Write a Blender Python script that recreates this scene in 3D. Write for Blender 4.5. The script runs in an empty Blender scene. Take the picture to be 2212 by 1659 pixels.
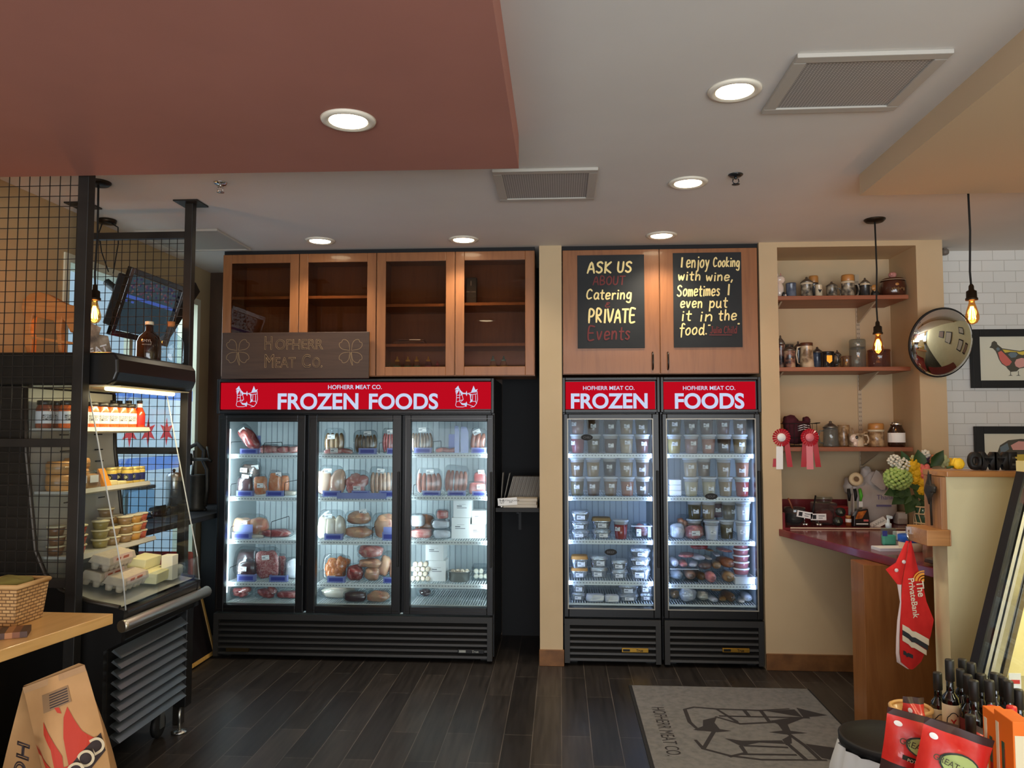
import bpy, bmesh, math, random
from mathutils import Vector, Matrix, Euler
PI = math.pi
SC = bpy.context.scene
COL = SC.collection
rnd = random.Random(7)

# ------------------------------------------------------------------ camera, world, exposure
F, W, H = 1661.0, 2212, 1659
YAW, PITCH, EYE = math.radians(3.6), math.radians(3.3), 1.615
cam_d = bpy.data.cameras.new('camera')
cam_d.sensor_fit = 'HORIZONTAL'; cam_d.sensor_width = 36.0; cam_d.lens = F / W * 36.0
cam_d.clip_start = 0.05; cam_d.clip_end = 100
cam = bpy.data.objects.new('camera', cam_d); COL.objects.link(cam)
cam.location = (0, 0, EYE); cam.rotation_euler = (PI / 2 + PITCH, 0, YAW)
SC.camera = cam
wd = bpy.data.worlds.new('world'); SC.world = wd; wd.use_nodes = True
bg = wd.node_tree.nodes['Background']
bg.inputs[0].default_value = (0.50, 0.66, 0.80, 1); bg.inputs[1].default_value = 0.95
SC.view_settings.view_transform = 'Standard'; SC.view_settings.look = 'None'
SC.view_settings.gamma = 1.0; SC.view_settings.exposure = 0.0
SC.view_settings.use_curve_mapping = False
cy = SC.cycles
cy.max_bounces = 7; cy.diffuse_bounces = 3; cy.glossy_bounces = 3; cy.transmission_bounces = 4
cy.transparent_max_bounces = 14; cy.sample_clamp_indirect = 4.0; cy.caustics_reflective = False; cy.caustics_refractive = False
cy.use_denoising = True

def area_light(name, loc, rot, sx, sy, power, col, spread=PI):
    l = bpy.data.lights.new(name, 'AREA'); l.shape = 'RECTANGLE'; l.size = sx; l.size_y = sy
    l.energy = power; l.color = col; l.spread = spread
    o = bpy.data.objects.new(name, l); COL.objects.link(o); o.location = loc; o.rotation_euler = rot
    return o
# daylight through the shop windows behind the camera and the side window on the left
area_light('shopfront_daylight', (0.6, -2.95, 1.5), (math.radians(132), 0, 0), 7.0, 2.6, 440, (0.90, 0.95, 1.0))
area_light('side_window_daylight', (-3.75, 5.1, 2.95), (0, math.radians(-52), 0), 2.0, 1.8, 90, (0.82, 0.92, 1.0))

# pixel of the photograph -> point of the room on a known plane
_fw = Vector((-math.sin(YAW) * math.cos(PITCH), math.cos(YAW) * math.cos(PITCH), math.sin(PITCH)))
_rt = Vector((math.cos(YAW), math.sin(YAW), 0)); _up = _rt.cross(_fw)
def at(x, y, Y=None, X=None, Z=None):
    r = _fw + _rt * ((x - W / 2) / F) - _up * ((y - H / 2) / F)
    t = Y / r.y if Y is not None else X / r.x if X is not None else (Z - EYE) / r.z
    return Vector((0, 0, EYE)) + r * t
def rect(x0, y0, x1, y1, Y):
    a, b = at(x0, y0, Y), at(x1, y1, Y)
    return a.x, b.x, b.z, a.z

# ------------------------------------------------------------------ mesh helpers
class MB:
    def __init__(s): s.v = []; s.f = []; s.m = []; s.s = []
    def add(s, vs, fs, mi=0, sm=False):
        o = len(s.v); s.v += [tuple(v) for v in vs]
        for f in fs: s.f.append(tuple(i + o for i in f)); s.m.append(mi); s.s.append(sm)
        return s
    def box(s, x0, x1, y0, y1, z0, z1, mi=0):
        v = [(x, y, z) for z in (z0, z1) for y in (y0, y1) for x in (x0, x1)]
        return s.add(v, [(0, 2, 3, 1), (4, 5, 7, 6), (0, 1, 5, 4), (2, 6, 7, 3), (0, 4, 6, 2), (1, 3, 7, 5)], mi)
    def tbox(s, mat, x0, x1, y0, y1, z0, z1, mi=0):
        n = len(s.v); s.box(x0, x1, y0, y1, z0, z1, mi)
        for i in range(n, len(s.v)): s.v[i] = tuple(mat @ Vector(s.v[i]))
        return s
    def frame(s, x0, x1, y0, y1, z0, z1, w, mi=0, wb=None):
        wb = w if wb is None else wb
        s.box(x0, x0 + w, y0, y1, z0, z1, mi); s.box(x1 - w, x1, y0, y1, z0, z1, mi)
        s.box(x0 + w, x1 - w, y0, y1, z1 - w, z1, mi); return s.box(x0 + w, x1 - w, y0, y1, z0, z0 + wb, mi)
    def prism(s, poly, axis, a, b, mi=0, sm=False):
        n = len(poly)
        def P(p, t):
            return (t, p[0], p[1]) if axis == 'x' else (p[0], t, p[1]) if axis == 'y' else (p[0], p[1], t)
        vs = [P(p, a) for p in poly] + [P(p, b) for p in poly]
        o = len(s.v); s.add(vs, [(i, (i + 1) % n, n + (i + 1) % n, n + i) for i in range(n)], mi, sm)
        s.f += [tuple(o + i for i in range(n)), tuple(o + n + i for i in range(n))]; s.m += [mi, mi]; s.s += [False, False]
        return s
    def lathe(s, prof, c=(0, 0, 0), n=20, mi=0, sm=True, mat=None, sx=1, sy=1):
        vs = []; M_ = mat or Matrix.Translation(c)
        for r, z in prof:
            for k in range(n):
                a = 2 * PI * k / n; vs.append(M_ @ Vector((r * math.cos(a) * sx, r * math.sin(a) * sy, z)))
        fs = [(j * n + k, j * n + (k + 1) % n, (j + 1) * n + (k + 1) % n, (j + 1) * n + k) for j in range(len(prof) - 1) for k in range(n)]
        o = len(s.v); s.add(vs, fs, mi, sm)
        if prof[0][0] > 1e-6: s.f.append(tuple(o + k for k in range(n))); s.m.append(mi); s.s.append(False)
        if prof[-1][0] > 1e-6:
            q = o + (len(prof) - 1) * n; s.f.append(tuple(q + k for k in range(n))); s.m.append(mi); s.s.append(False)
        return s
    def tube(s, pts, r, n=8, mi=0, close=False, rr=None):
        pts = [Vector(p) for p in pts]; m = len(pts); vs = []; ref = None
        for i, p in enumerate(pts):
            if close: d = pts[(i + 1) % m] - pts[i - 1]
            else: d = pts[min(i + 1, m - 1)] - pts[max(i - 1, 0)]
            d = d.normalized() if d.length > 1e-9 else Vector((0, 0, 1))
            if ref is None: ref = Vector((0, 0, 1)) if abs(d.z) < .9 else Vector((1, 0, 0))
            u = (ref - d * ref.dot(d))
            u = u.normalized() if u.length > 1e-6 else d.orthogonal().normalized()
            ref = u; w = d.cross(u); q = rr[i] if rr else r
            vs += [p + (u * math.cos(2 * PI * k / n) + w * math.sin(2 * PI * k / n)) * q for k in range(n)]
        e = m if close else m - 1
        fs = [(i * n + k, i * n + (k + 1) % n, ((i + 1) % m) * n + (k + 1) % n, ((i + 1) % m) * n + k) for i in range(e) for k in range(n)]
        o = len(s.v); s.add(vs, fs, mi, True)
        if not close:
            s.f += [tuple(o + k for k in range(n)), tuple(o + (m - 1) * n + k for k in range(n))]; s.m += [mi, mi]; s.s += [False, False]
        return s
    def blob(s, c, rx, ry, rz, e=1.0, amp=0.0, freq=6.0, seed=0, n=20, k=12, mi=0, mat=None):
        # a rounded lump; e<1 squarer, amp = bumps
        sg = lambda v, p: math.copysign(abs(v) ** p, v)
        g = random.Random(seed); ph = [g.uniform(0, 6.3) for _ in range(6)]
        vs = []
        for j in range(k + 1):
            t = -PI / 2 + PI * j / k
            for i in range(n):
                a = 2 * PI * i / n
                x, y, z = sg(math.cos(t), e) * sg(math.cos(a), e), sg(math.cos(t), e) * sg(math.sin(a), e), sg(math.sin(t), e)
                q = 1 + amp * (math.sin(freq * x + ph[0]) * math.sin(freq * y + ph[1]) + math.sin(freq * 1.7 * z + ph[2] + 2 * x) * .6 + math.sin(freq * 1.4 * y + ph[3] + z * 3) * .5)
                v = Vector((x * rx * q, y * ry * q, z * rz * q))
                vs.append((mat @ v if mat else v) + Vector(c))
        fs = [(j * n + i, j * n + (i + 1) % n, (j + 1) * n + (i + 1) % n, (j + 1) * n + i) for j in range(k) for i in range(n)]
        return s.add(vs, fs, mi, True)
    def mesh(s, name, mats, bevel=0, seg=2):
        me = bpy.data.meshes.new(name); me.from_pydata(s.v, [], s.f)
        for m in mats: me.materials.append(m)
        me.polygons.foreach_set('material_index', s.m); me.polygons.foreach_set('use_smooth', s.s)
        bm = bmesh.new(); bm.from_mesh(me)
        bmesh.ops.recalc_face_normals(bm, faces=bm.faces)
        if bevel:
            es = [e for e in bm.edges if len(e.link_faces) == 2 and e.calc_face_angle(0) > .6]
            bmesh.ops.bevel(bm, geom=es, offset=bevel, segments=seg, affect='EDGES', profile=.5, clamp_overlap=True)
        bm.to_mesh(me); bm.free(); me.update()
        return me
    def build(s, name, mats, parent=None, bevel=0, seg=2, loc=None, rot=None):
        if not isinstance(mats, (list, tuple)): mats = [mats]
        return link(name, s.mesh(name, mats, bevel, seg), parent, loc, rot)
def link(name, me, parent=None, loc=None, rot=None, mat=None, scale=None):
    o = bpy.data.objects.new(name, me); COL.objects.link(o)
    if parent: o.parent = parent
    if loc is not None: o.location = loc
    if rot is not None: o.rotation_euler = rot
    if scale is not None: o.scale = scale
    if mat is not None:
        if not me.materials: me.materials.append(mat)
        o.material_slots[0].link = 'OBJECT'; o.material_slots[0].material = mat
    return o
def tag(o, label, cat, group=None, kind=None):
    o['label'] = label; o['category'] = cat
    if group: o['group'] = group
    if kind: o['kind'] = kind
    return o
def thing(name, label, cat, loc=(0, 0, 0), rz=0, group=None, rot=None):
    o = bpy.data.objects.new(name, None); COL.objects.link(o); o.location = loc
    o.rotation_euler = rot or (0, 0, rz); o.empty_display_size = .05
    return tag(o, label, cat, group)
def part(name, mb, mats, parent, bevel=0, label=None, **k):
    o = mb.build(name, mats, parent, bevel, **k)
    if label: o['label'] = label
    return o
def struct(name, mb, mats, bevel=0, label=None):
    o = mb.build(name, mats, None, bevel); o['kind'] = 'structure'
    if label: o['label'] = label
    return o
def dup(root, loc=None, rz=None, label=None, group=None):
    r = root.copy(); COL.objects.link(r)
    if loc is not None: r.location = loc
    if rz is not None: r.rotation_euler = (0, 0, rz)
    if label: r['label'] = label
    if group: r['group'] = group
    for ch in list(root.children):
        c = ch.copy(); COL.objects.link(c); c.parent = r
        for g in list(ch.children):
            d = g.copy(); COL.objects.link(d); d.parent = c
    return r

# ------------------------------------------------------------------ lettering
_tc = {}
def text(body, w=None, h=None, bold=0.0, shear=0, ext=.0006, outline=None, wide=1, line=.75, mode='CENTER'):
    """flat letters in the x-z plane facing -y, centred, fitted to w or h"""
    key = (body, w, h, bold, shear, outline, wide)
    if key in _tc: return _tc[key]
    cu = bpy.data.curves.new('lettering', 'FONT'); cu.body = body; cu.size = 1; cu.align_x = mode; cu.align_y = 'CENTER'
    cu.shear = shear; cu.space_line = line; cu.resolution_u = 7; cu.space_character = wide
    if outline: cu.fill_mode = 'NONE'; cu.bevel_depth = outline; cu.bevel_resolution = 0
    else: cu.offset = bold; cu.extrude = 0
    ob = bpy.data.objects.new('t', cu); COL.objects.link(ob)
    bpy.context.view_layer.update(); dg = bpy.context.evaluated_depsgraph_get()
    me = bpy.data.meshes.new_from_object(ob.evaluated_get(dg))
    bpy.data.objects.remove(ob); bpy.data.curves.remove(cu)
    xs = [v.co.x for v in me.vertices]; ys = [v.co.y for v in me.vertices]
    cx, cyy = (min(xs) + max(xs)) / 2, (min(ys) + max(ys)) / 2; tw, th = max(xs) - min(xs), max(ys) - min(ys)
    sx = w / tw if w else h / th; sy = h / th if h else sx
    for v in me.vertices: v.co = ((v.co.x - cx) * sx, -v.co.z * sy - ext, (v.co.y - cyy) * sy)
    me.materials.clear(); me.name = 'lettering'
    _tc[key] = me
    return me
def letters(body, mat, parent, loc, w=None, h=None, rot=None, name='lettering', **k):
    me = text(body, w, h, **k)
    if not me.materials: me.materials.append(mat)
    return link(name, me, parent, loc, rot, mat)
# brush-pen letters: strokes on a 4 x 6 grid (y up, descenders below 0)
G = {'A': ['0,0 2,6 4,0', '.8,2.2 3.2,2.2'], 'S': ['3.6,5.2 2.4,6 .8,5.3 .9,4 3,2.6 3.3,1 1.8,0 .2,.8'], 'K': ['.4,6 .4,0', '3.6,6 .5,2.8 3.8,0'],
     'U': ['.4,6 .4,1.4 1.8,0 3.4,1.2 3.6,6'], 'B': ['.4,0 .4,6 2.8,5.6 2.8,3.6 .5,3.2 3.4,2.4 3.2,.5 .4,0'], 'O': ['2,6 .3,4.4 .4,1.4 2,0 3.6,1.4 3.6,4.6 2,6'],
     'T': ['0,6 4,6', '2,6 2,0'], 'C': ['3.6,5 2.4,6 .8,4.8 .4,2 1.5,.2 3.6,.9'], 'P': ['.4,0 .4,6 2.8,5.8 3.4,4.4 2.4,3 .5,2.8'], 'R': ['.4,0 .4,6 2.8,5.8 3.2,4.4 2.2,3.2 .5,3 3.6,0'],
     'I': ['1,6 1,0'], 'V': ['0,6 1.8,0 3.8,6'], 'E': ['3.6,6 .5,6 .5,0 3.6,0', '.5,3.1 3,3.1'], 'J': ['1.6,6 3.4,6', '2.8,6 2.8,1 1.4,0 .2,1'],
     'a': ['3,3.4 1.4,3.8 .3,2 .8,.2 2,.3 3,2 3,3.6 3,.8 3.6,0'], 'b': ['.5,6 .5,.2', '.5,2.6 2,3.8 3.2,2.4 2.6,.4 .5,.4'], 'c': ['3,3.2 1.6,3.8 .4,2.2 .8,.3 3,.6'],
     'd': ['3,3 1.4,3.8 .3,2 .9,.1 2.2,.4 3,2', '3.1,6 3.1,.6 3.6,0'], 'e': ['.5,1.9 3,2.3 2.5,3.7 1,3.6 .3,1.8 1,.1 3,.7'], 'f': ['3.2,5.4 2.3,6 1.5,5 1.4,-1.6', '.3,3.4 2.9,3.4'],
     'g': ['3,3.2 1.4,3.8 .3,2 1,.3 2.4,.8 3,3.4', '3,3.6 2.9,-1.4 1.6,-2.2 .3,-1.6'], 'h': ['.5,6 .5,0', '.5,2.2 1.8,3.7 2.8,2.8 2.9,0'], 'i': ['.7,3.6 .7,0', '.7,5 .8,5.3'],
     'j': ['1.4,3.6 1.3,-1.4 .2,-2', '1.4,5 1.5,5.3'], 'k': ['.5,6 .5,0', '2.8,3.6 .6,1.8 3,0'], 'l': ['.7,6 .7,.4 1.2,0'], 'm': ['.3,3.7 .3,0', '.3,2.4 1.2,3.7 1.9,2.8 1.9,0', '1.9,2.4 2.9,3.7 3.5,2.8 3.6,0'],
     'n': ['.4,3.7 .4,0', '.4,2.2 1.7,3.7 2.7,2.8 2.8,0'], 'o': ['1.7,3.8 .3,2.4 .6,.4 1.8,0 3,1.4 2.7,3.4 1.7,3.8'], 'p': ['.5,3.8 .5,-2', '.5,2.6 2,3.8 3.1,2.4 2.4,.3 .5,.5'],
     'r': ['.5,3.7 .5,0', '.5,2.2 1.5,3.6 2.6,3.4'], 's': ['2.5,3.3 1.3,3.8 .5,2.9 2.3,1.3 1.6,.1 .3,.5'], 't': ['1.3,5.6 1.3,.6 2.4,.1', '.2,3.8 2.6,3.8'], 'u': ['.4,3.7 .4,.8 1.4,0 2.6,1', '2.7,3.7 2.8,.6 3.3,0'],
     'v': ['.2,3.7 1.4,0 2.8,3.8'], 'w': ['.2,3.7 1,0 1.9,3 2.9,0 3.7,3.8'], 'y': ['.3,3.7 1.5,.6', '3,3.7 1.2,-1.4 .2,-2'], 'x': ['.2,3.7 2.8,0', '2.8,3.7 .2,0'], 'z': ['.2,3.7 2.8,3.7 .2,0 2.9,0'],
     ',': ['.8,.4 .3,-1.2'], '.': ['.5,.1 .7,.3'], '"': ['.4,6 .3,4.8', '1.4,6 1.3,4.8'], '&': ['3,5.4 1.6,6 .8,5 2.2,3.8 .6,3 .5,.9 2,0 3.4,1'], '_': ['0,-.8 3.6,-1']}
GW = {'I': 2, 'i': 1.5, 'l': 1.7, '.': 1.3, ',': 1.4, '"': 2.2, 't': 2.9, 'r': 2.8, 'j': 2.2, 'f': 3.2, 'm': 4.2, 'w': 4.2, ' ': 2.4}
def smooth(pts, k=4):
    if len(pts) < 3: return pts
    out = []
    for i in range(len(pts) - 1):
        p0, p1, p2, p3 = pts[max(i - 1, 0)], pts[i], pts[i + 1], pts[min(i + 2, len(pts) - 1)]
        for j in range(k):
            t = j / k
            out.append(tuple(.5 * (2 * b + (c - a) * t + (2 * a - 5 * b + 4 * c - d) * t * t + (3 * b - a - 3 * c + d) * t ** 3) for a, b, c, d in zip(p0, p1, p2, p3)))
    return out + [pts[-1]]
_yo = [0]
def ribbon(mb, pts, w, y=0, mi=0):
    """flat stroke in the x-z plane"""
    pts = [Vector(p) for p in pts]; n = len(pts); vs = []
    for i, p in enumerate(pts):
        d = pts[min(i + 1, n - 1)] - pts[max(i - 1, 0)]; d = d.normalized() if d.length else Vector((1, 0))
        ww = w * (.5 if n < 4 or 0 < i < n - 1 else .36); q = Vector((-d.y, d.x)) * ww; e = d * (w * .3 if i == n - 1 else -w * .3 if i == 0 else 0)
        yy = y - i * 2e-5; vs += [(p.x + q.x + e.x, yy, p.y + q.y + e.y), (p.x - q.x + e.x, yy, p.y - q.y + e.y)]
    mb.add(vs, [(2 * i, 2 * i + 1, 2 * i + 3, 2 * i + 2) for i in range(n - 1)], mi)
def brush(mb, s, x0, x1, zb, zh, w, y=0, seed=1, slant=.1):
    """write s between x0 and x1, baseline zb, capital height zh"""
    g = random.Random(seed); tot = sum(GW.get(c, 3.6 if c.islower() else 4.4) + .7 for c in s) - .7
    k = (x1 - x0) / tot; kz = zh / 6; x = x0
    for c in s:
        j = g.uniform(-.15, .15)
        for st in G.get(c, []):
            pts = [tuple(float(t) for t in q.split(',')) for q in st.split()]
            pts = [(x + (px + slant * pz) * k, zb + (pz + j) * kz) for px, pz in pts]
            _yo[0] = (_yo[0] + 1) % 4; ribbon(mb, smooth(pts), w, y - .00045 * _yo[0])
        x += (GW.get(c, 3.6 if c.islower() else 4.4) + .7) * k
# the shop's mark: a butcher's map of two facing animals, unit square, y up
def shop_mark(mb, ox, oz, s, y, wl):
    T = lambda l: [(ox + (px - 460) / 420 * s, oz + (340 - pz) / 420 * s) for px, pz in l]
    for l in ([(265, 240), (285, 320), (280, 440), (268, 500), (290, 528), (400, 530), (462, 516)], [(340, 205), (342, 440)], [(282, 320), (385, 318)], [(282, 365), (342, 362)],
              [(280, 440), (385, 405), (405, 398), (350, 452)], [(385, 310), (405, 400)], [(655, 250), (663, 400), (642, 470), (600, 525), (540, 535)], [(575, 320), (570, 420)],
              [(625, 312), (630, 440)], [(545, 312), (655, 295)], [(575, 430), (620, 428), (648, 470)], [(480, 290), (560, 272), (655, 262)], [(475, 480), (530, 500), (600, 525)]):
        ribbon(mb, T(l), wl, y)
    def poly(l):
        q = T(l); o = len(mb.v); mb.v += [(a, y, b) for a, b in q]; mb.f.append(tuple(range(o, o + len(q)))); mb.m.append(0); mb.s.append(False)
    for l in ([(315, 148), (252, 215), (338, 218)], [(268, 224), (336, 220), (288, 305)], [(340, 215), (400, 275), (450, 280), (465, 240), (475, 282), (480, 298), (465, 338), (450, 300), (400, 300), (372, 315), (345, 255)],
              [(480, 286), (545, 300), (560, 318), (520, 318)], [(590, 150), (545, 268), (642, 255), (665, 210), (622, 225)], [(525, 320), (550, 318), (545, 380), (575, 430), (520, 460), (535, 420)],
              [(350, 450), (400, 465), (450, 460), (463, 432), (475, 470), (462, 530), (430, 500), (380, 492)]):
        poly(l)

# ------------------------------------------------------------------ materials
def lin(c): return tuple(((v / 255) / 12.92 if v / 255 <= .04045 else ((v / 255 + .055) / 1.055) ** 2.4) for v in c) + (1,)
_mc = {}
def M(name, col, rough=.5, metal=0, coat=0, spec=.5, emit=None, es=0, alpha=1, trans=0, ior=1.45):
    if name in _mc: return _mc[name]
    m = bpy.data.materials.new(name); m.use_nodes = True; b = m.node_tree.nodes['Principled BSDF']
    b.inputs['Base Color'].default_value = lin(col); b.inputs['Roughness'].default_value = rough; b.inputs['Metallic'].default_value = metal
    b.inputs['Coat Weight'].default_value = coat; b.inputs['Coat Roughness'].default_value = .08; b.inputs['Specular IOR Level'].default_value = spec
    b.inputs['Alpha'].default_value = alpha; b.inputs['Transmission Weight'].default_value = trans; b.inputs['IOR'].default_value = ior
    if emit: b.inputs['Emission Color'].default_value = lin(emit); b.inputs['Emission Strength'].default_value = es
    _mc[name] = m; return m
def nodes(m): return m.node_tree.nodes, m.node_tree.links, m.node_tree.nodes['Principled BSDF']
def coords(n, l, scale=(1, 1, 1), rot=(0, 0, 0), kind='Object'):
    t = n.new('ShaderNodeTexCoord'); p = n.new('ShaderNodeMapping'); p.inputs['Scale'].default_value = scale; p.inputs['Rotation'].default_value = rot
    l.new(t.outputs[kind], p.inputs['Vector']); return p.outputs['Vector']
def ramp(n, l, fac, stops):
    r = n.new('ShaderNodeValToRGB'); e = r.color_ramp.elements
    while len(e) < len(stops): e.new(.5)
    for x, (p, c) in zip(e, stops): x.position = p; x.color = lin(c)
    l.new(fac, r.inputs['Fac']); return r.outputs['Color']
def bump(n, l, b, h, strength=.2, dist=.01):
    u = n.new('ShaderNodeBump'); u.inputs['Strength'].default_value = strength; u.inputs['Distance'].default_value = dist
    l.new(h, u.inputs['Height']); l.new(u.outputs['Normal'], b.inputs['Normal'])
def noisy(name, stops, scale=(1, 1, 1), ns=8, detail=4, rough=.5, bmp=0, coat=0, metal=0, dist=.01, kind='Object', distort=0, spec=.5):
    if name in _mc: return _mc[name]
    m = M(name, (128, 128, 128), rough, metal, coat, spec); n, l, b = nodes(m)
    t = n.new('ShaderNodeTexNoise'); t.inputs['Scale'].default_value = ns; t.inputs['Detail'].default_value = detail; t.inputs['Distortion'].default_value = distort
    l.new(coords(n, l, scale, kind=kind), t.inputs['Vector'])
    l.new(ramp(n, l, t.outputs['Fac'], stops), b.inputs['Base Color'])
    if bmp: bump(n, l, b, t.outputs['Fac'], bmp, dist)
    return m
def thin(name, tint=(255, 255, 255), refl=.9, rough=.0, base=.04, milk=0):
    """thin clear sheet: lets light straight through, mirrors a little at grazing angles"""
    if name in _mc: return _mc[name]
    m = bpy.data.materials.new(name); m.use_nodes = True; n, l = m.node_tree.nodes, m.node_tree.links; n.clear()
    o = n.new('ShaderNodeOutputMaterial'); t = n.new('ShaderNodeBsdfTransparent'); g = n.new('ShaderNodeBsdfGlossy'); x = n.new('ShaderNodeMixShader')
    t.inputs['Color'].default_value = lin(tint); g.inputs['Roughness'].default_value = rough; g.inputs['Color'].default_value = (1, 1, 1, 1)
    f = n.new('ShaderNodeLayerWeight'); f.inputs['Blend'].default_value = .5
    p = n.new('ShaderNodeMath'); p.operation = 'POWER'; p.inputs[1].default_value = 5; l.new(f.outputs['Facing'], p.inputs[0])
    a = n.new('ShaderNodeMath'); a.operation = 'MULTIPLY_ADD'; a.inputs[1].default_value = refl * (1 - base); a.inputs[2].default_value = refl * base; l.new(p.outputs[0], a.inputs[0])
    l.new(a.outputs[0], x.inputs['Fac']); l.new(t.outputs[0], x.inputs[1]); l.new(g.outputs[0], x.inputs[2]); last = x
    if milk:
        d = n.new('ShaderNodeBsdfDiffuse'); d.inputs['Color'].default_value = (.9, .93, .95, 1); y = n.new('ShaderNodeMixShader'); y.inputs['Fac'].default_value = milk
        l.new(x.outputs[0], y.inputs[1]); l.new(d.outputs[0], y.inputs[2]); last = y
    l.new(last.outputs[0], o.inputs['Surface']); _mc[name] = m; return m
def glow(name, col, s):
    if name in _mc: return _mc[name]
    m = bpy.data.materials.new(name); m.use_nodes = True; n, l = m.node_tree.nodes, m.node_tree.links; n.clear()
    o = n.new('ShaderNodeOutputMaterial'); e = n.new('ShaderNodeEmission'); e.inputs['Color'].default_value = lin(col); e.inputs['Strength'].default_value = s
    l.new(e.outputs[0], o.inputs['Surface']); _mc[name] = m; return m
def wood(name, a, b, c=None, axis='z', s=1, rough=.45, coat=0):
    sc = {'x': (.8, 9, 9), 'y': (9, .8, 9), 'z': (9, 9, .8)}[axis]
    return noisy(name, [(.3, a), (.55, b), (.75, c or a)], tuple(q * s for q in sc), 3.2, 6, rough, .05, coat, distort=.6)
def brick(name, c1, c2, mortar, bw, bh, gap, rot=(0, 0, 0), off=.5, rough=.3, bmp=.3, spec=.5, grain=None, coat=0):
    m = M(name, c1, rough, 0, coat, spec); n, l, b = nodes(m); t = n.new('ShaderNodeTexBrick')
    t.offset = off; t.inputs['Scale'].default_value = 1; t.inputs['Brick Width'].default_value = bw; t.inputs['Row Height'].default_value = bh
    t.inputs['Mortar Size'].default_value = gap; t.inputs['Mortar Smooth'].default_value = .1; t.inputs['Bias'].default_value = 0
    t.inputs['Color1'].default_value = lin(c1); t.inputs['Color2'].default_value = lin(c2); t.inputs['Mortar'].default_value = lin(mortar)
    v = coords(n, l, rot=rot); l.new(v, t.inputs['Vector']); out = t.outputs['Color']
    if grain:
        q = n.new('ShaderNodeTexNoise'); q.inputs['Scale'].default_value = 3; q.inputs['Detail'].default_value = 6
        l.new(coords(n, l, grain), q.inputs['Vector']); x = n.new('ShaderNodeMix'); x.data_type = 'RGBA'; x.blend_type = 'MULTIPLY'; x.inputs['Factor'].default_value = .75
        l.new(out, x.inputs['A']); l.new(ramp(n, l, q.outputs['Fac'], [(.3, (120, 120, 120)), (.7, (255, 255, 255))]), x.inputs['B']); out = x.outputs['Result']
    l.new(out, b.inputs['Base Color'])
    iv = n.new('ShaderNodeMath'); iv.operation = 'SUBTRACT'; iv.inputs[0].default_value = 1; l.new(t.outputs['Fac'], iv.inputs[1])
    bump(n, l, b, iv.outputs[0], bmp, .003); return m

m_ceil = noisy('ceiling_paint', [(.3, (224, 219, 212)), (.7, (228, 223, 216))], ns=3, rough=.9)
m_red = noisy('red_soffit_paint', [(.3, (172, 116, 102)), (.7, (180, 122, 108))], ns=2, rough=.8)
m_soff = M('cream_soffit_paint', (208, 184, 152), .85)
m_beige = noisy('beige_wall_paint', [(.3, (198, 174, 138)), (.7, (204, 180, 144))], ns=3, rough=.85)
m_dark = M('black_paint_and_gap_shade', (20, 20, 22), .7)  # alcove paint, also the painted shade strip above the cupboards
m_brownwall = noisy('stained_brown_panel', [(.3, (58, 42, 32)), (.55, (84, 62, 46)), (.75, (100, 76, 58))], (1, 1, .6), 4, 6, .55)
m_cream = M('cream_trim_paint', (222, 222, 196), .6)
m_floor = brick('wood_look_floor_tile', (44, 40, 38), (66, 60, 55), (104, 96, 87), .95, .152, .0022, (0, 0, PI / 2), .37, .36, .25, .5, (14, 1, 1))
m_tile = brick('white_subway_tile', (226, 224, 218), (232, 230, 224), (196, 192, 184), .156, .0785, .0022, (PI / 2, 0, 0), .5, .12, .5)
m_base = noisy('brown_baseboard_tile', [(.3, (96, 62, 34)), (.7, (136, 92, 52))], ns=9, rough=.5)
m_cab = wood('maple_cabinet_veneer', (134, 84, 48), (150, 96, 56), (142, 90, 52), 'z', 1, .38, .25)
m_black = M('black_enamel', (16, 16, 18), .35)
m_blackm = M('black_matte', (20, 20, 21), .6)
m_iron = noisy('black_steel', [(.3, (34, 32, 30)), (.7, (50, 46, 42))], ns=5, rough=.45, metal=.3)
m_steel = M('stainless_steel', (190, 190, 186), .28, 1)
m_brushed = M('brushed_aluminium', (200, 196, 184), .35, 1)
m_white = M('white_plastic', (236, 238, 238), .4)
m_liner = M('white_freezer_liner', (186, 196, 200), .45)
m_shelfw = M('white_shelf_wire', (232, 240, 242), .4)
m_glass = thin('clear_door_glass', (238, 243, 244), .15)
m_clear = thin('clear_plastic', (238, 242, 244), .9)
m_film = thin('shrink_film', (236, 240, 242), 1.0, .12, milk=.02)
m_label = M('white_paper', (240, 240, 238), .6)
m_ink = M('black_ink', (30, 30, 34), .6)
m_print = M('grey_print', (120, 122, 128), .6)
m_redink = M('red_ink', (190, 30, 34), .5)
m_blueh = M('blue_tag_holder', (146, 158, 218), .3, alpha=.8)
m_gold = M('brass_gold', (206, 160, 70), .3, 1)
m_chrome = M('chrome', (220, 220, 220), .1, 1)
m_mirror = M('mirror', (240, 240, 238), .01, 1)
m_letter = glow('lit_white_lettering', (214, 226, 255), .86)
m_signred = glow('lit_red_sign_panel', (206, 14, 34), .8)

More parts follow.
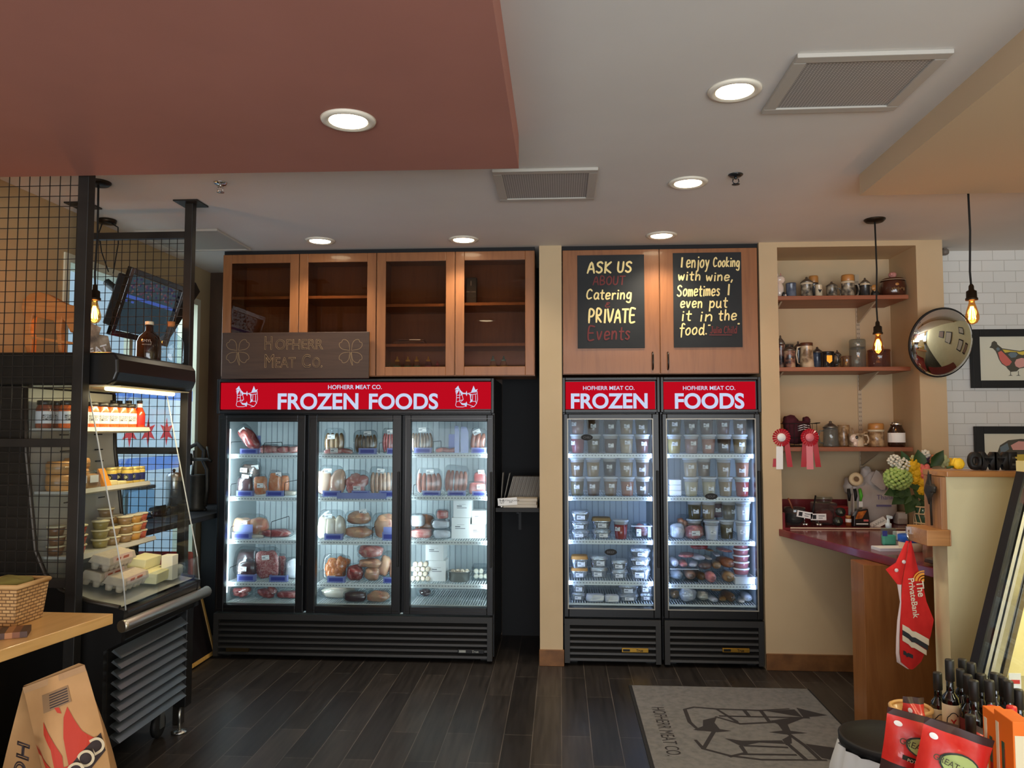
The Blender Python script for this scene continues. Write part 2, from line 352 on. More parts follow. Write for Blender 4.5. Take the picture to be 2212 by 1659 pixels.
# ------------------------------------------------------------------ the room
CEIL = 2.898; D = 5.35
struct('floor', MB().box(-3.1, 4.6, -3.1, 6.3, -.1, 0), m_floor)
struct('ceiling', MB().box(-3.1, 4.6, -3.1, 6.3, CEIL, CEIL + .1), m_ceil)
b = MB()
b.box(-3.02, -2.88, -3.1, 4.25, 0, CEIL).box(-3.02, -2.88, 5.94, 6.3, 0, CEIL).box(-3.02, -2.88, 4.25, 5.94, 0, .44).box(-3.02, -2.88, 4.25, 5.94, 2.64, CEIL)
struct('wall_left', b, noisy('tan_side_wall_paint', [(.3, (180, 158, 118)), (.7, (188, 166, 126))], ns=3, rough=.85))
b = MB().frame(4.25, 5.94, -3.03, -2.87, .44, 2.64, .05)
b.v = [(y, x, z) for x, y, z in b.v]
b.box(-2.98, -2.94, 4.3, 5.89, 1.98, 2.03).box(-2.98, -2.94, 5.06, 5.1, .49, 2.59)
wn = struct('window_1', b, m_cream)
part('window_pane', MB().box(-2.965, -2.96, 4.3, 5.89, .49, 2.59), m_glass, wn)
struct('wall_back_left', MB().box(-3.02, -.145, 6.12, 6.3, 0, CEIL), m_brownwall)
b = MB().box(-.46, -.146, 6.1, 6.12, 0, CEIL).box(.012, 1.372, 6.1, 6.3, 0, CEIL)
struct('wall_alcove', b, m_dark)
struct('column_1', MB().box(-.145, .012, D, 6.3, 0, CEIL), m_beige)
NX0, NX1, NZ0, NZ1, NY = 1.496, 2.425, .945, 2.862, 5.78
b = MB().box(1.372, NX0, D, 6.3, 0, CEIL).box(NX1, 2.60, D, 6.3, 0, CEIL).box(NX0, NX1, D, 6.3, 0, NZ0 - .03).box(NX0, NX1, D, 6.3, NZ1, CEIL).box(NX0, NX1, NY, 6.3, NZ0 - .03, NZ1)
struct('wall_niche', b, m_beige)
struct('wall_tiled', MB().box(2.60, 4.6, 5.7, 6.3, 0, CEIL), m_tile)
m_pale = noisy('pale_yellow_wall_paint', [(.3, (214, 204, 160)), (.7, (220, 210, 168))], ns=3, rough=.85)
struct('wall_right', MB().box(4.46, 4.6, -3.1, 5.7, 0, CEIL), m_pale)
b = MB().box(-3.1, 4.6, -3.2, -3.05, 0, .4).box(-3.1, 4.6, -3.2, -3.05, 2.6, CEIL)
for x in (-3.1, -2.2, .5, 3.3): b.box(x, x + (.12 if x == .5 else .8), -3.2, -3.05, .4, 2.6)
struct('wall_rear', b, m_beige)
b = MB()
for x0, x1 in ((-.15, .02), (1.372, 2.60)): b.box(x0, x1, D - .015, D + .01, 0, .108)
struct('baseboard_back', b, m_base, .003)
# dropped soffits
struct('soffit_1', MB().prism([(-3.02, -3.05), (-.17, -3.05), (-.178, 3.3), (-3.02, 3.26)], 'z', 2.75, CEIL), m_red)
struct('soffit_2', MB().prism([(1.40, -3.05), (4.46, -3.05), (4.46, 3.93), (1.515, 3.93), (1.49, 2.45)], 'z', 2.79, CEIL), m_soff)

# ------------------------------------------------------------------ ceiling fittings
m_lens = glow('lit_lamp_lens', (255, 236, 196), 14); m_ring = M('white_trim_ring', (236, 228, 210), .35)
def downlight(p, label, power=13, group='round recessed ceiling lights'):
    t = thing('recessed_light', label, 'ceiling light', p, group=group)
    part('trim_ring', MB().lathe([(.068, -.004), (.082, -.012), (.098, -.008), (.102, 0)], n=40), m_ring, t)
    part('lens', MB().lathe([(.0001, -.007), (.07, -.007), (.07, -.001)], n=40), m_lens, t)
    l = bpy.data.lights.new('lamp', 'SPOT'); l.energy = power * 3; l.color = (1, .86, .66); l.spot_size = math.radians(130); l.spot_blend = .7; l.shadow_soft_size = .06
    o = bpy.data.objects.new('lamp', l); COL.objects.link(o); o.parent = t; o.location = (0, 0, -.02)
for x, y, lb in ((.665, 2.9, 'big round recessed light nearest the large square ceiling vent'), (.67, 4.0, 'round recessed light beside the dark sprinkler head, middle of its row'),
                 (.675, 5.1, 'small round recessed light just above the chalkboard cabinet'), (-1.636, 5.1, 'round recessed light above the second glass cabinet door'),
                 (-.652, 5.13, 'round recessed light above the glass door nearest the column')): downlight((x, y, CEIL), lb)
downlight((-.776, 2.73, 2.75), 'round recessed light set in the red dropped soffit', 10)
m_vent = brick('pierced_vent_face', (196, 192, 186), (198, 194, 188), (146, 142, 138), .012, .012, .003, off=0, rough=.6, bmp=.4)
def vent(name, x0, x1, y0, y1, w, label, cat, mv=m_vent):
    t = thing(name, label, cat, ((x0 + x1) / 2, (y0 + y1) / 2, CEIL)); a, c = (x1 - x0) / 2, (y1 - y0) / 2
    f = MB(); f.box(-a, a, -c, -c + w, -.016, 0).box(-a, a, c - w, c, -.016, 0).box(-a, -a + w, -c + w, c - w, -.016, 0).box(a - w, a, -c + w, c - w, -.016, 0)
    part('vent_frame', f, M('pale_vent_frame', (186, 180, 170), .6), t, .003)
    part('vent_grille', MB().box(-a + w, a - w, -c + w, c - w, -.009, -.001), mv, t)
vent('ceiling_vent', -.335, .19, 3.73, 4.24, .045, 'square pierced ceiling vent beside the corner of the red soffit', 'vent')
vent('ceiling_vent', .815, 1.335, 2.62, 3.1, .045, 'square pierced ceiling vent close to the cream soffit', 'vent')
vent('access_panel', -2.75, -2.2, 4.75, 5.3, .02, 'plain square ceiling panel left of the glass cabinets', 'panel', M('pale_vent_frame', (186, 180, 170), .6))
def sprinkler(x, y, m, label):
    t = thing('sprinkler_head', label, 'sprinkler', (x, y, CEIL))
    part('escutcheon', MB().lathe([(.001, -.012), (.026, -.012), (.036, -.004), (.037, 0)], n=24), m, t)
    k = MB().tube([(0, 0, -.01), (0, 0, -.024)], .007); k.tube([(.012, 0, -.022), (.016, 0, -.036), (.003, 0, -.05)], .0028); k.tube([(-.012, 0, -.022), (-.016, 0, -.036), (-.003, 0, -.05)], .0028)
    part('head', k, m, t); part('deflector', MB().lathe([(.001, -.053), (.02, -.052), (.02, -.05), (.001, -.049)], n=16), m, t)
sprinkler(-1.769, 3.85, m_chrome, 'chrome sprinkler head behind the red soffit, left side')
sprinkler(.89, 3.89, M('dark_steel', (70, 74, 78), .3, .9), 'dark sprinkler head beside the row of recessed lights')

m_bulbglass = thin('amber_bulb_glass', (255, 206, 140), 1.0); m_fil = glow('lit_filament', (255, 176, 84), 60); m_cord = M('black_braided_cord', (26, 24, 22), .8); m_socket = noisy('antique_bronze', [(.3, (46, 38, 30)), (.7, (70, 58, 46))], ns=20, rough=.4, metal=.8)
def pendant(x, y, top, zb, label, canopy=True):
    """zb = middle of the bulb"""
    t = thing('pendant_lamp', label, 'pendant lamp', (x, y, top), group='bare filament bulb pendants'); z = zb - top
    if canopy: part('canopy', MB().lathe([(.001, -.02), (.05, -.018), (.062, -.006), (.062, 0)], n=28), m_socket, t)
    part('cord', MB().tube([(0, 0, -.005), (.004, 0, z * .4), (-.004, 0, z * .7), (0, 0, z + .13)], .0052), m_cord, t)
    part('socket', MB().lathe([(.006, z + .145), (.012, z + .135), (.013, z + .115), (.024, z + .108), (.025, z + .075), (.029, z + .072), (.029, z + .062), (.016, z + .06)], n=18), m_socket, t)
    u = MB().lathe([(.013, z + .062), (.015, z + .045), (.024, z + .015), (.032, z - .018), (.031, z - .036), (.022, z - .053), (.008, z - .06), (.001, z - .061)], n=24)
    part('bulb', u, m_bulbglass, t)
    fm = MB()
    for k in range(7):
        a = k * PI * 2 / 7; fm.tube([(.006 * math.cos(a), .006 * math.sin(a), z + .03), (.016 * math.cos(a), .016 * math.sin(a), z - .035)], .0022, 5)
    part('filament', fm, m_fil, t)
    l = bpy.data.lights.new('lamp', 'POINT'); l.energy = 2.6; l.color = (1, .64, .30); l.shadow_soft_size = .03
    o = bpy.data.objects.new('lamp', l); COL.objects.link(o); o.parent = t; o.location = (0, 0, z)
pendant(1.932, 4.79, CEIL, 2.125, 'bare filament bulb on a black cord from a round canopy, before the stein niche')
pendant(2.08, 4.0, CEIL, 2.2, 'bare filament bulb hanging behind the cream soffit, before the white tiles')
pendant(-2.40, 3.8, CEIL, 2.215, 'bare filament bulb hanging in front of the television')

# ------------------------------------------------------------------ freezers
def freezer(name, label, group, x0, x1, z1, doors, sign, zs, hz, dz, gz, floorz, strips, tint, trim=None, badge=None):
    """doors = [(door x0, x1, glass x0, x1)], zs = shelf heights per door"""
    t = thing(name, label, 'freezer', ((x0 + x1) / 2, D, 0), group=group); cx = (x0 + x1) / 2
    X0, X1 = x0 - cx, x1 - cx; yb = .74
    c = MB().box(X0, X1, .07, yb, .03, .26).box(X0, X1, yb - .04, yb, .26, z1).box(X0, X0 + .022, .07, yb - .04, .26, z1).box(X1 - .022, X1, .07, yb - .04, .26, z1).box(X0 + .022, X1 - .022, .07, yb - .04, dz[1], z1)
    for n in range(len(doors) - 1): c.box(doors[n][1] - cx - .03, doors[n + 1][0] - cx + .03, .068, .074, dz[0], dz[1])
    part('cabinet_shell', c, m_black, t, .004)
    c = MB().box(X0 + .023, X1 - .023, .69, .699, .262, dz[1] - .001).box(X0 + .023, X0 + .027, .075, .69, .262, dz[1] - .001).box(X1 - .027, X1 - .023, .075, .69, .262, dz[1] - .001).box(X0 + .027, X1 - .027, .075, .69, .262, .30)
    k = 0
    for i in range(int((X1 - X0) / .045)):
        xx = X0 + .05 + i * .045
        if xx < X1 - .06: c.box(xx, xx + .004, .684, .69, .3, dz[1] - .01, 1)
    part('liner', c, [m_liner, M('liner_groove', (150, 160, 166), .6)], t)
    # header with lit sign
    hd = MB().frame(X0, X1, 0, .07, hz[0], z1, .02); hd.box(X0 + .02, X1 - .02, .03, .07, hz[0] + .02, z1 - .02)
    part('header', hd, m_black, t, .003)
    for fx, fy in ((X0 + .07, .13), (X1 - .07, .13), (X0 + .07, .63), (X1 - .07, .63)): part('foot', MB().box(fx - .03, fx + .03, fy - .03, fy + .03, 0, .03), m_blackm, t)
    s0, s1, sz0, sz1 = sign
    sp = part('sign_panel', MB().box(s0 - cx, s1 - cx, .008, .03, sz0, sz1), m_signred, t, label='lit red sign panel with white lettering')
    # doors
    for n, (d0, d1, g0, g1) in enumerate(doors):
        d0, d1, g0, g1 = d0 - cx, d1 - cx, g0 - cx, g1 - cx
        f = MB(); za, zb, ga, gb = dz[0], dz[1], gz[0], gz[1]
        f.box(d0, g0, .01, .065, za, zb).box(g1, d1, .01, .065, za, zb).box(g0, g1, .01, .065, za, ga).box(g0, g1, .01, .065, gb, zb)
        dr = part('door', f, m_black, t, .004)
        part('glass', MB().box(g0, g1, .03, .033, ga, gb), m_glass, dr)
        part('handle', MB().box(d1 - .022, d1 - .008, -.012, .012, ga + .28, gb - .35), m_blackm, dr, .004)
        if trim:
            q = MB(); w = .007
            q.box(g0 - w, g0, .004, .012, ga - w, gb + w).box(g1, g1 + w, .004, .012, ga - w, gb + w).box(g0, g1, .004, .012, ga - w, ga).box(g0, g1, .004, .012, gb, gb + w)
            part('glass_trim', q, trim, dr)
        else:
            q = MB(); w = .012
            q.box(d0 + w, d1 - w, .006, .012, zb - .028, zb - .024).box(d0 + w, d1 - w, .006, .012, za + .02, za + .024).box(d0 + w, d0 + w + .004, .006, .012, za + .024, zb - .028)
            part('door_bead', q, M('black_gloss_bead', (34, 32, 30), .2), dr)
        a0, a1 = g0 - .02, g1 + .02
        for z in zs[n]:
            z -= .002
            q = MB().box(a0, a1, .108, .114, z - .03, z - .002)
            for i in range(int((a1 - a0) / .022)): q.box(a0 + .008 + i * .022, a0 + .02 + i * .022, .1072, .108, z - .018, z - .011, 1)
            q.box(a0, a1, .114, .122, z - .008, z - .002).box(a0, a1, .4, .408, z - .008, z - .002).box(a0, a1, .67, .678, z - .008, z - .002)
            for i in range(int((a1 - a0) / .018)): q.box(a0 + .006 + i * .018, a0 + .0105 + i * .018, .118, .675, z - .003, z)
            part('shelf', q, [m_shelfw, M('shelf_strip_ink', (150, 158, 164), .6)], t)
        z = floorz - .002; q = MB().box(a0, a1, .108, .114, z - .012, z + .001)
        for i in range(int((a1 - a0) / .018)): q.box(a0 + .006 + i * .018, a0 + .013 + i * .018, .112, .64, z - .004, z)
        q.box(a0, a1, .3, .306, z - .009, z - .004).box(a0, a1, .632, .64, z - .009, z - .004).box(a0, a0 + .008, .112, .12, .3, z).box(a1 - .008, a1, .112, .12, .3, z)
        part('bottom_rack', q, m_shelfw, t)
    # louvred grille
    g = MB().box(X0 + .01, X0 + .045, .0, .075, .02, dz[0] - .01).box(X1 - .045, X1 - .01, 0, .075, .02, dz[0] - .01).box(X0 + .045, X1 - .045, .0, .07, dz[0] - .05, dz[0] - .01).box(X0 + .045, X1 - .045, .05, .075, .02, dz[0] - .05)
    for i in range(6):
        z = .036 + i * .0395; g.add([(X0 + .045, .05, z), (X1 - .045, .05, z), (X1 - .045, .008, z), (X0 + .045, .008, z), (X0 + .045, .012, z + .014), (X1 - .045, .012, z + .014), (X1 - .045, .05, z + .03), (X0 + .045, .05, z + .03)],
                                    [(0, 1, 2, 3), (3, 2, 5, 4), (4, 5, 6, 7), (0, 3, 4, 7), (1, 6, 5, 2)])
    part('grille', g, M('black_louvre', (40, 39, 38), .5), t)
    if badge:
        bx, bz, mm, ink = badge; q = part('badge', MB().box(bx - cx - .09, bx - cx + .09, -.002, .02, bz - .014, bz + .014), ink, t, .002, label='small maker plate on the grille')
        letters('True', mm, q, (bx - cx + .03, -.003, bz), h=.017, bold=.02)
        part('emblem', MB().box(bx - cx - .082, bx - cx - .035, -.0032, -.002, bz - .008, bz + .008), mm, q)
    for sx in strips:
        o = part('led_strip', MB().box(sx - cx - .006, sx - cx + .006, .075, .085, dz[0] + .12, dz[1] - .1), glow('led_' + name, tint, 5.5), t)
        l = bpy.data.lights.new('led', 'AREA'); l.shape = 'RECTANGLE'; l.size = .03; l.size_y = 1.1; l.energy = 5.5 if len(strips) > 2 else 3.0; l.color = [c ** 2.2 / 1 for c in [v / 255 for v in tint]]; l.spread = math.radians(170)
        k = bpy.data.objects.new('led', l); COL.objects.link(k); k.parent = t; k.location = (sx - cx, .088, (dz[0] + dz[1]) / 2); k.rotation_euler = (PI / 2, 0, 0)
    return t, sp, cx
ZT = ([1.43, 1.124, .817, .515],) * 2 + ([1.438, 1.137, .824, .52],)
fz, sp, cx = freezer('three_door_freezer', 'wide black freezer with three glass doors and one long red FROZEN FOODS sign', None, -2.45, -.463, 1.965,
    [(-2.44, -1.806, -2.378, -1.862), (-1.784, -1.118, -1.722, -1.18), (-1.096, -.468, -1.05, -.512)], (-2.425, -.487, 1.75, 1.94), ZT, (1.72, 1.965), (.325, 1.71), (.375, 1.662), .372,
    (-2.385, -1.795, -1.107, -.505), (226, 242, 246), None, (-.62, .085, M('dim_silver', (150, 150, 140), .4, .8), M('badge_black', (18, 18, 18), .3)))
for body, px, pz, w in (('HOFHERR MEAT CO.', 766, 836, 120), ('FROZEN', 686, 867, 181), ('FOODS', 871, 867, 153)):
    p = at(px, pz, D); letters(body, m_letter, sp, (p.x - cx, .0078, p.z), w=w / F * D, bold=.012 if pz < 850 else .026)
for px in (532, 1007):
    p = at(px, 856, D); b = MB(); shop_mark(b, p.x - cx, p.z, .165, .0072, .0035); part('emblem', b, m_letter, sp, label='white line drawing of two butchered animals')
p = at(512, 1404, D)
part('name_plate', MB().box(p.x - cx - .08, p.x - cx + .08, -.002, .02, p.z - .012, p.z + .012), M('dark_bronze', (60, 48, 24), .4, .6), fz)
LED2 = (176, 200, 255)
for (x0, x1, dx, gx, sg, words, strips, lab, zz, bpx) in (
    (.014, .685, (.022, .678), (.053, .631), (1222, 1415), ('FROZEN', 1316, 164, 1315), (.042, .640), 'narrow black freezer full of soup tubs under the sign reading FROZEN', [1.44, 1.14, .838, .556], 1372),
    (.69, 1.37, (.70, 1.362), (.731, 1.325), (1434, 1632), ('FOODS', 1533, 146, 1532), (.719, 1.337), 'narrow black freezer beside the stein niche under the sign reading FOODS', [1.439, 1.14, .837, .54], 1590)):
    a = at(sg[0], 884, D); c = at(sg[1], 824, D)
    gp = at(bpx, 1405, D)
    fz2, sp, cx = freezer('single_door_freezer', lab, None, x0, x1, 1.968, [dx + gx], (a.x, c.x, a.z, c.z), ([zz[0], zz[1], zz[2], zz[3]],), (1.725, 1.968), (.325, 1.715), (.388, 1.676), .40, strips, LED2,
                          M('pale_door_trim', (150, 146, 136), .4, .3), (gp.x, gp.z, M('badge_black', (18, 18, 18), .3), m_gold))
    p = at(words[3], 838, D); letters('HOFHERR MEAT CO.', m_letter, sp, (p.x - cx, .0078, p.z), w=110 / F * D, bold=.012)
    p = at(words[1], 866, D); letters(words[0], m_letter, sp, (p.x - cx, .0078, p.z), w=words[2] / F * D, bold=.03)
    dr = [c for c in fz2.children if c.name.startswith('door')][0]
    for px, py, w, s in ([(1268, 945, .082, 'CHILI'), (1320, 1194, .084, 'BEEF')] if words[0] == 'FROZEN' else [(1538, 1073, .084, 'SOUP')]):
        p = at(px, py, D); n = 28
        pl = [(p.x - cx + w / 2 * math.cos(2 * PI * i / n), p.z + .021 * math.sin(2 * PI * i / n)) for i in range(n)]
        q = part('oval_plaque', MB().prism(pl, 'y', .022, .03), M('chalk_black', (24, 25, 27), .7), dr, label='small black oval plaque stuck on the glass'); letters(s, M('faded_chalk', (96, 98, 102), .7), dr, (p.x - cx, .0215, p.z), w=w * .6, h=.015)
    # cable lock at the door foot
# ------------------------------------------------------------------ wall cupboards above the freezers
def shelf_board(x0, x1, y0, y1, z, t, parent=None): return MB().box(x0, x1, y0, y1, z - t, z)
CZ0, CZ1 = 1.982, 2.868
def glass_cupboard(x0, x1, label, shelves, dz0=CZ0):
    t = thing('wall_cupboard', label, 'cupboard', ((x0 + x1) / 2, D, dz0), group='maple wall cupboards'); cx = (x0 + x1) / 2
    a, c, h = x0 - cx, x1 - cx, CZ1 - dz0
    part('carcass', MB().box(a, a + .018, .022, .4, 0, h).box(c - .018, c, .022, .4, 0, h).box(a + .018, c - .018, .022, .4, 0, .018).box(a + .018, c - .018, .022, .4, h - .018, h).box(a + .018, c - .018, .388, .4, .018, h - .018).box(-.009, .009, .022, .388, .018, h - .018), m_cab, t)
    for i, s in enumerate((a, 0)):
        d0, d1 = s + .003, s + (c - a) / 2 - .003; f = MB(); w = .063; n = 6
        f.frame(d0, d1, 0, .02, .003, h - .003, w)
        d = part('door', f, m_cab, t, .003); part('glass', MB().box(d0 + w - .004, d1 - w + .004, .009, .013, w, h - w), thin('smoked_cupboard_glass', (222, 212, 202), .5), d)
        for z in shelves[i]: part('shelf', MB().box(s + .02, s + (c - a) / 2 - .02, .03, .385, z - dz0 - .02, z - dz0), m_cab, t)
    return t
glass_cupboard(-2.428, -1.304, 'maple wall cupboard with glass doors partly behind the dark brown shop board', ([2.565], [2.565]))
glass_cupboard(-1.302, -.178, 'maple wall cupboard with glass doors holding squeeze bottles, next to the column', ([2.50, 2.215], [2.505, 2.215]))
t = thing('wall_cupboard', 'maple wall cupboard with two plain doors carrying black chalkboards', 'cupboard', (.69, D, 1.99), group='maple wall cupboards')
part('carcass', MB().box(-.672, .672, .022, .4, 0, .875), m_cab, t)
for s in (-1, 1):
    d = part('door', MB().box(min(s * .003, s * .669), max(s * .003, s * .669), 0, .02, .003, .872), m_cab, t, .002)
    z0, z1 = .03, .15; part('handle', MB().tube([(s * .052, 0, z0), (s * .052, -.022, z0 + .01), (s * .052, -.026, (z0 + z1) / 2), (s * .052, -.022, z1 - .01), (s * .052, 0, z1)], .0055), M('dark_nickel', (60, 58, 56), .3, .9), d, label='dark bar handle')
struct('gap_shade_1', MB().box(-2.43, -.178, D + .03, D + .4, CZ1, CEIL).box(.014, 1.37, D + .03, D + .4, CZ1, CEIL), m_dark)  # black filler painted as the shadow in the gap above the cupboards

# chalkboards
m_board = noisy('chalkboard_black', [(.3, (22, 25, 28)), (.7, (30, 33, 36))], ns=5, rough=.65); m_chalk = M('cream_paint_marker', (248, 226, 158), .6); m_rchalk = M('dull_red_marker', (112, 46, 46), .7)
def chalkboard(c4, label, lines, dots):
    x0, z1 = at(c4[0], c4[1], D).x, at(c4[0], c4[1], D).z; x1, z0 = at(c4[2], c4[3], D).x, at(c4[2], c4[3], D).z
    t = thing('chalkboard', label, 'chalkboard', ((x0 + x1) / 2, D - .001, (z0 + z1) / 2)); cx, cz = (x0 + x1) / 2, (z0 + z1) / 2
    part('board', MB().box(x0 - cx, x1 - cx, -.005, 0, z0 - cz, z1 - cz), m_board, t, .001)
    for i, (s, a, c, base, cap, w, red) in enumerate(lines):
        p, q = at(a, base, D), at(c, base, D); zt = at(a, cap, D).z; b = MB()
        brush(b, s, p.x - cx, q.x - cx, p.z - cz, zt - p.z, w, -.0056 - .0001 * i, i + 3)
        part('writing', b, m_rchalk if red else m_chalk, t, label='%s handwriting' % ('dull red' if red else 'cream'))
    for a, c in dots:
        b = MB(); p = at(a, c, D); b.lathe([(.001, -.0056), (.006, -.0056), (.006, -.005)], n=10, mat=Matrix.Translation((p.x - cx, 0, p.z - cz)) @ Matrix.Rotation(-PI / 2, 4, 'X') @ Matrix.Translation((0, 0, .0112)))
        part('dot', b, M('red_marker', (170, 60, 60), .6), t)
chalkboard((1247, 552, 1393, 752), 'black chalkboard reading ask us about catering and private events',
    [('ASK', 1269, 1321, 590, 567, .0135, 0), ('US', 1333, 1365, 588, 566, .0135, 0), ('ABOUT', 1281, 1350, 616, 598, .009, 1), ('Catering', 1266, 1364, 647, 626, .0105, 0), ('&', 1306, 1320, 664, 654, .007, 1),
     ('PRIVATE', 1271, 1373, 697, 669, .0135, 0), ('Events', 1269, 1363, 734, 706, .011, 1)], [(1376, 575), (1376, 632), (1378, 683)])
chalkboard((1453, 547, 1604, 750), 'black chalkboard with the quote about cooking with wine',
    [('I', 1469, 1475, 577, 557, .012, 0), ('enjoy', 1482, 1532, 578, 553, .0098, 0), ('Cooking', 1540, 1597, 577, 557, .0092, 0), ('with', 1464, 1513, 606, 587, .0098, 0), ('wine,', 1524, 1583, 607, 588, .0098, 0),
     ('Sometimes', 1462, 1556, 640, 617, .0098, 0), ('I', 1570, 1576, 637, 615, .012, 0), ('even', 1469, 1517, 665, 644, .0098, 0), ('put', 1531, 1571, 665, 643, .0098, 0), ('it', 1471, 1493, 693, 671, .0098, 0),
     ('in', 1510, 1540, 694, 672, .0098, 0), ('the', 1551, 1591, 692, 670, .0098, 0), ('food.', 1467, 1527, 723, 700, .0098, 0), ('"', 1528, 1534, 711, 702, .007, 0), ('Julia', 1534, 1558, 720, 706, .006, 1), ('Child', 1563, 1591, 720, 705, .006, 1), ('_', 1533, 1592, 722, 708, .006, 1), ('"', 1592, 1597, 708, 699, .007, 0)], [(1461, 568)])

# the dark brown shop board leaning on the cupboard
m_shop = wood('dark_walnut_board', (62, 44, 34), (74, 54, 42), (66, 48, 38), 'x', .8, .5)
m_etch = M('etched_outline', (150, 124, 88), .6)
p0, p1 = at(477, 816, 5.3), at(797, 714, 5.3); w, h = p1.x - p0.x, p1.z - p0.z
t = thing('shop_board', 'dark brown wooden board with etched shamrocks and the shop name, on the wide freezer', 'sign', ((p0.x + p1.x) / 2, 5.325, 1.966))
part('board', MB().box(-w / 2, w / 2, -.02, 0, 0, h), m_shop, t, .003)
def etched(s, px, pz, hh, ww, wide=1):
    me = text(s, ww / F * 5.3, hh / F * 5.3, outline=.012); me.materials.append(m_etch) if not me.materials else None
    p = at(px, pz, 5.3); link('lettering', me, t, (p.x - (p0.x + p1.x) / 2, -.0205, p.z - 1.966 + .02), None, m_etch)
for s, px, pz, hh, ww in (('H', 579, 747, 30, 17), ('OFHERR', 646, 750, 23, 108), ('M', 581, 786, 30, 21), ('EAT', 616, 789, 23, 46), ('C', 661, 786, 30, 19), ('O.', 685, 789, 23, 22)): etched(s, px, pz, hh, ww)
for px in (513, 757):
    p = at(px, 766, 5.3); b = MB(); R_ = .093; c0 = (p.x - (p0.x + p1.x) / 2, p.z - 1.966 + .025)
    for k in range(4):
        a0 = PI / 4 + k * PI / 2; pts = []
        for i in range(25):
            u = -1 + 2 * i / 24; rr = R_ * (1 - .12 * math.exp(-(u / .18) ** 2)) * (abs(math.cos(u * PI / 2)) ** .38) * 1.02
            an = a0 + u * .72; pts.append((c0[0] + .008 * math.cos(a0) + rr * math.cos(an), c0[1] + .008 * math.sin(a0) + rr * math.sin(an)))
        ribbon(b, pts, .0028, -.0207)
    ribbon(b, smooth([(c0[0], c0[1] - .01), (c0[0] - .004, c0[1] - .05), (c0[0] + .012, c0[1] - .1)]), .0028, -.0207); ribbon(b, smooth([(c0[0] + .003, c0[1] - .01), (c0[0] + .008, c0[1] - .05), (c0[0] + .016, c0[1] - .1)]), .0028, -.0207)
    part('etched_shamrock', b, m_etch, t)

# floor mat with the shop's mark
m_mat = noisy('grey_mat_pile', [(.3, (100, 99, 97)), (.55, (114, 112, 109)), (.8, (122, 120, 116))], ns=30, detail=8, rough=.95, bmp=.3); m_matink = M('dark_mat_print', (46, 42, 42), .95)
t = thing('floor_mat', 'grey entrance mat printed with the dark shop mark on the floor', 'mat', (1.0, 4.25, 0))
part('mat_backing', MB().box(-.578, .527, -.98, .715, 0, .006), M('black_rubber', (28, 28, 28), .8), t)
part('mat_pile', MB().box(-.56, .513, -.965, .70, .006, .011), m_mat, t, .002)
b = MB(); shop_mark(b, 0, 0, .80, 0, .021)
o = part('mat_mark', b, m_matink, t); o.matrix_local = Matrix(((0, 0, 1, .105), (-1.0, 0, 0, -.01), (0, 1, 0, .0118), (0, 0, 0, 1))) @ Matrix.Rotation(0, 4, 'X')
o.matrix_local = Matrix(((0, 0, 1.08, .09), (-.92, 0, 0, -.0), (0, -1, 0, .0118), (0, 0, 0, 1)))
o = letters('HOFHERR MEAT CO.', m_matink, t, (0, 0, 0), w=.66, h=.072); o.matrix_local = Matrix(((0, 0, 1, -.447), (-1, 0, 0, -.01), (0, -1, 0, .0112), (0, 0, 0, 1)))

# ------------------------------------------------------------------ food in the freezers
def meat(name, a, b, c=None, ns=14, dist=1.2, bmp=.25): return noisy('meat_' + name, [(.35, a), (.52, b), (.7, c or a)], ns=ns, detail=5, rough=.32, bmp=bmp, coat=.7, distort=dist, dist=.006)
MT = dict(red=meat('red', (140, 40, 42), (180, 84, 80), (222, 176, 166)), pink=meat('pink', (204, 104, 100), (224, 152, 142), (236, 200, 188)), chicken=meat('chicken', (224, 176, 138), (214, 154, 124), (198, 100, 92), 8),
          breast=meat('breast', (226, 190, 164), (228, 186, 162), (196, 84, 84), 7), salmon=meat('salmon', (220, 122, 78), (232, 150, 104), (242, 190, 152), 20), orange=meat('orange', (196, 98, 44), (216, 124, 64), (232, 160, 110), 26, 3),
          tan=meat('tan', (150, 108, 66), (178, 138, 92), (196, 160, 120), 9), brown=meat('brown', (94, 64, 38), (124, 90, 56), (152, 120, 82), 12), rust=meat('rust', (140, 66, 42), (170, 92, 66), (196, 128, 98), 10),
          rawlink=meat('rawlink', (206, 160, 134), (220, 180, 152), (234, 204, 182), 10), redlink=meat('redlink', (180, 60, 62), (200, 92, 90), (222, 140, 132), 22), maroon=meat('maroon', (62, 36, 42), (78, 46, 50), (96, 60, 60), 6),
          ground=meat('ground', (164, 62, 64), (206, 128, 122), (228, 184, 174), 46, 2, .5), darkmix=meat('darkmix', (88, 66, 60), (128, 104, 94), (64, 44, 44), 9), pale=meat('pale', (232, 214, 190), (238, 224, 206), (216, 176, 158), 7),
          ham=meat('ham', (150, 88, 54), (176, 110, 72), (126, 70, 44), 8), wrapw=meat('wrapw', (214, 214, 220), (232, 232, 238), (196, 180, 178), 8), olive=meat('olive', (120, 104, 66), (146, 126, 82), (96, 80, 52), 8))
def price(parent, x, y, z, w, h, ry=0):
    """small white price label facing the door, with its print"""
    o = part('price_label', MB().box(-w / 2, w / 2, -.0012, 0, -h / 2, h / 2), m_label, parent, loc=(x, y, z), rot=(0, ry, 0))
    b = MB().box(-w * .42, -w * .02, -.0017, -.0012, -h * .12, h * .1)
    b.box(-w * .42, w * .36, -.0017, -.0012, -h * .36, -h * .29); b.box(-w * .3, w * .4, -.0017, -.0012, h * .26, h * .32)
    part('print', b, m_print, o); return o
def px_box(r, Y, zbase):
    a, c = at(r[0], r[3], Y), at(r[2], r[1], Y); z0 = zbase if zbase is not None else a.z
    return (a.x + c.x) / 2, c.x - a.x, z0, max(.01, c.z - z0)
_sd = [0]
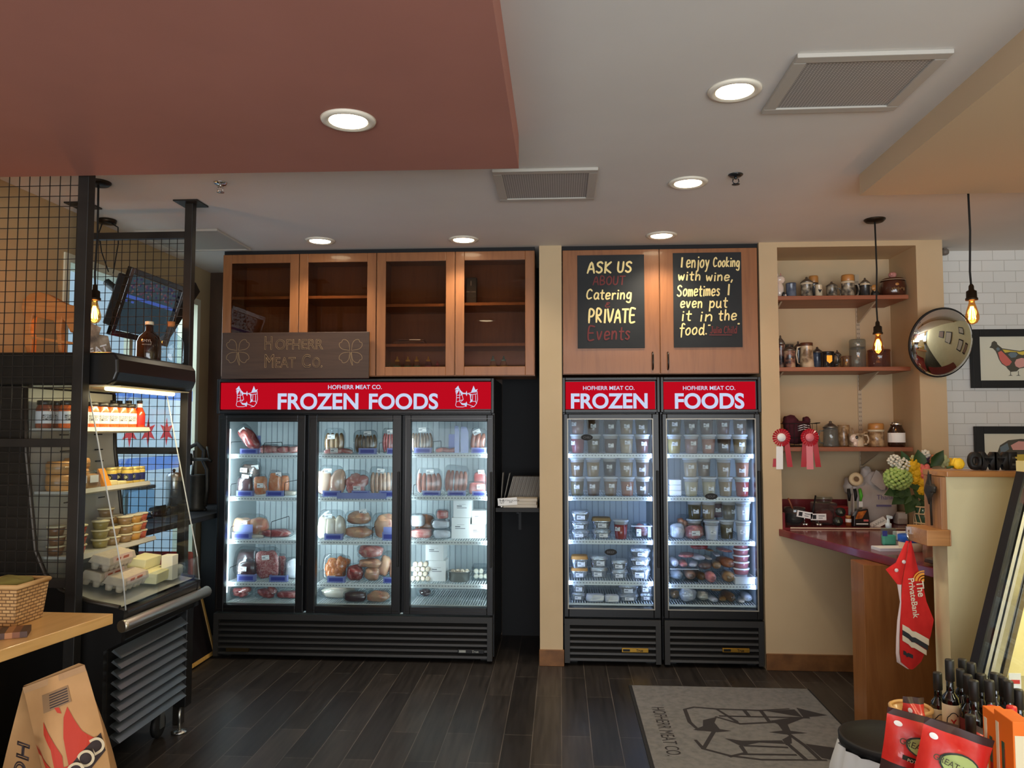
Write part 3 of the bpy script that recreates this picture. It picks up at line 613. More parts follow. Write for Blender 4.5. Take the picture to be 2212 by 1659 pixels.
def pack(kind, r, zbase, mat, label, Y=5.555, d=.055, lab=None, tilt=0, group=None, n=5, film=True, name=None):
    x, w, z, h = px_box(r, Y, zbase); _sd[0] += 1; g = random.Random(_sd[0])
    t = thing(name or ('sausage_pack' if kind == 'links' else 'meat_pack'), label, 'sausages' if kind == 'links' else 'meat', (x, Y, z + .0025), group=group, rot=(0, math.radians(tilt), 0))
    b = MB()
    if kind == 'links':
        for i in range(n):
            u = -w / 2 + w * .09 + (i + .5) * w * .82 / n; rr = w * .82 / n * .56; bow = g.uniform(-.12, .12) * rr * 2 + (i - (n - 1) / 2) * .004
            pts = [(u + bow * math.sin(PI * k / 6), g.uniform(-.004, .004), h * .06 + h * .74 * k / 6) for k in range(7)]
            b.tube(pts, rr, 10, rr=[rr * q for q in (.55, .92, 1, 1, 1, .92, .5)])
        core = 'sausages'
    elif kind == 'slab':
        b.blob((0, 0, h * .45), w * .44, d * .8, h * .43, .5, .05, 4, _sd[0]); core = 'meat'
    elif kind == 'lobes':
        for i in range(n):
            u = -w * .3 + w * .6 * (i / max(1, n - 1)); b.blob((u, g.uniform(-.01, .01), h * (.40 + g.uniform(-.05, .05))), w * .62 / n, d * .8, h * .40, .75, .08, 3.5, _sd[0] + i * 7, mat=Matrix.Rotation(g.uniform(-.25, .25), 3, 'Y'))
        core = 'meat'
    elif kind == 'lump':
        b.blob((0, 0, h * .46), w * .45, d, h * .46, .85, .10, 4, _sd[0]); core = 'meat'
    elif kind == 'pieces':
        for i in range(n):
            a = i * 2.4; b.blob((w * .30 * math.cos(a) * (.3 + .7 * (i % 3) / 2), .3 * d * math.sin(a * 1.3), h * (.22 + .5 * i / n)), w * .24, d * .7, h * .22, .8, .1, 4, _sd[0] * 3 + i, n=14, k=9, mat=Matrix.Rotation(g.uniform(-.6, .6), 3, 'Y'))
        core = 'meat'
    b.v = [(vx, vy, max(0.001, vz)) for vx, vy, vz in b.v]; part(core, b, mat, t)
    if film:
        f = MB().blob((0, 0, h * .5), w * .5, d * 1.06, h * .5, .42, .025, 5, _sd[0] + 50, n=24, k=12)
        f.v = [(vx, vy * max(.12, 1 - max(0, vz / h - .72) * 3.2), max(0, vz)) for vx, vy, vz in f.v]
        part('film', f, m_film, t)
    t.location.z += abs(math.sin(math.radians(tilt))) * w * .5
    for lx, lz, a in (lab or []): price(t, lx * w, -d * 1.1 * (1 if lz < .74 else .5) - .002, lz * h, min(.055, w * .45), .033, math.radians(a))
    return t
def holder(r, zbase, label, Y=5.477, back=0):
    x, w, z, h = px_box(r, Y, zbase)
    t = thing('tag_holder', label, 'tag holder', (x, Y, z), group='blue shelf tag holders')
    b = MB().box(-w / 2, w / 2, -.006, -.003, 0, h).box(-w / 2, -w / 2 + .004, -.003, .03, 0, h).box(w / 2 - .004, w / 2, -.003, .03, 0, h).box(-w / 2, w / 2, -.003, .03, 0, .002)
    if back: b.box(-w / 2, w / 2, .03, .033, 0, back)
    part('tray', b, m_blueh, t); part('insert', MB().box(-w * .4, w * .4, -.0068, -.006, h * .2, h * .75), M('violet_insert', (70, 78, 160), .5), t)
A_, B_, C_, D_ = ZT[0]; E_ = .373
FR, PR, TP = 'in the wide freezer', 'left door', 'top shelf'
L0, L1, L2_ = 'wide freezer left door', 'wide freezer middle door', 'wide freezer right door'
def shl(i): return ('top', 'second', 'third', 'fourth', 'bottom')[i] + ' shelf'
# left door
t = pack('lump', (498, 912, 530, 977), None, MT['red'], 'long pack of sliced dark meat leaning on the side wall, ' + L0, d=.03, lab=[(.0, .80, 0)], tilt=-38); t.location = at(556, 978, 5.56); t.location.z = A_ + .028
pack('lobes', (563, 960, 603, 978), A_, MT['pink'], 'flat pink meat pack lying on the top shelf, nearer the wall, ' + L0, n=3, Y=5.57)
pack('lobes', (605, 961, 645, 978), A_, MT['pink'], 'flat pink meat pack on the top shelf by the post, ' + L0, n=2, Y=5.57)
pack('slab', (520, 996, 563, 1070), B_, MT['darkmix'], 'tall dark mottled meat pack at the back of the second shelf, ' + L0, Y=5.72, lab=[(-.2, .72, 4), (.3, .8, -6)])
pack('slab', (513, 1024, 549, 1070), B_, MT['maroon'], 'dark meat pack with a white label, front of the second shelf, ' + L0, Y=5.56, d=.045, lab=[(.05, .86, 8)])
pack('slab', (550, 1026, 580, 1071), B_, MT['salmon'], 'orange salmon pack with a low label, left of the three, ' + L0, Y=5.53, d=.03, lab=[(.1, .45, 6)], tilt=-6)
pack('slab', (579, 1017, 607, 1071), B_, MT['salmon'], 'taller orange salmon pack, middle of the three, ' + L0, Y=5.6, d=.03, lab=[(.3, .84, -8)], tilt=3)
pack('slab', (604, 1023, 626, 1071), B_, MT['salmon'], 'narrow orange salmon pack, right of the three, ' + L0, Y=5.66, d=.03)
pack('slab', (610, 1060, 642, 1071), B_, MT['pale'], 'flat pale packet lying at the shelf edge by the door post, ' + L0, Y=5.535, d=.04)
t = pack('lobes', (512, 1094, 574, 1140), None, MT['chicken'], 'bagged pale joint of meat resting on the blue bin, ' + L0, Y=5.6, d=.08, n=2, lab=[(-.1, .6, 5)]); t.location.z = C_ + .012
pack('lump', (560, 1143, 632, 1164), C_, MT['red'], 'low streaky red meat pack on the third shelf, ' + L0, Y=5.58, lab=None)
pack('slab', (527, 1155, 572, 1164), C_, MT['pale'], 'thin clear packet at the front edge of the third shelf, ' + L0, Y=5.515, d=.022)
pack('slab', (508, 1184, 560, 1256), D_, MT['maroon'], 'large dark maroon roast leaning at the left wall, ' + L0, Y=5.68, d=.09, tilt=6)
pack('slab', (512, 1208, 553, 1256), D_, MT['maroon'], 'dark red meat pack with a white label before the maroon roast, ' + L0, Y=5.535, d=.03, lab=[(-.1, .55, 3)])
pack('slab', (550, 1184, 607, 1256), D_, MT['ground'], 'square flat pack of speckled ground meat, ' + L0, Y=5.56, d=.022, lab=[(.0, .68, -2)], tilt=-3)
pack('slab', (594, 1196, 619, 1256), D_, MT['ground'], 'second speckled ground meat pack, half hidden behind the square one, ' + L0, Y=5.64, d=.022)
pack('lump', (616, 1204, 648, 1256), D_, MT['wrapw'], 'bag of pale meat by the post on the fourth shelf, ' + L0, Y=5.6, d=.05)
for i, (r, s) in enumerate((((500, 1265, 544, 1302), 'nearest the wall'), ((553, 1266, 600, 1302), 'in the middle'), ((598, 1276, 645, 1302), 'flat, by the door post'))):
    pack('pieces' if i < 2 else 'slab', r, E_, MT['red'], 'red meat bundle on the bottom rack %s, %s' % (s, L0), Y=5.6, d=.05, n=6)
for r, z, s in (((519, 969, 557, 979), A_, 'on the top shelf'), ((511, 1060, 546, 1072), B_, 'before the dark meat pack'), ((575, 1060, 612, 1072), B_, 'before the salmon packs'),
                ((513, 1241, 551, 1256), D_, 'before the maroon roast'), ((582, 1243, 620, 1256), D_, 'before the ground meat')): holder(r, z, 'blue tag holder %s, %s' % (s, L0))
holder((502, 1150, 542, 1165), C_, 'tall blue bin front under the bagged joint, ' + L0, back=.10)
# middle door
pack('links', (700, 926, 746, 979), A_, MT['tan'], 'pack of tan sausages with a label across the middle, ' + L1, d=.03, lab=[(-.1, .66, -2)], n=4, Y=5.6)
pack('lobes', (700, 967, 762, 979), A_, MT['pink'], 'flat pink meat pack in front of the tan sausages, ' + L1, Y=5.5, d=.03, n=3, lab=[(-.1, .5, 0)])
pack('links', (764, 930, 816, 979), A_, MT['brown'], 'pack of thin brown bratwurst on the top shelf, ' + L1, d=.03, lab=[(.1, .86, -4)], n=6)
pack('links', (826, 926, 856, 979), A_, MT['redlink'], 'pack of red sausages by the right post, ' + L1, d=.03, lab=[(.1, .86, -3)], n=5)
pack('lobes', (688, 1006, 742, 1071), B_, MT['breast'], 'pack of plump chicken breasts with a label on top, ' + L1, d=.045, n=2, lab=[(-.08, .82, -2)])
pack('pieces', (742, 1016, 797, 1071), B_, MT['pink'], 'pack of streaky pork pieces with a low label, ' + L1, d=.045, n=7, lab=[(.1, .3, 2)])
pack('links', (797, 1009, 856, 1071), B_, MT['rawlink'], 'pack of pale raw sausages by the right post, ' + L1, d=.035, n=6, lab=[(-.05, .86, 6)])
pack('lobes', (688, 1102, 746, 1164), C_, MT['pale'], 'tall clear bag of pale chicken with a white label, ' + L1, d=.045, n=3, lab=[(-.1, .78, -3)])
pack('lump', (743, 1136, 806, 1164), C_, MT['chicken'], 'whole chicken pack, lower of two on the third shelf, ' + L1, d=.06, Y=5.58)
t = pack('lump', (748, 1108, 803, 1137), None, MT['chicken'], 'whole chicken pack, upper of two on the third shelf, ' + L1, d=.06, Y=5.60, lab=[(.2, .95, -14)]); t.location.z = C_ + .098
pack('lump', (806, 1108, 858, 1164), C_, MT['chicken'], 'large chicken pack behind the blue bin by the right post, ' + L1, d=.06, Y=5.61)
pack('pieces', (698, 1196, 748, 1257), D_, MT['orange'], 'square pack of shredded orange food, front one, ' + L1, d=.04, n=9, lab=[(-.05, .12, -2)])
pack('pieces', (728, 1200, 756, 1257), D_, MT['orange'], 'pack of shredded orange food, half hidden rear one, ' + L1, d=.04, n=6, Y=5.66)
for r, z, s, m in (((748, 1221, 788, 1257), D_, 'bottom left of the heap', 'red'), ((786, 1224, 822, 1257), D_, 'bottom right of the heap', 'chicken'), ((774, 1207, 826, 1228), D_ + .092, 'middle of the heap', 'chicken'), ((772, 1178, 828, 1206), D_ + .165, 'top of the heap', 'pink')):
    t = pack('lump', r, None, MT[m], 'cut chicken pack, %s on the fourth shelf, %s' % (s, L1), d=.05, Y=5.57); t.location.z = z
pack('lobes', (818, 1196, 858, 1257), D_, MT['chicken'], 'pack of drumsticks leaning by the right post on the fourth shelf, ' + L1, d=.05, n=2, tilt=12, Y=5.62)
pack('lump', (690, 1266, 772, 1302), E_, MT['pale'], 'long pale wrapped joint on the bottom rack, ' + L1, d=.06, Y=5.64)
pack('slab', (742, 1276, 794, 1312), E_, MT['maroon'], 'dark red beef bag in front on the bottom rack, ' + L1, d=.035, Y=5.515)
pack('lump', (790, 1276, 844, 1314), E_, MT['chicken'], 'big round pale chicken in a clear bag on the bottom rack, ' + L1, d=.05, Y=5.53)
for r, z, s in (((775, 968, 812, 979), A_, 'before the brown bratwurst'), ((836, 968, 858, 979), A_, 'before the red sausages'), ((697, 1060, 735, 1072), B_, 'before the chicken breasts'), ((760, 1060, 797, 1072), B_, 'before the pork pieces'),
                ((820, 1060, 856, 1072), B_, 'before the pale raw sausages'), ((701, 1153, 740, 1165), C_, 'before the bag of pale chicken'), ((707, 1245, 745, 1258), D_, 'before the orange food'), ((828, 1247, 858, 1258), D_, 'before the drumsticks')): holder(r, z, 'blue tag holder %s, %s' % (s, L1))
holder((826, 1150, 856, 1165), C_, 'tall blue bin front before the large chicken pack, ' + L1, back=.09)
a, c = at(728, 1077, 5.455), at(835, 1065, 5.455)
tag(MB().box(a.x, c.x, 5.45, 5.4565, a.z, c.z).build('tag_strip', m_blueh), 'long lavender plastic strip clipped to the second shelf, ' + L1, 'tag strip')
# right door
A3, B3, C3, D3 = ZT[2]
pack('links', (886, 926, 936, 979), A3, MT['brown'], 'pack of thick brown sausages on the top shelf, ' + L2_, d=.035, n=7, lab=[(.05, .94, -5)])
pack('lobes', (942, 966, 986, 979), A3, MT['pink'], 'small flat meat packet on the top shelf, ' + L2_, d=.03, n=3)
pack('links', (1012, 928, 1048, 979), A3, MT['rust'], 'pack of three sausages with a tilted label, ' + L2_, d=.03, n=3, lab=[(-.15, .82, -32)], tilt=8)
pack('links', (898, 1012, 956, 1071), B3, MT['rust'], 'pack of reddish sausages, left one on the second shelf, ' + L2_, d=.035, n=5, lab=[(.05, .86, -4)])
pack('links', (956, 1008, 1010, 1071), B3, MT['rust'], 'pack of curved reddish sausages, middle of the second shelf, ' + L2_, d=.035, n=5, tilt=5)
pack('slab', (1010, 1040, 1052, 1071), B3, MT['pink'], 'pink ground meat pack, lower front one by the edge, ' + L2_, d=.03, lab=[(.2, .6, -3)])
pack('slab', (1022, 1014, 1052, 1071), B3, MT['redlink'], 'red ground meat pack with a label on top, by the edge, ' + L2_, d=.028, Y=5.63, lab=[(.1, .88, -2)])
pack('slab', (886, 1141, 936, 1166), C3, MT['pink'], 'wide pink and white packet, lower left of the third shelf, ' + L2_, d=.05)
t = pack('slab', (886, 1114, 919, 1142), None, MT['wrapw'], 'white wrapped packet on top of the wide pink packet, ' + L2_, d=.045); t.location.z = C3 + .083
pack('lump', (893, 1110, 940, 1166), C3, MT['ham'], 'brown smoked ham behind the white packets, ' + L2_, d=.06, Y=5.7)
for i, (r, s) in enumerate((((934, 1145, 976, 1166), 'lowest of three'), ((932, 1126, 974, 1146), 'middle of three'), ((942, 1106, 970, 1127), 'topmost of three'))):
    t = pack('slab', r, None, MT['wrapw'] if i < 2 else MT['pink'], 'white wrapped meat packet, %s stacked beside the ham, %s' % (s, L2_), d=.045); t.location.z = C3 + (.001, .071, .139)[i]
def carton(r, zb, label, Y=5.54, d=.14):
    x, w, z, h = px_box(r, Y, None); t = thing('white_carton', label, 'carton', (x, Y, zb), group='plain white cartons')
    part('box', MB().box(-w / 2, w / 2, 0, d, 0, h), m_white, t, .002)
    b = MB().box(-w * .3, -w * .02, -.0006, 0, h * .55, h * .6).box(-w * .3, w * .25, -.0006, 0, h * .47, h * .5).box(-w * .2, w * .2, -.0006, 0, h * .66, h * .67)
    part('print', b, m_print, t); return zb + h
zz = carton((975, 1121, 1015, 1166), C3, 'tall white carton, lower one of the left pair on the third shelf')
carton((979, 1078, 1018, 1121), zz + .001, 'tall white carton, upper one of the left pair on the third shelf')
zz = carton((1015, 1135, 1048, 1165), C3, 'squat white carton, lower one of the right pair on the third shelf', Y=5.56)
carton((1019, 1106, 1050, 1135), zz + .001, 'squat white carton, upper one of the right pair on the third shelf', Y=5.565)
zz = carton((926, 1217, 963, 1261), D3, 'tall white carton standing on the fourth shelf among marrow bones')
carton((919, 1177, 958, 1217), zz + .001, 'tall white carton on top of the one among the marrow bones', d=.2)
m_bone = noisy('bone', [(.3, (206, 186, 164)), (.7, (236, 226, 208))], ns=14, rough=.5); m_marrow = M('marrow', (150, 92, 80), .5)
i = 0
def bone(x, y, z, label, r=.017):
    t = thing('marrow_bone', label, 'bone', (x, y, z), group='cut marrow bones'); part('ring', MB().lathe([(r * .5, 0), (r, .001), (r * 1.04, .03), (r * .5, .03)], n=12, mat=Matrix.Rotation(PI / 2, 4, 'X') @ Matrix.Translation((0, 0, -.03))), m_bone, t)
    part('marrow', MB().lathe([(.0005, .006), (r * .52, .006), (r * .52, .02), (.0005, .02)], n=10, mat=Matrix.Rotation(PI / 2, 4, 'X') @ Matrix.Translation((0, 0, -.03))), m_marrow, t)
x0 = at(886, 1250, 5.53).x
for row, cnt in enumerate((4, 3, 4, 3)):
    for k in range(cnt):
        bone(x0 + .018 + k * .0365 + (.018 if row % 2 else 0), 5.53 + rnd.uniform(0, .01), D3 + .018 + row * .034, 'cut marrow bone in the heap left of the cartons, %s row, %s from the left' % (('lowest', 'second', 'third', 'top')[row], ('first', 'second', 'third', 'fourth')[k]))
a, c = at(968, 1258, 5.56), at(1017, 1231, 5.56); pw = c.x - a.x
t = thing('steel_pan', 'small steel pan of bones on the fourth shelf', 'pan', ((a.x + c.x) / 2, 5.56, D3))
b = MB().lathe([(.001, 0), (pw * .40, .0), (pw * .45, .01), (pw * .47, .07), (pw * .54, .072), (pw * .54, .075), (pw * .46, .074), (pw * .44, .012), (.001, .006)], n=32, mat=Matrix.Identity(4), sx=1, sy=.75); part('pan', b, m_steel, t)
for k in range(4): bone((a.x + c.x) / 2 - .05 + k * .034, 5.56 + .01 * (k % 2), D3 + .064, 'pale bone in the steel pan, %s from the left' % ('first', 'second', 'third', 'fourth')[k])
a, c = at(1019, 1258, 5.58), at(1052, 1225, 5.58); w = c.x - a.x
t = thing('plastic_tub', 'clear plastic tub of pale bones at the right end of the fourth shelf', 'tub', ((a.x + c.x) / 2, 5.58, D3))
b = MB().frame(-w / 2, w / 2, 0, .14, 0, .10, .002); part('tub', MB().box(-w / 2, w / 2, -.002, 0, 0, .1).box(-w / 2, -w / 2 + .002, 0, .14, 0, .1).box(w / 2 - .002, w / 2, 0, .14, 0, .1).box(-w / 2, w / 2, .14, .142, 0, .1).box(-w / 2, w / 2, 0, .14, 0, .002), m_clear, t)
for k in range(5): bone((a.x + c.x) / 2 - .03 + (k % 3) * .036, 5.625, D3 + .022 + (k // 3) * .036, 'pale bone inside the clear tub, %s, %s' % (('lower row', 'upper row')[k // 3], ('left', 'middle', 'right')[k % 3]))
pack('pieces', (900, 1270, 938, 1306), .372, MT['maroon'], 'small dark meat pack far back on the otherwise empty bottom rack', Y=5.74, d=.05, n=4)
for r, z, s in (((895, 967, 932, 979), A3, 'before the thick brown sausages'), ((1018, 967, 1050, 979), A3, 'before the three sausages'), ((913, 1060, 951, 1072), B3, 'before the left reddish sausages'),
                ((967, 1060, 1005, 1072), B3, 'before the curved sausages'), ((1020, 1061, 1050, 1072), B3, 'before the pink ground meat')): holder(r, z, 'blue tag holder %s, %s' % (s, L2_))
for r, s in (((982, 920, 992, 979), 'left'), ((995, 922, 1012, 979), 'right')):
    x, w, z, h = px_box(r, 5.52, A3); tag(MB().prism([(-w / 2, 0), (w / 2, 0), (w / 2, h * .8), (w * .2, h), (-w / 2, h)], 'y', 0, .01).build('plastic_divider', thin('blue_plastic', (150, 180, 240), 1, .1, milk=.25), None, loc=(x, 5.52, A3)), 'upright pale blue plastic divider, %s of two on the top shelf' % s, 'divider')
x, w, z, h = px_box((969, 938, 982, 979), 5.6, A3)
tag(MB().box(-w / 2, w / 2, 0, .004, 0, h).build('blue_card', m_blueh, None, loc=(x, 5.6, A3)), 'blue plastic card behind the small flat packet on the top shelf', 'card')
x, w, z, h = px_box((542, 941, 563, 979), 5.62, A_)
tag(MB().box(-w / 2, w / 2, 0, .004, 0, h).build('blue_card', m_blueh, None, loc=(x, 5.62, A_)), 'blue plastic card behind the long leaning meat pack', 'card')
# black wire dividers on the shelves
for px0, px1, pyt, z, s in ((500, 0, 955, A_, 'by the wall on the top shelf, left door'), (571, 0, 957, A_, 'in the middle of the top shelf, left door'), (500, 0, 1046, B_, 'by the wall on the second shelf, left door'), (616, 0, 1042, B_, 'by the post on the second shelf, left door'),
                            (500, 0, 1138, C_, 'by the wall on the third shelf, left door'), (587, 0, 1127, C_, 'in the middle of the third shelf, left door'), (497, 0, 1226, D_, 'by the wall on the fourth shelf, left door'),
                            (820, 0, 957, A_, 'on the top shelf, middle door'), (805, 0, 1140, C_, 'on the third shelf, middle door'), (936, 0, 954, A3, 'on the top shelf, right door'), (894, 0, 1048, B3, 'by the post on the second shelf, right door')):
    p = at(px0, pyt, 5.5); h = p.z - z
    tag(MB().tube([(0, 0, .002), (0, 0, h - .012), (0, .012, h), (0, .36, h), (0, .37, h - .012), (0, .37, .002)], .0022, 6).build('wire_divider', m_blackm, None, loc=(p.x, 5.49, z)), 'black wire divider ' + s, 'wire divider', 'black wire shelf dividers')

# --- soup tubs
m_lid = M('frosted_lid', (206, 212, 216), .3, alpha=.92); m_head = M('tub_headspace', (168, 164, 158), .2, coat=.5)
cup_me = MB().lathe([(.001, 0), (.037, 0), (.0395, .003), (.0475, .10)], n=24, mi=0).lathe([(.0475, .10), (.0500, .124)], n=24, mi=1).mesh('cup', [m_lid, m_head])
lid_me = MB().lathe([(.0500, .119), (.0545, .121), (.0548, .131), (.052, .133), (.049, .130), (.001, .130)], n=28).mesh('lid', [m_lid])
def soup(name, a): return M('soup_' + name, tuple(v * .86 for v in a), .32, coat=.8)
SP = {'rosy': ((156, 84, 88), 'rosy red'), 'olive': ((104, 90, 56), 'olive brown'), 'brown': ((96, 70, 50), 'brown'), 'cream': ((196, 176, 142), 'cream'), 'chili': ((98, 52, 44), 'dark red'), 'amber': ((126, 96, 60), 'amber'), 'dark': ((66, 52, 44), 'dark'),
      'tan': ((160, 134, 92), 'tan'), 'yellow': ((178, 156, 90), 'yellow'), 'pinkish': ((166, 128, 116), 'pinkish'), 'salmon': ((170, 112, 82), 'orange'), 'pale': ((196, 186, 150), 'pale yellow'), 'red': ((160, 58, 48), 'bright red'), 'white': ((226, 230, 236), 'white'), 'plum': ((92, 50, 64), 'plum')}
ORD = ('first', 'second', 'third', 'fourth', 'fifth')
def tub(px, py, Y, z, s, label, lx=0.0, lz=.5, lw=1.0, sc=1.0):
    x = at(px, py, Y).x; t = thing('soup_tub', label, 'tub of soup', (x, Y, z), group='clear deli tubs of soup'); t.scale = (sc, sc, sc)
    link('cup', cup_me, t, mat=soup(s, SP[s][0])); link('lid', lid_me, t)
    if lw:
        z0 = .02 + lz * .085; r = .0385 + .009 * z0 / .1; a = math.asin(max(-.9, min(.9, lx))); o = price(t, r * math.sin(a) * 1.01, -r * math.cos(a) * 1.012, z0, .038 * lw, .028); o.rotation_euler = (math.radians(-6), 0, a); 
def tubrow(pyc, z, spec, fr, lvl, Y=5.525):
    for k, e in enumerate(spec):
        if e is None: continue
        px, s, lx, lz = e[:4]; dy = e[4] if len(e) > 4 else 0
        tub(px, pyc, Y + dy, z, s, '%s soup tub, %s from left, %s, %s' % (SP[s][1], ORD[k], lvl, fr))
        t = None
        last = [o for o in COL.objects if o.name.startswith('price_label')][-1:]
FZ, FD = 'FROZEN freezer', 'FOODS freezer'
def rowx(pyc, z, spec, fr, lvl, Y=5.525):
    for k, e in enumerate(spec):
        if e: tub(e[0], pyc, Y + (e[4] if len(e) > 4 else 0), z, e[1], '%s soup tub, %s from left, %s, %s' % (SP[e[1]][1], ORD[k], lvl, fr), e[2], e[3])
S1 = [1.44, 1.14, .838, .556]; S2 = [1.439, 1.14, .837, .54]; TH = .1345
rowx(955, S1[0], [(1248, 'rosy', -.75, .6), (1282, 'olive', .2, .6, .06), (1319, 'brown', 0, .4, .03), (1353, 'cream', .1, .65), (1387, 'chili', .2, .55)], FZ, 'lower row of top shelf')
rowx(915, S1[0] + TH, [(1248, 'pinkish', -.6, .6), (1281, 'brown', 0, .45, .06), (1318, 'dark', .1, .4, .03), (1353, 'tan', 0, .42), (1386, 'olive', -.1, .35)], FZ, 'upper row of top shelf')
rowx(1048, S1[1], [(1247, 'olive', -.1, .5), (1282, 'brown', -.2, .55), (1319, 'amber', .1, .6), (1355, 'salmon', .2, .4), (1388, 'dark', -.05, .4)], FZ, 'lower row of second shelf')
rowx(1006, S1[1] + TH, [(1247, 'amber', -.1, .5), (1281, 'tan', .15, .5), (1317, 'dark', -.1, .55, .08), (1353, 'tan', -.05, .5), (1388, 'brown', -.2, .35)], FZ, 'upper row of second shelf')
rowx(1140, S1[2], [(1341, 'red', -.55, .6)], FZ, 'third shelf alone')
rowx(955, S2[0], [(1456, 'yellow', 0, .55), (1493, 'pinkish', .2, .6), (1530, 'salmon', -.2, .3), (1564, 'brown', -.1, .35, .05), (1598, 'tan', .1, .5, .04)], FD, 'lower row of top shelf')
rowx(915, S2[0] + TH, [(1457, 'olive', -.1, .6, .03), (1492, 'dark', 0, .45), (1526, 'brown', -.2, .5), (1562, 'chili', 0, .55, .05), (1598, 'brown', -.2, .45, .03)], FD, 'upper row of top shelf')
rowx(1048, S2[1], [None, (1493, 'pale', .15, .35), (1531, 'pale', .2, .4), (1567, 'tan', 0, .35, .02), (1603, 'red', .3, .35)], FD, 'lower row of second shelf')
rowx(1006, S2[1] + TH, [None, (1491, 'cream', 0, .6), (1520, 'amber', .1, .55, .08), (1563, 'tan', .1, .4), (1603, 'salmon', -.25, .3)], FD, 'upper row of second shelf')
rowx(1140, S2[2], [None, None, (1537, 'white', .1, .4), (1570, 'olive', .1, .5, .07), (1605, 'white', -.2, .45)], FD, 'lower row of third shelf')
rowx(1100, S2[2] + TH, [(1500, 'olive', .1, .4, .09), (1530, 'tan', -.6, .4, .09), (1549, 'plum', 0, .4, .20), (1574, 'olive', .6, .4, .09), (1605, 'white', .1, .45)], FD, 'upper row of third shelf')
# the tubs at the back that carry the far ones
rowx(1140, S2[2], [(1500, 'amber', .1, .4, .09), (1530, 'brown', .1, .4, .20), None, None, None], FD, 'rear of third shelf')
# --- foil pans
m_foil = noisy('crinkled_foil', [(.3, (176, 180, 186)), (.7, (214, 218, 222))], ns=40, rough=.25, bmp=.5, metal=.9); m_plid = thin('clear_pan_lid', (235, 240, 245), 1.0, .15, milk=.18); m_bake = M('baked_crust', (186, 132, 66), .7)
def pan(r, z, label, lidm=None, Y=5.53, hh=None):
    x, w, z_, h = px_box(r, Y, z); h = hh or h; t = thing('foil_pan', label, 'foil pan', (x, Y + .04, z), group='foil pans with white labels')
    d = w * .45; a = w * .5; b = MB(); k = .78; n = 12
    def ring(s, zz): return [(a * s * math.copysign(abs(math.cos(q)) ** .35, math.cos(q)), d * s * math.copysign(abs(math.sin(q)) ** .35, math.sin(q)), zz) for q in [2 * PI * i / 24 + .13 for i in range(24)]]
    vs = ring(k, 0) + ring(.95, h * .66) + ring(1.0, h * .68) + ring(1.0, h * .72); fs = [(j * 24 + i, j * 24 + (i + 1) % 24, j * 24 + 24 + (i + 1) % 24, j * 24 + 24 + i) for j in range(3) for i in range(24)]
    b.add(vs, fs + [tuple(range(24))]); part('pan', b, m_foil, t)
    vs = ring(.98, h * .72) + ring(.9, h * .96) + ring(.8, h); b = MB().add(vs, [(j * 24 + i, j * 24 + (i + 1) % 24, j * 24 + 24 + (i + 1) % 24, j * 24 + 24 + i) for j in range(2) for i in range(24)] + [tuple(48 + i for i in range(24))])
    part('lid', b, lidm or m_plid, t); price(t, w * rnd.uniform(-.08, .1), -d * .93, h * .36, w * .42, h * .44).rotation_euler = (math.radians(-10), 0, 0)
    return z + h
def panstack(px0, px1, zs_, pys, where, lids=None, Y=5.53):
    z = zs_; n = len(pys)
    for i, (yb, yt) in enumerate(pys):
        a = at(px0, yb, Y).z; c = at(px0, yt, Y).z
        nm = ('only one', '')[0] if n == 1 else (('lower', 'upper') if n == 2 else ('lowest', 'middle', 'topmost'))[i]
        z = pan((px0, yt, px1, yb), z, ('foil pan, %s of its stack, ' % nm if n > 1 else 'single foil pan, ') + where, (lids or [None] * 9)[i], Y, c - a) + .0005
panstack(1233, 1274, S1[2], [(1165, 1147), (1147, 1128), (1128, 1106)], 'at the left of the third shelf, ' + FZ)
panstack(1278, 1321, S1[2], [(1165, 1145), (1144, 1120)], 'next to the red soup tub, ' + FZ, [None, M('kraft_lid', (150, 122, 78), .6)])
panstack(1233, 1271, S1[3], [(1251, 1229), (1229, 1203)], 'with orange crust on the fourth shelf, ' + FZ, [m_bake, m_bake])
panstack(1274, 1314, S1[3], [(1251, 1228), (1228, 1203)], 'left of the plaque on the fourth shelf, ' + FZ, Y=5.56)
panstack(1320, 1357, S1[3], [(1253, 1233), (1233, 1213)], 'right of the plaque on the fourth shelf, ' + FZ)
panstack(1361, 1406, S1[3], [(1254, 1225), (1225, 1207), (1207, 1188)], 'at the right end of the fourth shelf, ' + FZ)
panstack(1234, 1266, .402, [(1306, 1290), (1290, 1266)], 'at the left of the bottom rack, ' + FZ)
panstack(1335, 1380, .402, [(1306, 1291), (1290, 1268)], 'beside the white packets on the bottom rack, ' + FZ, Y=5.54)
panstack(1382, 1411, .402, [(1306, 1290), (1290, 1267)], 'at the right end of the bottom rack, ' + FZ, Y=5.54)
m_paper = noisy('wrapping_paper', [(.3, (206, 210, 220)), (.7, (232, 234, 240))], ns=18, rough=.6, bmp=.4)
def packet(r, z, label, Y=5.53, d=.05, m=m_paper, tilt=0):
    x, w, z_, h = px_box(r, Y, z); _sd[0] += 1; t = thing('paper_packet', label, 'packet', (x, Y, z), rot=(0, math.radians(tilt), 0))
    part('parcel', MB().blob((0, 0, h * .48), w * .5, d, h * .48, .45, .07, 5, _sd[0], n=16, k=8), m, t); part('flap', MB().add([(-w * .3, -d - .002, h * .2), (w * .42, -d - .004, h * .3), (w * .46, -d + .01, h * .85), (-w * .1, -d - .002, h * .95)], [(0, 1, 2, 3)]), m_label, t)
packet((1266, 1282, 1306, 1303), .402, 'grey white wrapped packet lying on the bottom rack, ' + FZ); packet((1306, 1284, 1337, 1306), .402, 'crumpled white paper packet next to the foil pans on the bottom rack, ' + FZ, Y=5.5, d=.04)
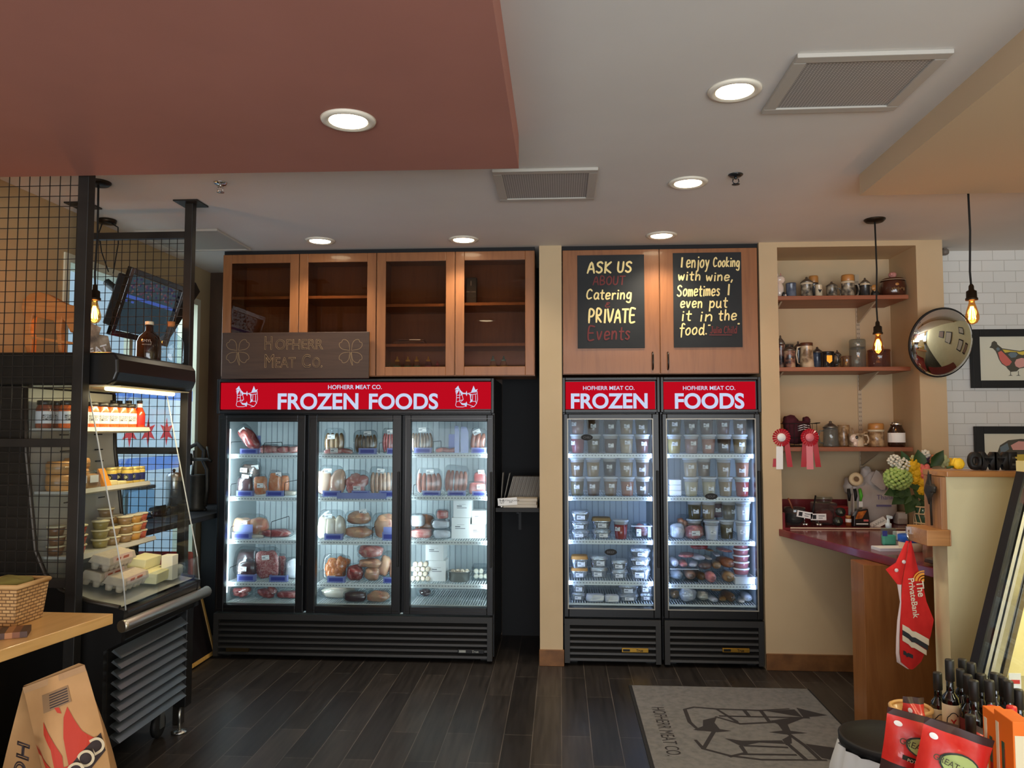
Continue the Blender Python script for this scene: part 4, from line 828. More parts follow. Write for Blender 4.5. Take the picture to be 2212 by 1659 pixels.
a, c = at(1363, 1165, 5.54), at(1409, 1137, 5.54); w = c.x - a.x
t = thing('plastic_tub', 'clear rectangular plastic tub of packets beside the red soup tub', 'tub', ((a.x + c.x) / 2, 5.54, S1[2]))
part('tub', MB().box(-w * .44, w * .44, -.002, 0, 0, .085).box(-w * .44, -w * .44 + .002, 0, .16, 0, .085).box(w * .44 - .002, w * .44, 0, .16, 0, .085).box(-w * .44, w * .44, .16, .162, 0, .085).box(-w * .44, w * .44, 0, .16, 0, .002), m_clear, t)
part('rim', MB().box(-w * .5, w * .5, -.008, -.003, .083, .089).box(-w * .5, -w * .5 + .006, -.003, .166, .083, .089).box(w * .5 - .006, w * .5, -.003, .166, .083, .089), m_lid, t); price(t, -.02, -.003, .04, .032, .05)
pack('pieces', (1368, 1128, 1406, 1164), S1[2] + .003, MT['pink'], 'packet of pink meat inside the clear rectangular tub', Y=5.62, d=.05, n=5)
# --- FOODS freezer: bags, rolls, trays
for i in range(3):
    x, w, z, h = px_box((1446, 1061, 1472, 1073), 5.52, None); tag(MB().box(-w / 2, w / 2, -.03, .06, 0, .037).build('white_parcel', m_white, None, .006, loc=(x, 5.54, S2[1] + .0005 + .0375 * i)), 'small white parcel, %s of three stacked beside the tubs, %s' % (('lowest', 'middle', 'topmost')[i], FD), 'parcel', 'small white parcels')
pack('lump', (1446, 1128, 1479, 1168), S2[2], MT['wrapw'], 'clear bag of pale meat at the left of the third shelf, ' + FD, d=.06)
pack('lump', (1478, 1134, 1522, 1168), S2[2], MT['pink'], 'clear bag of pink meat with a square label, third shelf, ' + FD, d=.055, lab=[(.0, .45, -2)])
pack('pieces', (1462, 1112, 1492, 1168), S2[2], MT['salmon'], 'bag of orange pieces behind the two clear bags, ' + FD, d=.05, Y=5.68, n=5)
def roll(r, label, Y=5.53, m=None, z=None, L=.2):
    """wrapped roll lying end on"""
    x, w, z0, h = px_box(r, Y, z); _sd[0] += 1; g = random.Random(_sd[0]); t = thing('wrapped_roll', label, 'wrapped sausage', (x, Y, z0), group='wrapped sausage rolls in the narrow freezer', rz=g.uniform(-.3, .3))
    part('roll', MB().lathe([(.001, 0), (w * .30, .004), (w * .46, .03), (w * .5, .07), (w * .48, L * .8), (w * .2, L)], n=16, mat=Matrix.Translation((0, -.03, h / 2)) @ Matrix.Rotation(-PI / 2, 4, 'X'), sy=h / w), m or MT['wrapw'], t)
    part('twist', MB().blob((0, -.034, h / 2), w * .2, .012, h * .2, .8, .2, 6, _sd[0], n=10, k=6), m_film, t)
zf = S2[3]
for r, s, m, z, dy in (((1452, 1232, 1477, 1262), 'lower left inside the clear bin', 'wrapw', zf + .004, .05), ((1480, 1232, 1504, 1262), 'lower right inside the clear bin', 'chicken', zf + .004, .05),
                   ((1450, 1208, 1467, 1233), 'leftmost above the clear bin', 'wrapw', zf + .098, .03), ((1468, 1214, 1486, 1233), 'pink one above the clear bin', 'pink', zf + .098, .02), ((1487, 1216, 1506, 1233), 'right one above the clear bin', 'wrapw', zf + .098, .03),
                   ((1464, 1198, 1497, 1216), 'orange pink one topping the left heap', 'pink', zf + .158, .06), ((1498, 1200, 1525, 1220), 'bluish white one in the middle of the heap', 'wrapw', zf + .14, .06),
                   ((1527, 1236, 1548, 1263), 'pink one at the front edge', 'pink', zf, -.03), ((1508, 1236, 1526, 1262), 'dark one just right of the clear bin', 'brown', zf, .05), ((1560, 1236, 1588, 1263), 'large grey one before the round tubs', 'tan', zf, 0),
                   ((1507, 1216, 1537, 1238), 'mottled one above the dark one', 'darkmix', zf + .083, .02), ((1538, 1214, 1558, 1237), 'brown round one, middle right', 'tan', zf + .085, .03), ((1560, 1206, 1592, 1237), 'large orange brown one, right', 'ham', zf + .09, .05),
                   ((1525, 1206, 1539, 1224), 'small pale one, centre', 'pale', zf + .15, .04), ((1543, 1198, 1556, 1213), 'small white one, upper centre', 'wrapw', zf + .17, .06), ((1560, 1188, 1584, 1206), 'pinkish one, upper right', 'pink', zf + .195, .08),
                   ((1527, 1188, 1542, 1203), 'small dim one at the top', 'tan', zf + .20, .1), ((1574, 1178, 1592, 1190), 'white one, topmost at right', 'wrapw', zf + .25, .12), ((1490, 1176, 1530, 1200), 'deep red one at the back', 'red', zf + .20, .16)):
    roll(r, 'wrapped roll, %s, fourth shelf' % s, 5.53 + dy, MT[m], z, .2 if dy >= 0 else .14)
a, c = at(1449, 1261, 5.51), at(1508, 1231, 5.51); w = c.x - a.x
t = thing('plastic_bin', 'clear plastic bin holding wrapped rolls at the left of the fourth shelf', 'bin', ((a.x + c.x) / 2, 5.51, zf)); part('bin', MB().box(-w / 2, w / 2, -.002, 0, 0, .094).box(-w / 2, -w / 2 + .002, 0, .3, 0, .094).box(w / 2 - .002, w / 2, 0, .3, 0, .094).box(-w / 2, w / 2, 0, .3, 0, .002), m_clear, t)
part('bin_rim', MB().box(-w / 2 - .004, w / 2 + .004, -.007, -.003, .09, .095), m_lid, t)
for i in range(5):
    x, w, z, h = px_box((1586, 1235, 1622, 1250), 5.53, None); hh = .0455; z = zf + .052 + i * hh
    t = thing('round_tub', 'shallow round tub of red food, %s in the stack of five' % ('lowest', 'second', 'third', 'fourth', 'topmost')[i], 'tub', (x, 5.57, z), group='stacked shallow round tubs')
    part('tub', MB().lathe([(.001, 0), (w * .40, .001), (w * .46, .028), (w * .47, .036)], n=24), M('red_tub_food', (156, 92, 92), .3, coat=.6), t); part('lid', MB().lathe([(w * .47, .034), (w * .5, .036), (w * .5, .044), (w * .46, .0445), (.001, .0425)], n=28), m_white, t)
x, w, z, h = px_box((1586, 1252, 1628, 1268), 5.5, None); t = thing('white_tray', 'white plastic tray at the shelf edge under the round tubs', 'tray', (x, 5.465, zf))
part('tray', MB().box(-w / 2, w / 2, 0, .006, 0, .05).box(-w / 2, -w / 2 + .005, .006, .2, 0, .05).box(w / 2 - .005, w / 2, .006, .2, 0, .05).box(-w / 2, w / 2, .006, .2, 0, .004).box(-w / 2, w / 2, .195, .2, .004, .05), m_white, t, .002); part('tray_rim', MB().box(-w / 2 - .006, w / 2 + .006, -.008, 0, .044, .05), m_white, t)
zb = .402
for r, s, m, dy in (((1466, 1266, 1504, 1310), 'big icy bag', 'wrapw', 0), ((1502, 1276, 1532, 1310), 'crumpled pale bag beside the big icy one', 'pale', .06), ((1446, 1274, 1468, 1310), 'brown bag at the left end', 'tan', .12)):
    pack('lump', r, zb, MT[m], s + ' on the bottom rack, ' + FD, Y=5.54 + dy, d=.06, name='frozen_bag')
for r, s, m, z, dy in (((1532, 1290, 1552, 1312), 'bluish white one', 'wrapw', zb, 0), ((1552, 1289, 1570, 1312), 'tan one', 'tan', zb, .03), ((1571, 1280, 1589, 1312), 'tall grey one', 'brown', zb, 0), ((1594, 1296, 1609, 1313), 'small white one', 'pale', zb, 0), ((1604, 1284, 1626, 1313), 'twisted white one at the right end', 'wrapw', zb, .02), ((1534, 1270, 1559, 1290), 'grey one lying on two others', 'tan', zb + .072, .02)):
    roll(r, 'wrapped roll, %s, bottom rack' % s, 5.53 + dy, MT[m], z)
# --- in the glass cupboards
def squeeze(px, z, cap, body, lab, label, Y=5.53, s=1.0):
    x = at(px, 790, Y).x; t = thing('squeeze_bottle', label, 'bottle', (x, Y, z), group='squeeze bottles in the glass cupboard'); t.scale = (s, s, s)
    part('bottle', MB().lathe([(.001, 0), (.023, 0), (.026, .006), (.026, .075), (.022, .092), (.016, .1), (.016, .106)], n=18), M('sauce_' + label[:6], body, .3, coat=.5), t)
    part('wrap_label', MB().lathe([(.0264, .02), (.0266, .021), (.0266, .068), (.0264, .069)], n=18), M('label_' + label[:6], lab, .5), t)
    part('cap', MB().lathe([(.017, .1), (.017, .112), (.008, .116), (.0045, .138), (.001, .139)], n=14), M('cap_' + label[:6], cap, .4), t)
zc = CZ0 + .018
for px, cap, body, lab, s in ((858, (226, 190, 60), (110, 84, 40), (60, 150, 130), 'yellow-capped squeeze bottle with a green label, first from the left'), (881, (220, 186, 60), (110, 84, 40), (66, 152, 130), 'yellow-capped squeeze bottle with a green label, second from the left'),
                              (900, (222, 188, 60), (112, 86, 44), (62, 150, 132), 'yellow-capped squeeze bottle with a green label, third from the left'), (925, (226, 180, 66), (96, 60, 70), (176, 90, 130), 'orange-capped squeeze bottle with a pink label in the cupboard')): squeeze(px, zc, cap, body, lab, s)
squeeze(945, zc, (200, 90, 110), (150, 70, 90), (190, 130, 150), 'shorter rosy squeeze bottle beside the pink-labelled one', s=.75)
squeeze(1065, zc, (70, 170, 180), (140, 110, 60), (206, 180, 120), 'teal-capped squeeze bottle, left of the pair near the column'); squeeze(1088, zc, (66, 168, 178), (146, 116, 64), (210, 184, 124), 'teal-capped squeeze bottle, right of the pair near the column')
for k, (px, c) in enumerate(((1026, (120, 60, 50)), (1036, (60, 120, 120)), (1046, (176, 70, 60)))):
    x = at(px, 790, 5.56).x; t = thing('spice_jar', 'small %s spice jar beside the teal-capped bottles' % ('brown', 'teal', 'red')[k], 'jar', (x, 5.56, zc)); part('jar', MB().lathe([(.001, 0), (.015, 0), (.0155, .05), (.013, .055)], n=14), M('jar_%d' % k, c, .4), t); part('lid', MB().lathe([(.015, .055), (.015, .068), (.001, .069)], n=14), M('spice_lid', (150, 60, 50), .4), t)
for k, z in enumerate((2.215, 2.225, 2.235, 2.247)):
    t = tag(MB().box(-.13 + .01 * k, .12 - .012 * k, -.07, .07, 0, .009).build('flat_box', M('brown_card', (96, 70, 56), .6), None, .002, loc=(at(884 + 3 * k, 735, 5.52).x, 5.52, z), rot=(0, 0, .06 * (k % 2))), 'flat brown packet, %s of four piled on the cupboard shelf' % ('lowest', 'second', 'third', 'topmost')[k], 'packet', 'flat packets in the glass cupboard')
    if k in (0, 3): part('price_label', MB().box(-.02, .06, -.0712, -.07, .001, .008), m_label, t)
t = thing('dark_carton', 'tall dark printed bag on the cupboard shelf nearest the column', 'bag', (at(1018, 645, 5.5).x, 5.5, 2.505)); part('bag', MB().box(-.035, .04, -.02, .04, 0, .2), M('dark_bag', (52, 50, 50), .6), t, .004)
letters('BEER CHEESE', M('pale_print', (170, 164, 156), .6), t, (.0, -.0206, .095), w=.07); letters('ψ', M('pale_print', (170, 164, 156), .6), t, (.0, -.0206, .15), h=.05)
for k, px in enumerate((553, 569, 597, 618, 676, 689, 706, 724)):
    x = at(px, 700, 5.55).x; t = thing('storage_jar', 'dim white-lidded jar in the cupboard behind the shop board, %s from left' % ('first', 'second', 'third', 'fourth', 'fifth', 'sixth', 'seventh', 'eighth')[k], 'jar', (x, 5.55, CZ0 + .018), group='jars behind the shop board')
    part('jar', MB().lathe([(.001, 0), (.03, 0), (.032, .28), (.026, .3)], n=16), M('dim_jar', (74, 62, 54), .4), t); part('lid', MB().lathe([(.03, .3), (.03, .322), (.001, .323)], n=16), M('grey_lid', (170, 166, 160), .4), t)
# --- black niche beside the wide freezer
t = thing('black_shelf', 'narrow black shelf in the gap beside the column', 'shelf', (-.305, 5.62, 1.058)); part('board', MB().box(-.152, .155, -.2, .2, -.03, 0), m_blackm, t, .002); part('bracket', MB().box(-.01, .01, -.1, .2, -.05, -.031).box(-.01, .01, .18, .2, -.2, -.05), m_blackm, t)
for i in range(3): tag(MB().box(-.115 + .01 * i, .125 - .005 * (i % 2), -.06, .09, 0, .021).build('booklet_stack', M('cream_paper_edge', (196, 186, 170), .7), None, .002, loc=(-.29, 5.5, 1.058 + .0215 * i)), 'pad of cream leaflets, %s of three on the black shelf' % ('lowest', 'middle', 'topmost')[i], 'leaflets')
for i in range(34):
    x = -.40 + i * .0068
    tag(MB().box(0, .005, 0, .12, 0, .215).build('brochure', M('brochure_edge_%d' % (i % 4), ((150, 146, 138), (132, 128, 120), (142, 136, 128), (120, 114, 108))[i % 4], .8), None, loc=(x, 5.60, 1.059), rot=(0, math.radians(15), 0)), 'slanted grey brochure in the packed row on the black shelf beside the column', 'brochure', 'packed row of grey brochures on the black shelf')
for i, x in enumerate((-.437, -.421)): tag(MB().box(0, .004, 0, .12, 0, .235).build('brochure', M('brochure_edge_0', (150, 146, 138), .8), None, loc=(x, 5.60, 1.059), rot=(0, math.radians(4 + 8 * i), 0)), 'taller loose brochure at the left of the row, %s one' % ('outer', 'inner')[i], 'brochure')
p = at(1097, 1087, 5.42); t = thing('price_card', 'white price card tilted on a silver clip on the black shelf', 'sign', (p.x, 5.425, 1.058))
part('card', MB().box(-.068, .068, -.001, 0, .018, .07), m_label, t, rot=(0, math.radians(-4), 0)); b = MB(); shop_mark(b, -.043, .045, .034, -.0016, .0008); part('emblem', b, m_ink, t); part('clip', MB().blob((-.045, -.004, .008), .012, .008, .008, 1), m_chrome, t)
letters('CUTTING BOARDS\n$30', m_ink, t, (.02, -.0012, .045), h=.022)

# ------------------------------------------------------------------ left side: steel screens, open cooler, window bay
def screen(x0, x1, Y, ztop, zbar_top, zmid, zbot, tube, sp, label, posts, plates):
    t = thing('wire_screen', label, 'screen', ((x0 + x1) / 2, Y, 0), group='black steel wire screens'); c = (x0 + x1) / 2; h = tube / 2
    for x in posts:
        part('post', MB().box(x - c - h, x - c + h, -h, h, 0, ztop), m_iron, t, .003)
        if plates: part('ceiling_plate', MB().box(x - c - .07, x - c + .07, -.07, .07, ztop, ztop + .008), m_iron, t)
    for z in (zbar_top, zmid, zbot): part('rail', MB().box(x0 - c + h, x1 - c - h, -h * .8, h * .8, z - .019, z + .019), m_iron, t, .002)
    b = MB(); r = .0015; n = int((x1 - x0 - tube) / sp)
    for i in range(1, n + 1): x = x1 - c - h - i * sp + sp * .4; b.box(x - r, x + r, -r, r, zbot, zbar_top)
    n = int((zbar_top - zbot) / sp)
    for i in range(1, n + 1): z = zbar_top - i * sp; b.box(x0 - c + h, x1 - c - h, -r, r, z - r, z + r)
    part('wire_mesh', b, m_iron, t); return t
xp = at(178, 700, 3.325).x
screen(-2.86, xp + .0255, 3.325, CEIL - .003, 2.87, 1.55, .93, .051, .0487, 'black steel wire screen before the near end of the open cooler', (xp,), False)
screen(-2.757, -2.073, 4.19, CEIL - .009, 2.71, 1.49, .75, .046, .0463, 'black steel wire screen behind the open cooler, bolted to the ceiling', (-2.733, -2.096), True)

# open refrigerated display case
YN, YF = 3.375, 4.11
t = case = thing('open_cooler', 'black open refrigerated display case on castors with lit shelves', 'display case', (0, 0, 0))
m_caseb = M('black_case_enamel', (26, 25, 24), .3); m_lin = M('cooler_liner', (196, 192, 178), .5)
inner = [(-2.46, 1.80), (-2.445, 1.5), (-2.385, 1.06), (-2.335, .955), (-2.26, .885), (-2.12, .835), (-1.98, .81)]
body = [(-2.86, .16), (-2.04, .16), (-2.04, .62), (-1.97, .66), (-1.95, .79), (-1.975, .80)] + [(x - .012, z - .014) for x, z in reversed(inner[:-1])] + [(-2.472, 1.81), (-2.86, 1.81)]
part('body', MB().prism(body, 'y', YN + .03, YF - .03), m_caseb, t, .006)
li = MB()
for (xa, za), (xb, zb) in zip(inner, inner[1:]): li.add([(xa, YN + .03, za), (xa, YF - .03, za), (xb, YF - .03, zb), (xb, YN + .03, zb)], [(0, 1, 2, 3)], 0, True)
for z in (1.72, 1.66, 1.58, 1.5, 1.44, 1.38, 1.25, 1.18, 1.12):
    for y in (3.62, 3.9): li.box(-2.46 + (1.8 - z) * .07, -2.452 + (1.8 - z) * .075, y, y + .06, z, z + .006, 1)
part('liner', li, [m_lin, m_blackm], t)
for y0 in (YN, YF - .03):
    gl = [(-2.16, 1.81), (-1.965, .93), (-1.945, .80)]
    e = MB(); inn = inner[:-1] + [(-1.985, .815)]
    outer = [(-2.86, 1.81), (-2.86, .16), (-2.04, .16), (-2.04, .62), (-1.96, .66), (-1.95, .80)]
    # black end board with the curved cut-out, then the clear pane in it
    e.prism([(-2.86, .16), (-2.04, .16), (-2.04, .62), (-1.96, .66), (-1.95, .80), (-1.985, .81), (-2.12, .83), (-2.26, .88)], 'y', y0, y0 + .03)
    e.prism([(-2.86, .16), (-2.26, .88), (-2.335, .95), (-2.385, 1.06)], 'y', y0, y0 + .03)
    e.prism([(-2.86, .16), (-2.385, 1.06), (-2.445, 1.5), (-2.46, 1.81), (-2.86, 1.81)], 'y', y0, y0 + .03)
    o = part('end_panel', e, m_caseb, t)
    part('cutout_trim', MB().tube([(x, y0 + .015, z) for x, z in inner], .012, 8), M('dark_trim', (60, 54, 46), .4, .5), o)
    part('side_pane', MB().prism([(-2.455, 1.81), (-2.43, 1.4), (-2.37, 1.06), (-2.32, .955), (-2.24, .885), (-2.1, .835), (-1.955, .81), (-1.965, .93), (-2.16, 1.81)], 'y', y0 + .011, y0 + .015), m_clear, o)
    part('pane_edge', MB().tube([(-2.16, y0 + .013, 1.81), (-1.965, y0 + .013, .93), (-1.95, y0 + .013, .80)], .0035, 6), M('pane_edge', (206, 210, 206), .2, alpha=.8), o)
part('front_glass', MB().box(-1.957, -1.953, YN + .02, YF - .02, .80, .925), m_clear, t)
cn = [(-2.86, 1.812), (-2.06, 1.812), (-2.02, 1.83), (-2.005, 1.87), (-2.008, 1.93), (-2.03, 1.962), (-2.86, 1.966)]
part('canopy', MB().prism(cn, 'y', YN - .01, YF + .01), m_caseb, t, .012, seg=3)
part('lamp_tube', MB().tube([(-2.10, YN + .06, 1.800), (-2.10, YF - .06, 1.800)], .011, 10), glow('lit_cooler_tube', (255, 226, 150), 5), t)
part('lamp_housing', MB().box(-2.44, -2.02, YN + .04, YF - .04, 1.808, 1.812), M('cream_canopy_lining', (236, 226, 186), .5), t)
area_light('lamp', (-2.11, (YN + YF) / 2, 1.785), (0, math.radians(12), 0), .03, .6, 3.2, (1, .86, .52)).parent = t
for z, x0, x1 in ((1.615, -2.45, -2.255), (1.325, -2.415, -2.245), (1.03, -2.375, -2.205)):
    q = MB().box(x0, x1, YN + .035, YF - .035, z - .012, z); q.prism([(x1, z - .024), (x1 + .02, z - .014), (x1 + .012, z + .006), (x1, z)], 'y', YN + .035, YF - .035)
    part('shelf', q, M('pale_shelf_metal', (206, 202, 188), .4), t, label='pale metal shelf with a sloping ticket rail')
part('bumper_rail', MB().tube([(-1.935, 3.33, .742), (-1.93, 3.345, .742), (-1.93, 4.145, .726), (-1.94, 4.155, .726)], .027, 14), m_brushed, t, label='brushed metal bumper rail')
q = MB()
for i in range(9): z = .20 + i * .047; q.prism([(-2.03, z + .03), (-1.985, z), (-1.98, z + .004), (-2.02, z + .04)], 'y', 3.42, 4.04)
part('louvre', q, M('louvre_steel', (150, 158, 162), .3, .9), t)
part('corner_post', MB().box(-2.05, -1.985, 4.04, 4.11, .14, .66), m_caseb, t, .004)
for y in (3.5, 4.0):
    w = part('castor', MB().lathe([(.012, -.018), (.05, -.016), (.062, -.01), (.062, .01), (.05, .016), (.012, .018)], n=24, mat=Matrix.Translation((-2.11, y, .063)) @ Matrix.Rotation(PI / 2, 4, 'Y')), m_blackm, t)
    part('castor_fork', MB().box(-2.135, -2.129, y - .02, y + .02, .05, .16).box(-2.091, -2.085, y - .02, y + .02, .05, .16), m_steel, w)
part('levelling_foot', MB().tube([(-2.03, 4.07, .14), (-2.03, 4.07, .012)], .008, 8).lathe([(.001, .0), (.04, .0), (.042, .008), (.01, .014)], c=(-2.03, 4.07, 0), n=16), m_steel, t)
th = thing('thermometer', 'round silver thermometer under the cooler canopy', 'thermometer', at(199, 832, 3.8))
part('case', MB().lathe([(.001, 0), (.026, 0), (.028, .008), (.024, .012), (.023, .009), (.001, .009)], n=28, mat=Matrix.Rotation(PI / 2, 4, 'X')), m_chrome, th); part('dial', MB().lathe([(.001, .0095), (.023, .0095)], n=24, mat=Matrix.Rotation(PI / 2, 4, 'X')), m_label, th)
part('needle', MB().box(-.001, .001, -.0105, -.0098, -.004, .018), m_ink, th); part('hook', MB().tube([(0, .0, .026), (0, 0, 1.81 - at(199, 832, 3.8).z)], .0015, 5), m_chrome, th)

# jars and bottles on the top shelf of the cooler
mt_k = meat('kimchi', (206, 70, 26), (230, 112, 40), (170, 48, 24), 30, 2); tl = text('MOTHER\nIN LAW\'S\nKIMCHI', w=.05, bold=.01)
def kimchi(x, y, label, mm=mt_k, lidm=None):
    t = thing('kimchi_jar', label, 'jar', (x, y, 1.6155), rz=math.radians(50), group='jars of red kimchi')
    part('jar', MB().lathe([(.001, 0), (.035, 0), (.039, .006), (.039, .09), (.032, .106), (.032, .112)], n=20), mm, t)
    o = part('paper_label', MB().lathe([(.0393, .022), (.0396, .023), (.0396, .078), (.0393, .079)], n=20), m_label, t); link('lettering', tl, o, (0, -.0398, .05), None, m_ink)
    part('lid', MB().lathe([(.034, .108), (.035, .112), (.035, .127), (.033, .129), (.001, .129)], n=20), lidm or M('black_jar_lid', (34, 32, 30), .35), t)
for k, y in enumerate((3.47, 3.56, 3.645, 3.73, 3.815, 3.90, 3.98)): kimchi(-2.305, y, 'red kimchi jar with a white label, front row, %s from the near end' % ('first', 'second', 'third', 'fourth', 'fifth', 'sixth', 'seventh')[k])
for k, y in enumerate((3.44, 3.525, 3.61, 3.70, 3.78)): kimchi(-2.395, y, 'darker jar in the back row on the top cooler shelf, %s from the near end' % ORD[k], MT['rust'])
def sauce(x, y, body, lab, label, cap=(40, 36, 34)):
    t = thing('sauce_bottle', label, 'bottle', (x, y, 1.6155), rz=math.radians(28)); s = label[:12]
    part('bottle', MB().lathe([(.001, 0), (.027, 0), (.029, .006), (.029, .08), (.02, .1), (.013, .115), (.013, .135)], n=18), M('sauceb_' + s, body, .2, coat=.6), t)
    part('paper_label', MB().lathe([(.0294, .018), (.0297, .019), (.0297, .07), (.0294, .071)], n=18), M('saucel_' + s, lab, .5), t); part('neck_band', MB().lathe([(.0138, .112), (.0142, .113), (.0142, .132), (.0138, .133)], n=14), m_label, t)
    part('cap', MB().lathe([(.015, .135), (.015, .15), (.001, .151)], n=14), M('saucec_' + s, cap, .4), t)
sauce(-2.405, 4.0, (226, 206, 150), (226, 220, 196), 'cream dressing bottle with a printed label behind the red ones'); sauce(-2.345, 4.048, (214, 196, 150), (220, 214, 200), 'pale dressing bottle next to the last kimchi jar')
sauce(-2.285, 4.048, (206, 66, 26), (196, 40, 34), 'red sauce bottle with a red label at the far end of the top cooler shelf'); sauce(-2.405, 4.06, (226, 96, 34), (216, 210, 190), 'orange sauce bottle with a pale label in the rear corner of the top cooler shelf')
# second shelf
m_cheese = noisy('cheese_rind', [(.3, (196, 136, 74)), (.7, (216, 160, 98))], ns=6, rough=.45, coat=.3); m_ched = M('orange_cheese', (236, 150, 44), .4, coat=.4); m_butter = M('pale_cheese', (238, 222, 164), .5)
for k, (y, z, d) in enumerate(((3.47, 1.3255, .075), (3.47, 1.3255 + .0755, .06), (3.59, 1.3255, .095), (3.595, 1.421, .05))):
    t = thing('cheese', 'golden brown cheese %s' % ('wheel nearest the screen, lower of two', 'wheel nearest the screen, upper of two', 'block behind the wrapped cheese, lower of two', 'block behind the wrapped cheese, upper of two')[k], 'cheese', (-2.335, y, z))
    part('cheese', MB().lathe([(.001, 0), (.052, 0), (.058, .012), (.058, d - .012), (.052, d), (.001, d)], n=28), m_cheese, t); part('wrap_fold', MB().lathe([(.0585, d * .4), (.0588, d * .4), (.0588, d * .6), (.0585, d * .6)], n=28), m_film, t)
t = thing('wrapped_cheese', 'plastic-wrapped cheese with a white label at the front of the second cooler shelf', 'cheese', (-2.275, 3.60, 1.3255)); part('cheese', MB().blob((0, 0, .035), .03, .05, .035, .5, .03), m_cheese, t); part('film', MB().blob((0, 0, .04), .034, .062, .042, .6, .1, 7, 3), m_film, t); part('paper_label', MB().box(.034, .036, -.045, .02, .03, .065).tbox(Matrix.Identity(4), -.03, .03, -.064, -.0625, .03, .065), m_label, t)
t = thing('cheese_wedge', 'bright orange cheese wedge leaning on the second cooler shelf', 'cheese', (-2.27, 3.72, 1.3255)); part('wedge', MB().prism([(-.03, 0), (.02, 0), (-.02, .09)], 'y', -.02, .035), m_ched, t, .003); part('rind', MB().prism([(-.035, 0), (-.031, 0), (-.021, .09), (-.025, .09)], 'y', -.02, .035), m_cheese, t)
for k, (y, w) in enumerate(((3.79, .03), (3.865, .036))): tag(MB().box(-.03, .02, -w, w, 0, .026 - .008 * k).build('cheese_block', m_butter, None, .004, loc=(-2.28, y, 1.3255)), 'pale cheese block before the mustard jars, %s one' % ('thicker near', 'flatter far')[k], 'cheese')
m_must = M('mustard', (222, 190, 90), .4, coat=.5); m_blue = M('navy_label', (42, 46, 96), .5)
for k, (x, y) in enumerate(((-2.345, 3.90), (-2.29, 3.955), (-2.285, 4.015), (-2.345, 3.98), (-2.285, 4.065))):
    t = thing('mustard_jar', 'mustard jar with a navy label, %s' % ('leftmost one set back', 'front one nearest the cheese', 'front one in the middle', 'rear one hidden behind the front jars', 'front one at the far end')[k], 'jar', (x, y, 1.3255), group='mustard jars on the cooler shelf', rz=math.radians(25)); t.scale = (.74, .74, .86)
    part('jar', MB().lathe([(.001, 0), (.036, 0), (.039, .006), (.039, .075), (.034, .084)], n=20), m_must, t); o = part('paper_label', MB().lathe([(.0393, .016), (.0396, .017), (.0396, .06), (.0393, .061)], n=20), m_blue, t)
    part('crest', MB().lathe([(.001, 0), (.017, 0)], n=16, mat=Matrix.Translation((-.004, -.0405, .038)) @ Matrix.Rotation(PI / 2, 4, 'X')), M('cream_crest', (226, 220, 180), .6), o); part('lid', MB().lathe([(.036, .083), (.037, .086), (.037, .098), (.001, .099)], n=20), M('gold_lid', (214, 190, 120), .4, .4), t)
# third shelf: stacks of lidded cups
def cups(x, y, n, food, label, r=.042, h=.044, z0=1.0305):
    for i in range(n):
        t = thing('deli_cup', label + ', ' + (('lowest', 'second', 'third', 'topmost') if n == 4 else ('lowest', 'middle', 'topmost') if n == 3 else ('lower', 'upper'))[i], 'deli cup', (x + rnd.uniform(-.003, .003), y + rnd.uniform(-.003, .003), z0 + i * (h + .001)), group='stacked lidded deli cups')
        part('cup', MB().lathe([(.001, 0), (r * .72, 0), (r * .95, h - .006)], n=20), food, t); part('lid', MB().lathe([(r * .96, h - .008), (r * 1.03, h - .007), (r * 1.03, h - .001), (r * .95, h), (.001, h - .002)], n=22), M('cream_cup_lid', (232, 220, 178), .35, alpha=.92), t)
fd = lambda n, c: M('food_' + n, c, .4, coat=.5)
for x, y, n, f, s in ((-2.255, 3.50, 3, fd('red', (166, 66, 34)), 'cup of red dip, stack of three nearest the screen'), (-2.335, 3.46, 3, fd('brown', (122, 84, 56)), 'cup of brown dip, rear stack of three nearest the screen'), (-2.26, 3.68, 3, fd('green', (150, 134, 70)), 'cup of greenish dip, stack of three'), (-2.255, 3.775, 2, fd('tan', (156, 124, 82)), 'cup of tan dip, stack of two'),
                      (-2.32, 3.82, 4, fd('mush', (136, 106, 70)), 'cup of mushroom brown dip, stack of four'), (-2.25, 3.875, 3, fd('tan', (156, 124, 82)), 'cup of tan dip, stack of three in the middle'), (-2.25, 3.965, 3, fd('orange', (214, 156, 74)), 'cup of golden dip, front stack of three'), (-2.335, 3.93, 3, fd('orange', (214, 156, 74)), 'cup of golden dip, rear stack of three'), (-2.25, 4.04, 3, fd('pink', (190, 90, 64)), 'cup of reddish dip, stack of three at the far end')):
    cups(x, y, n, f, s, .04 if 'far end' not in s else .03)
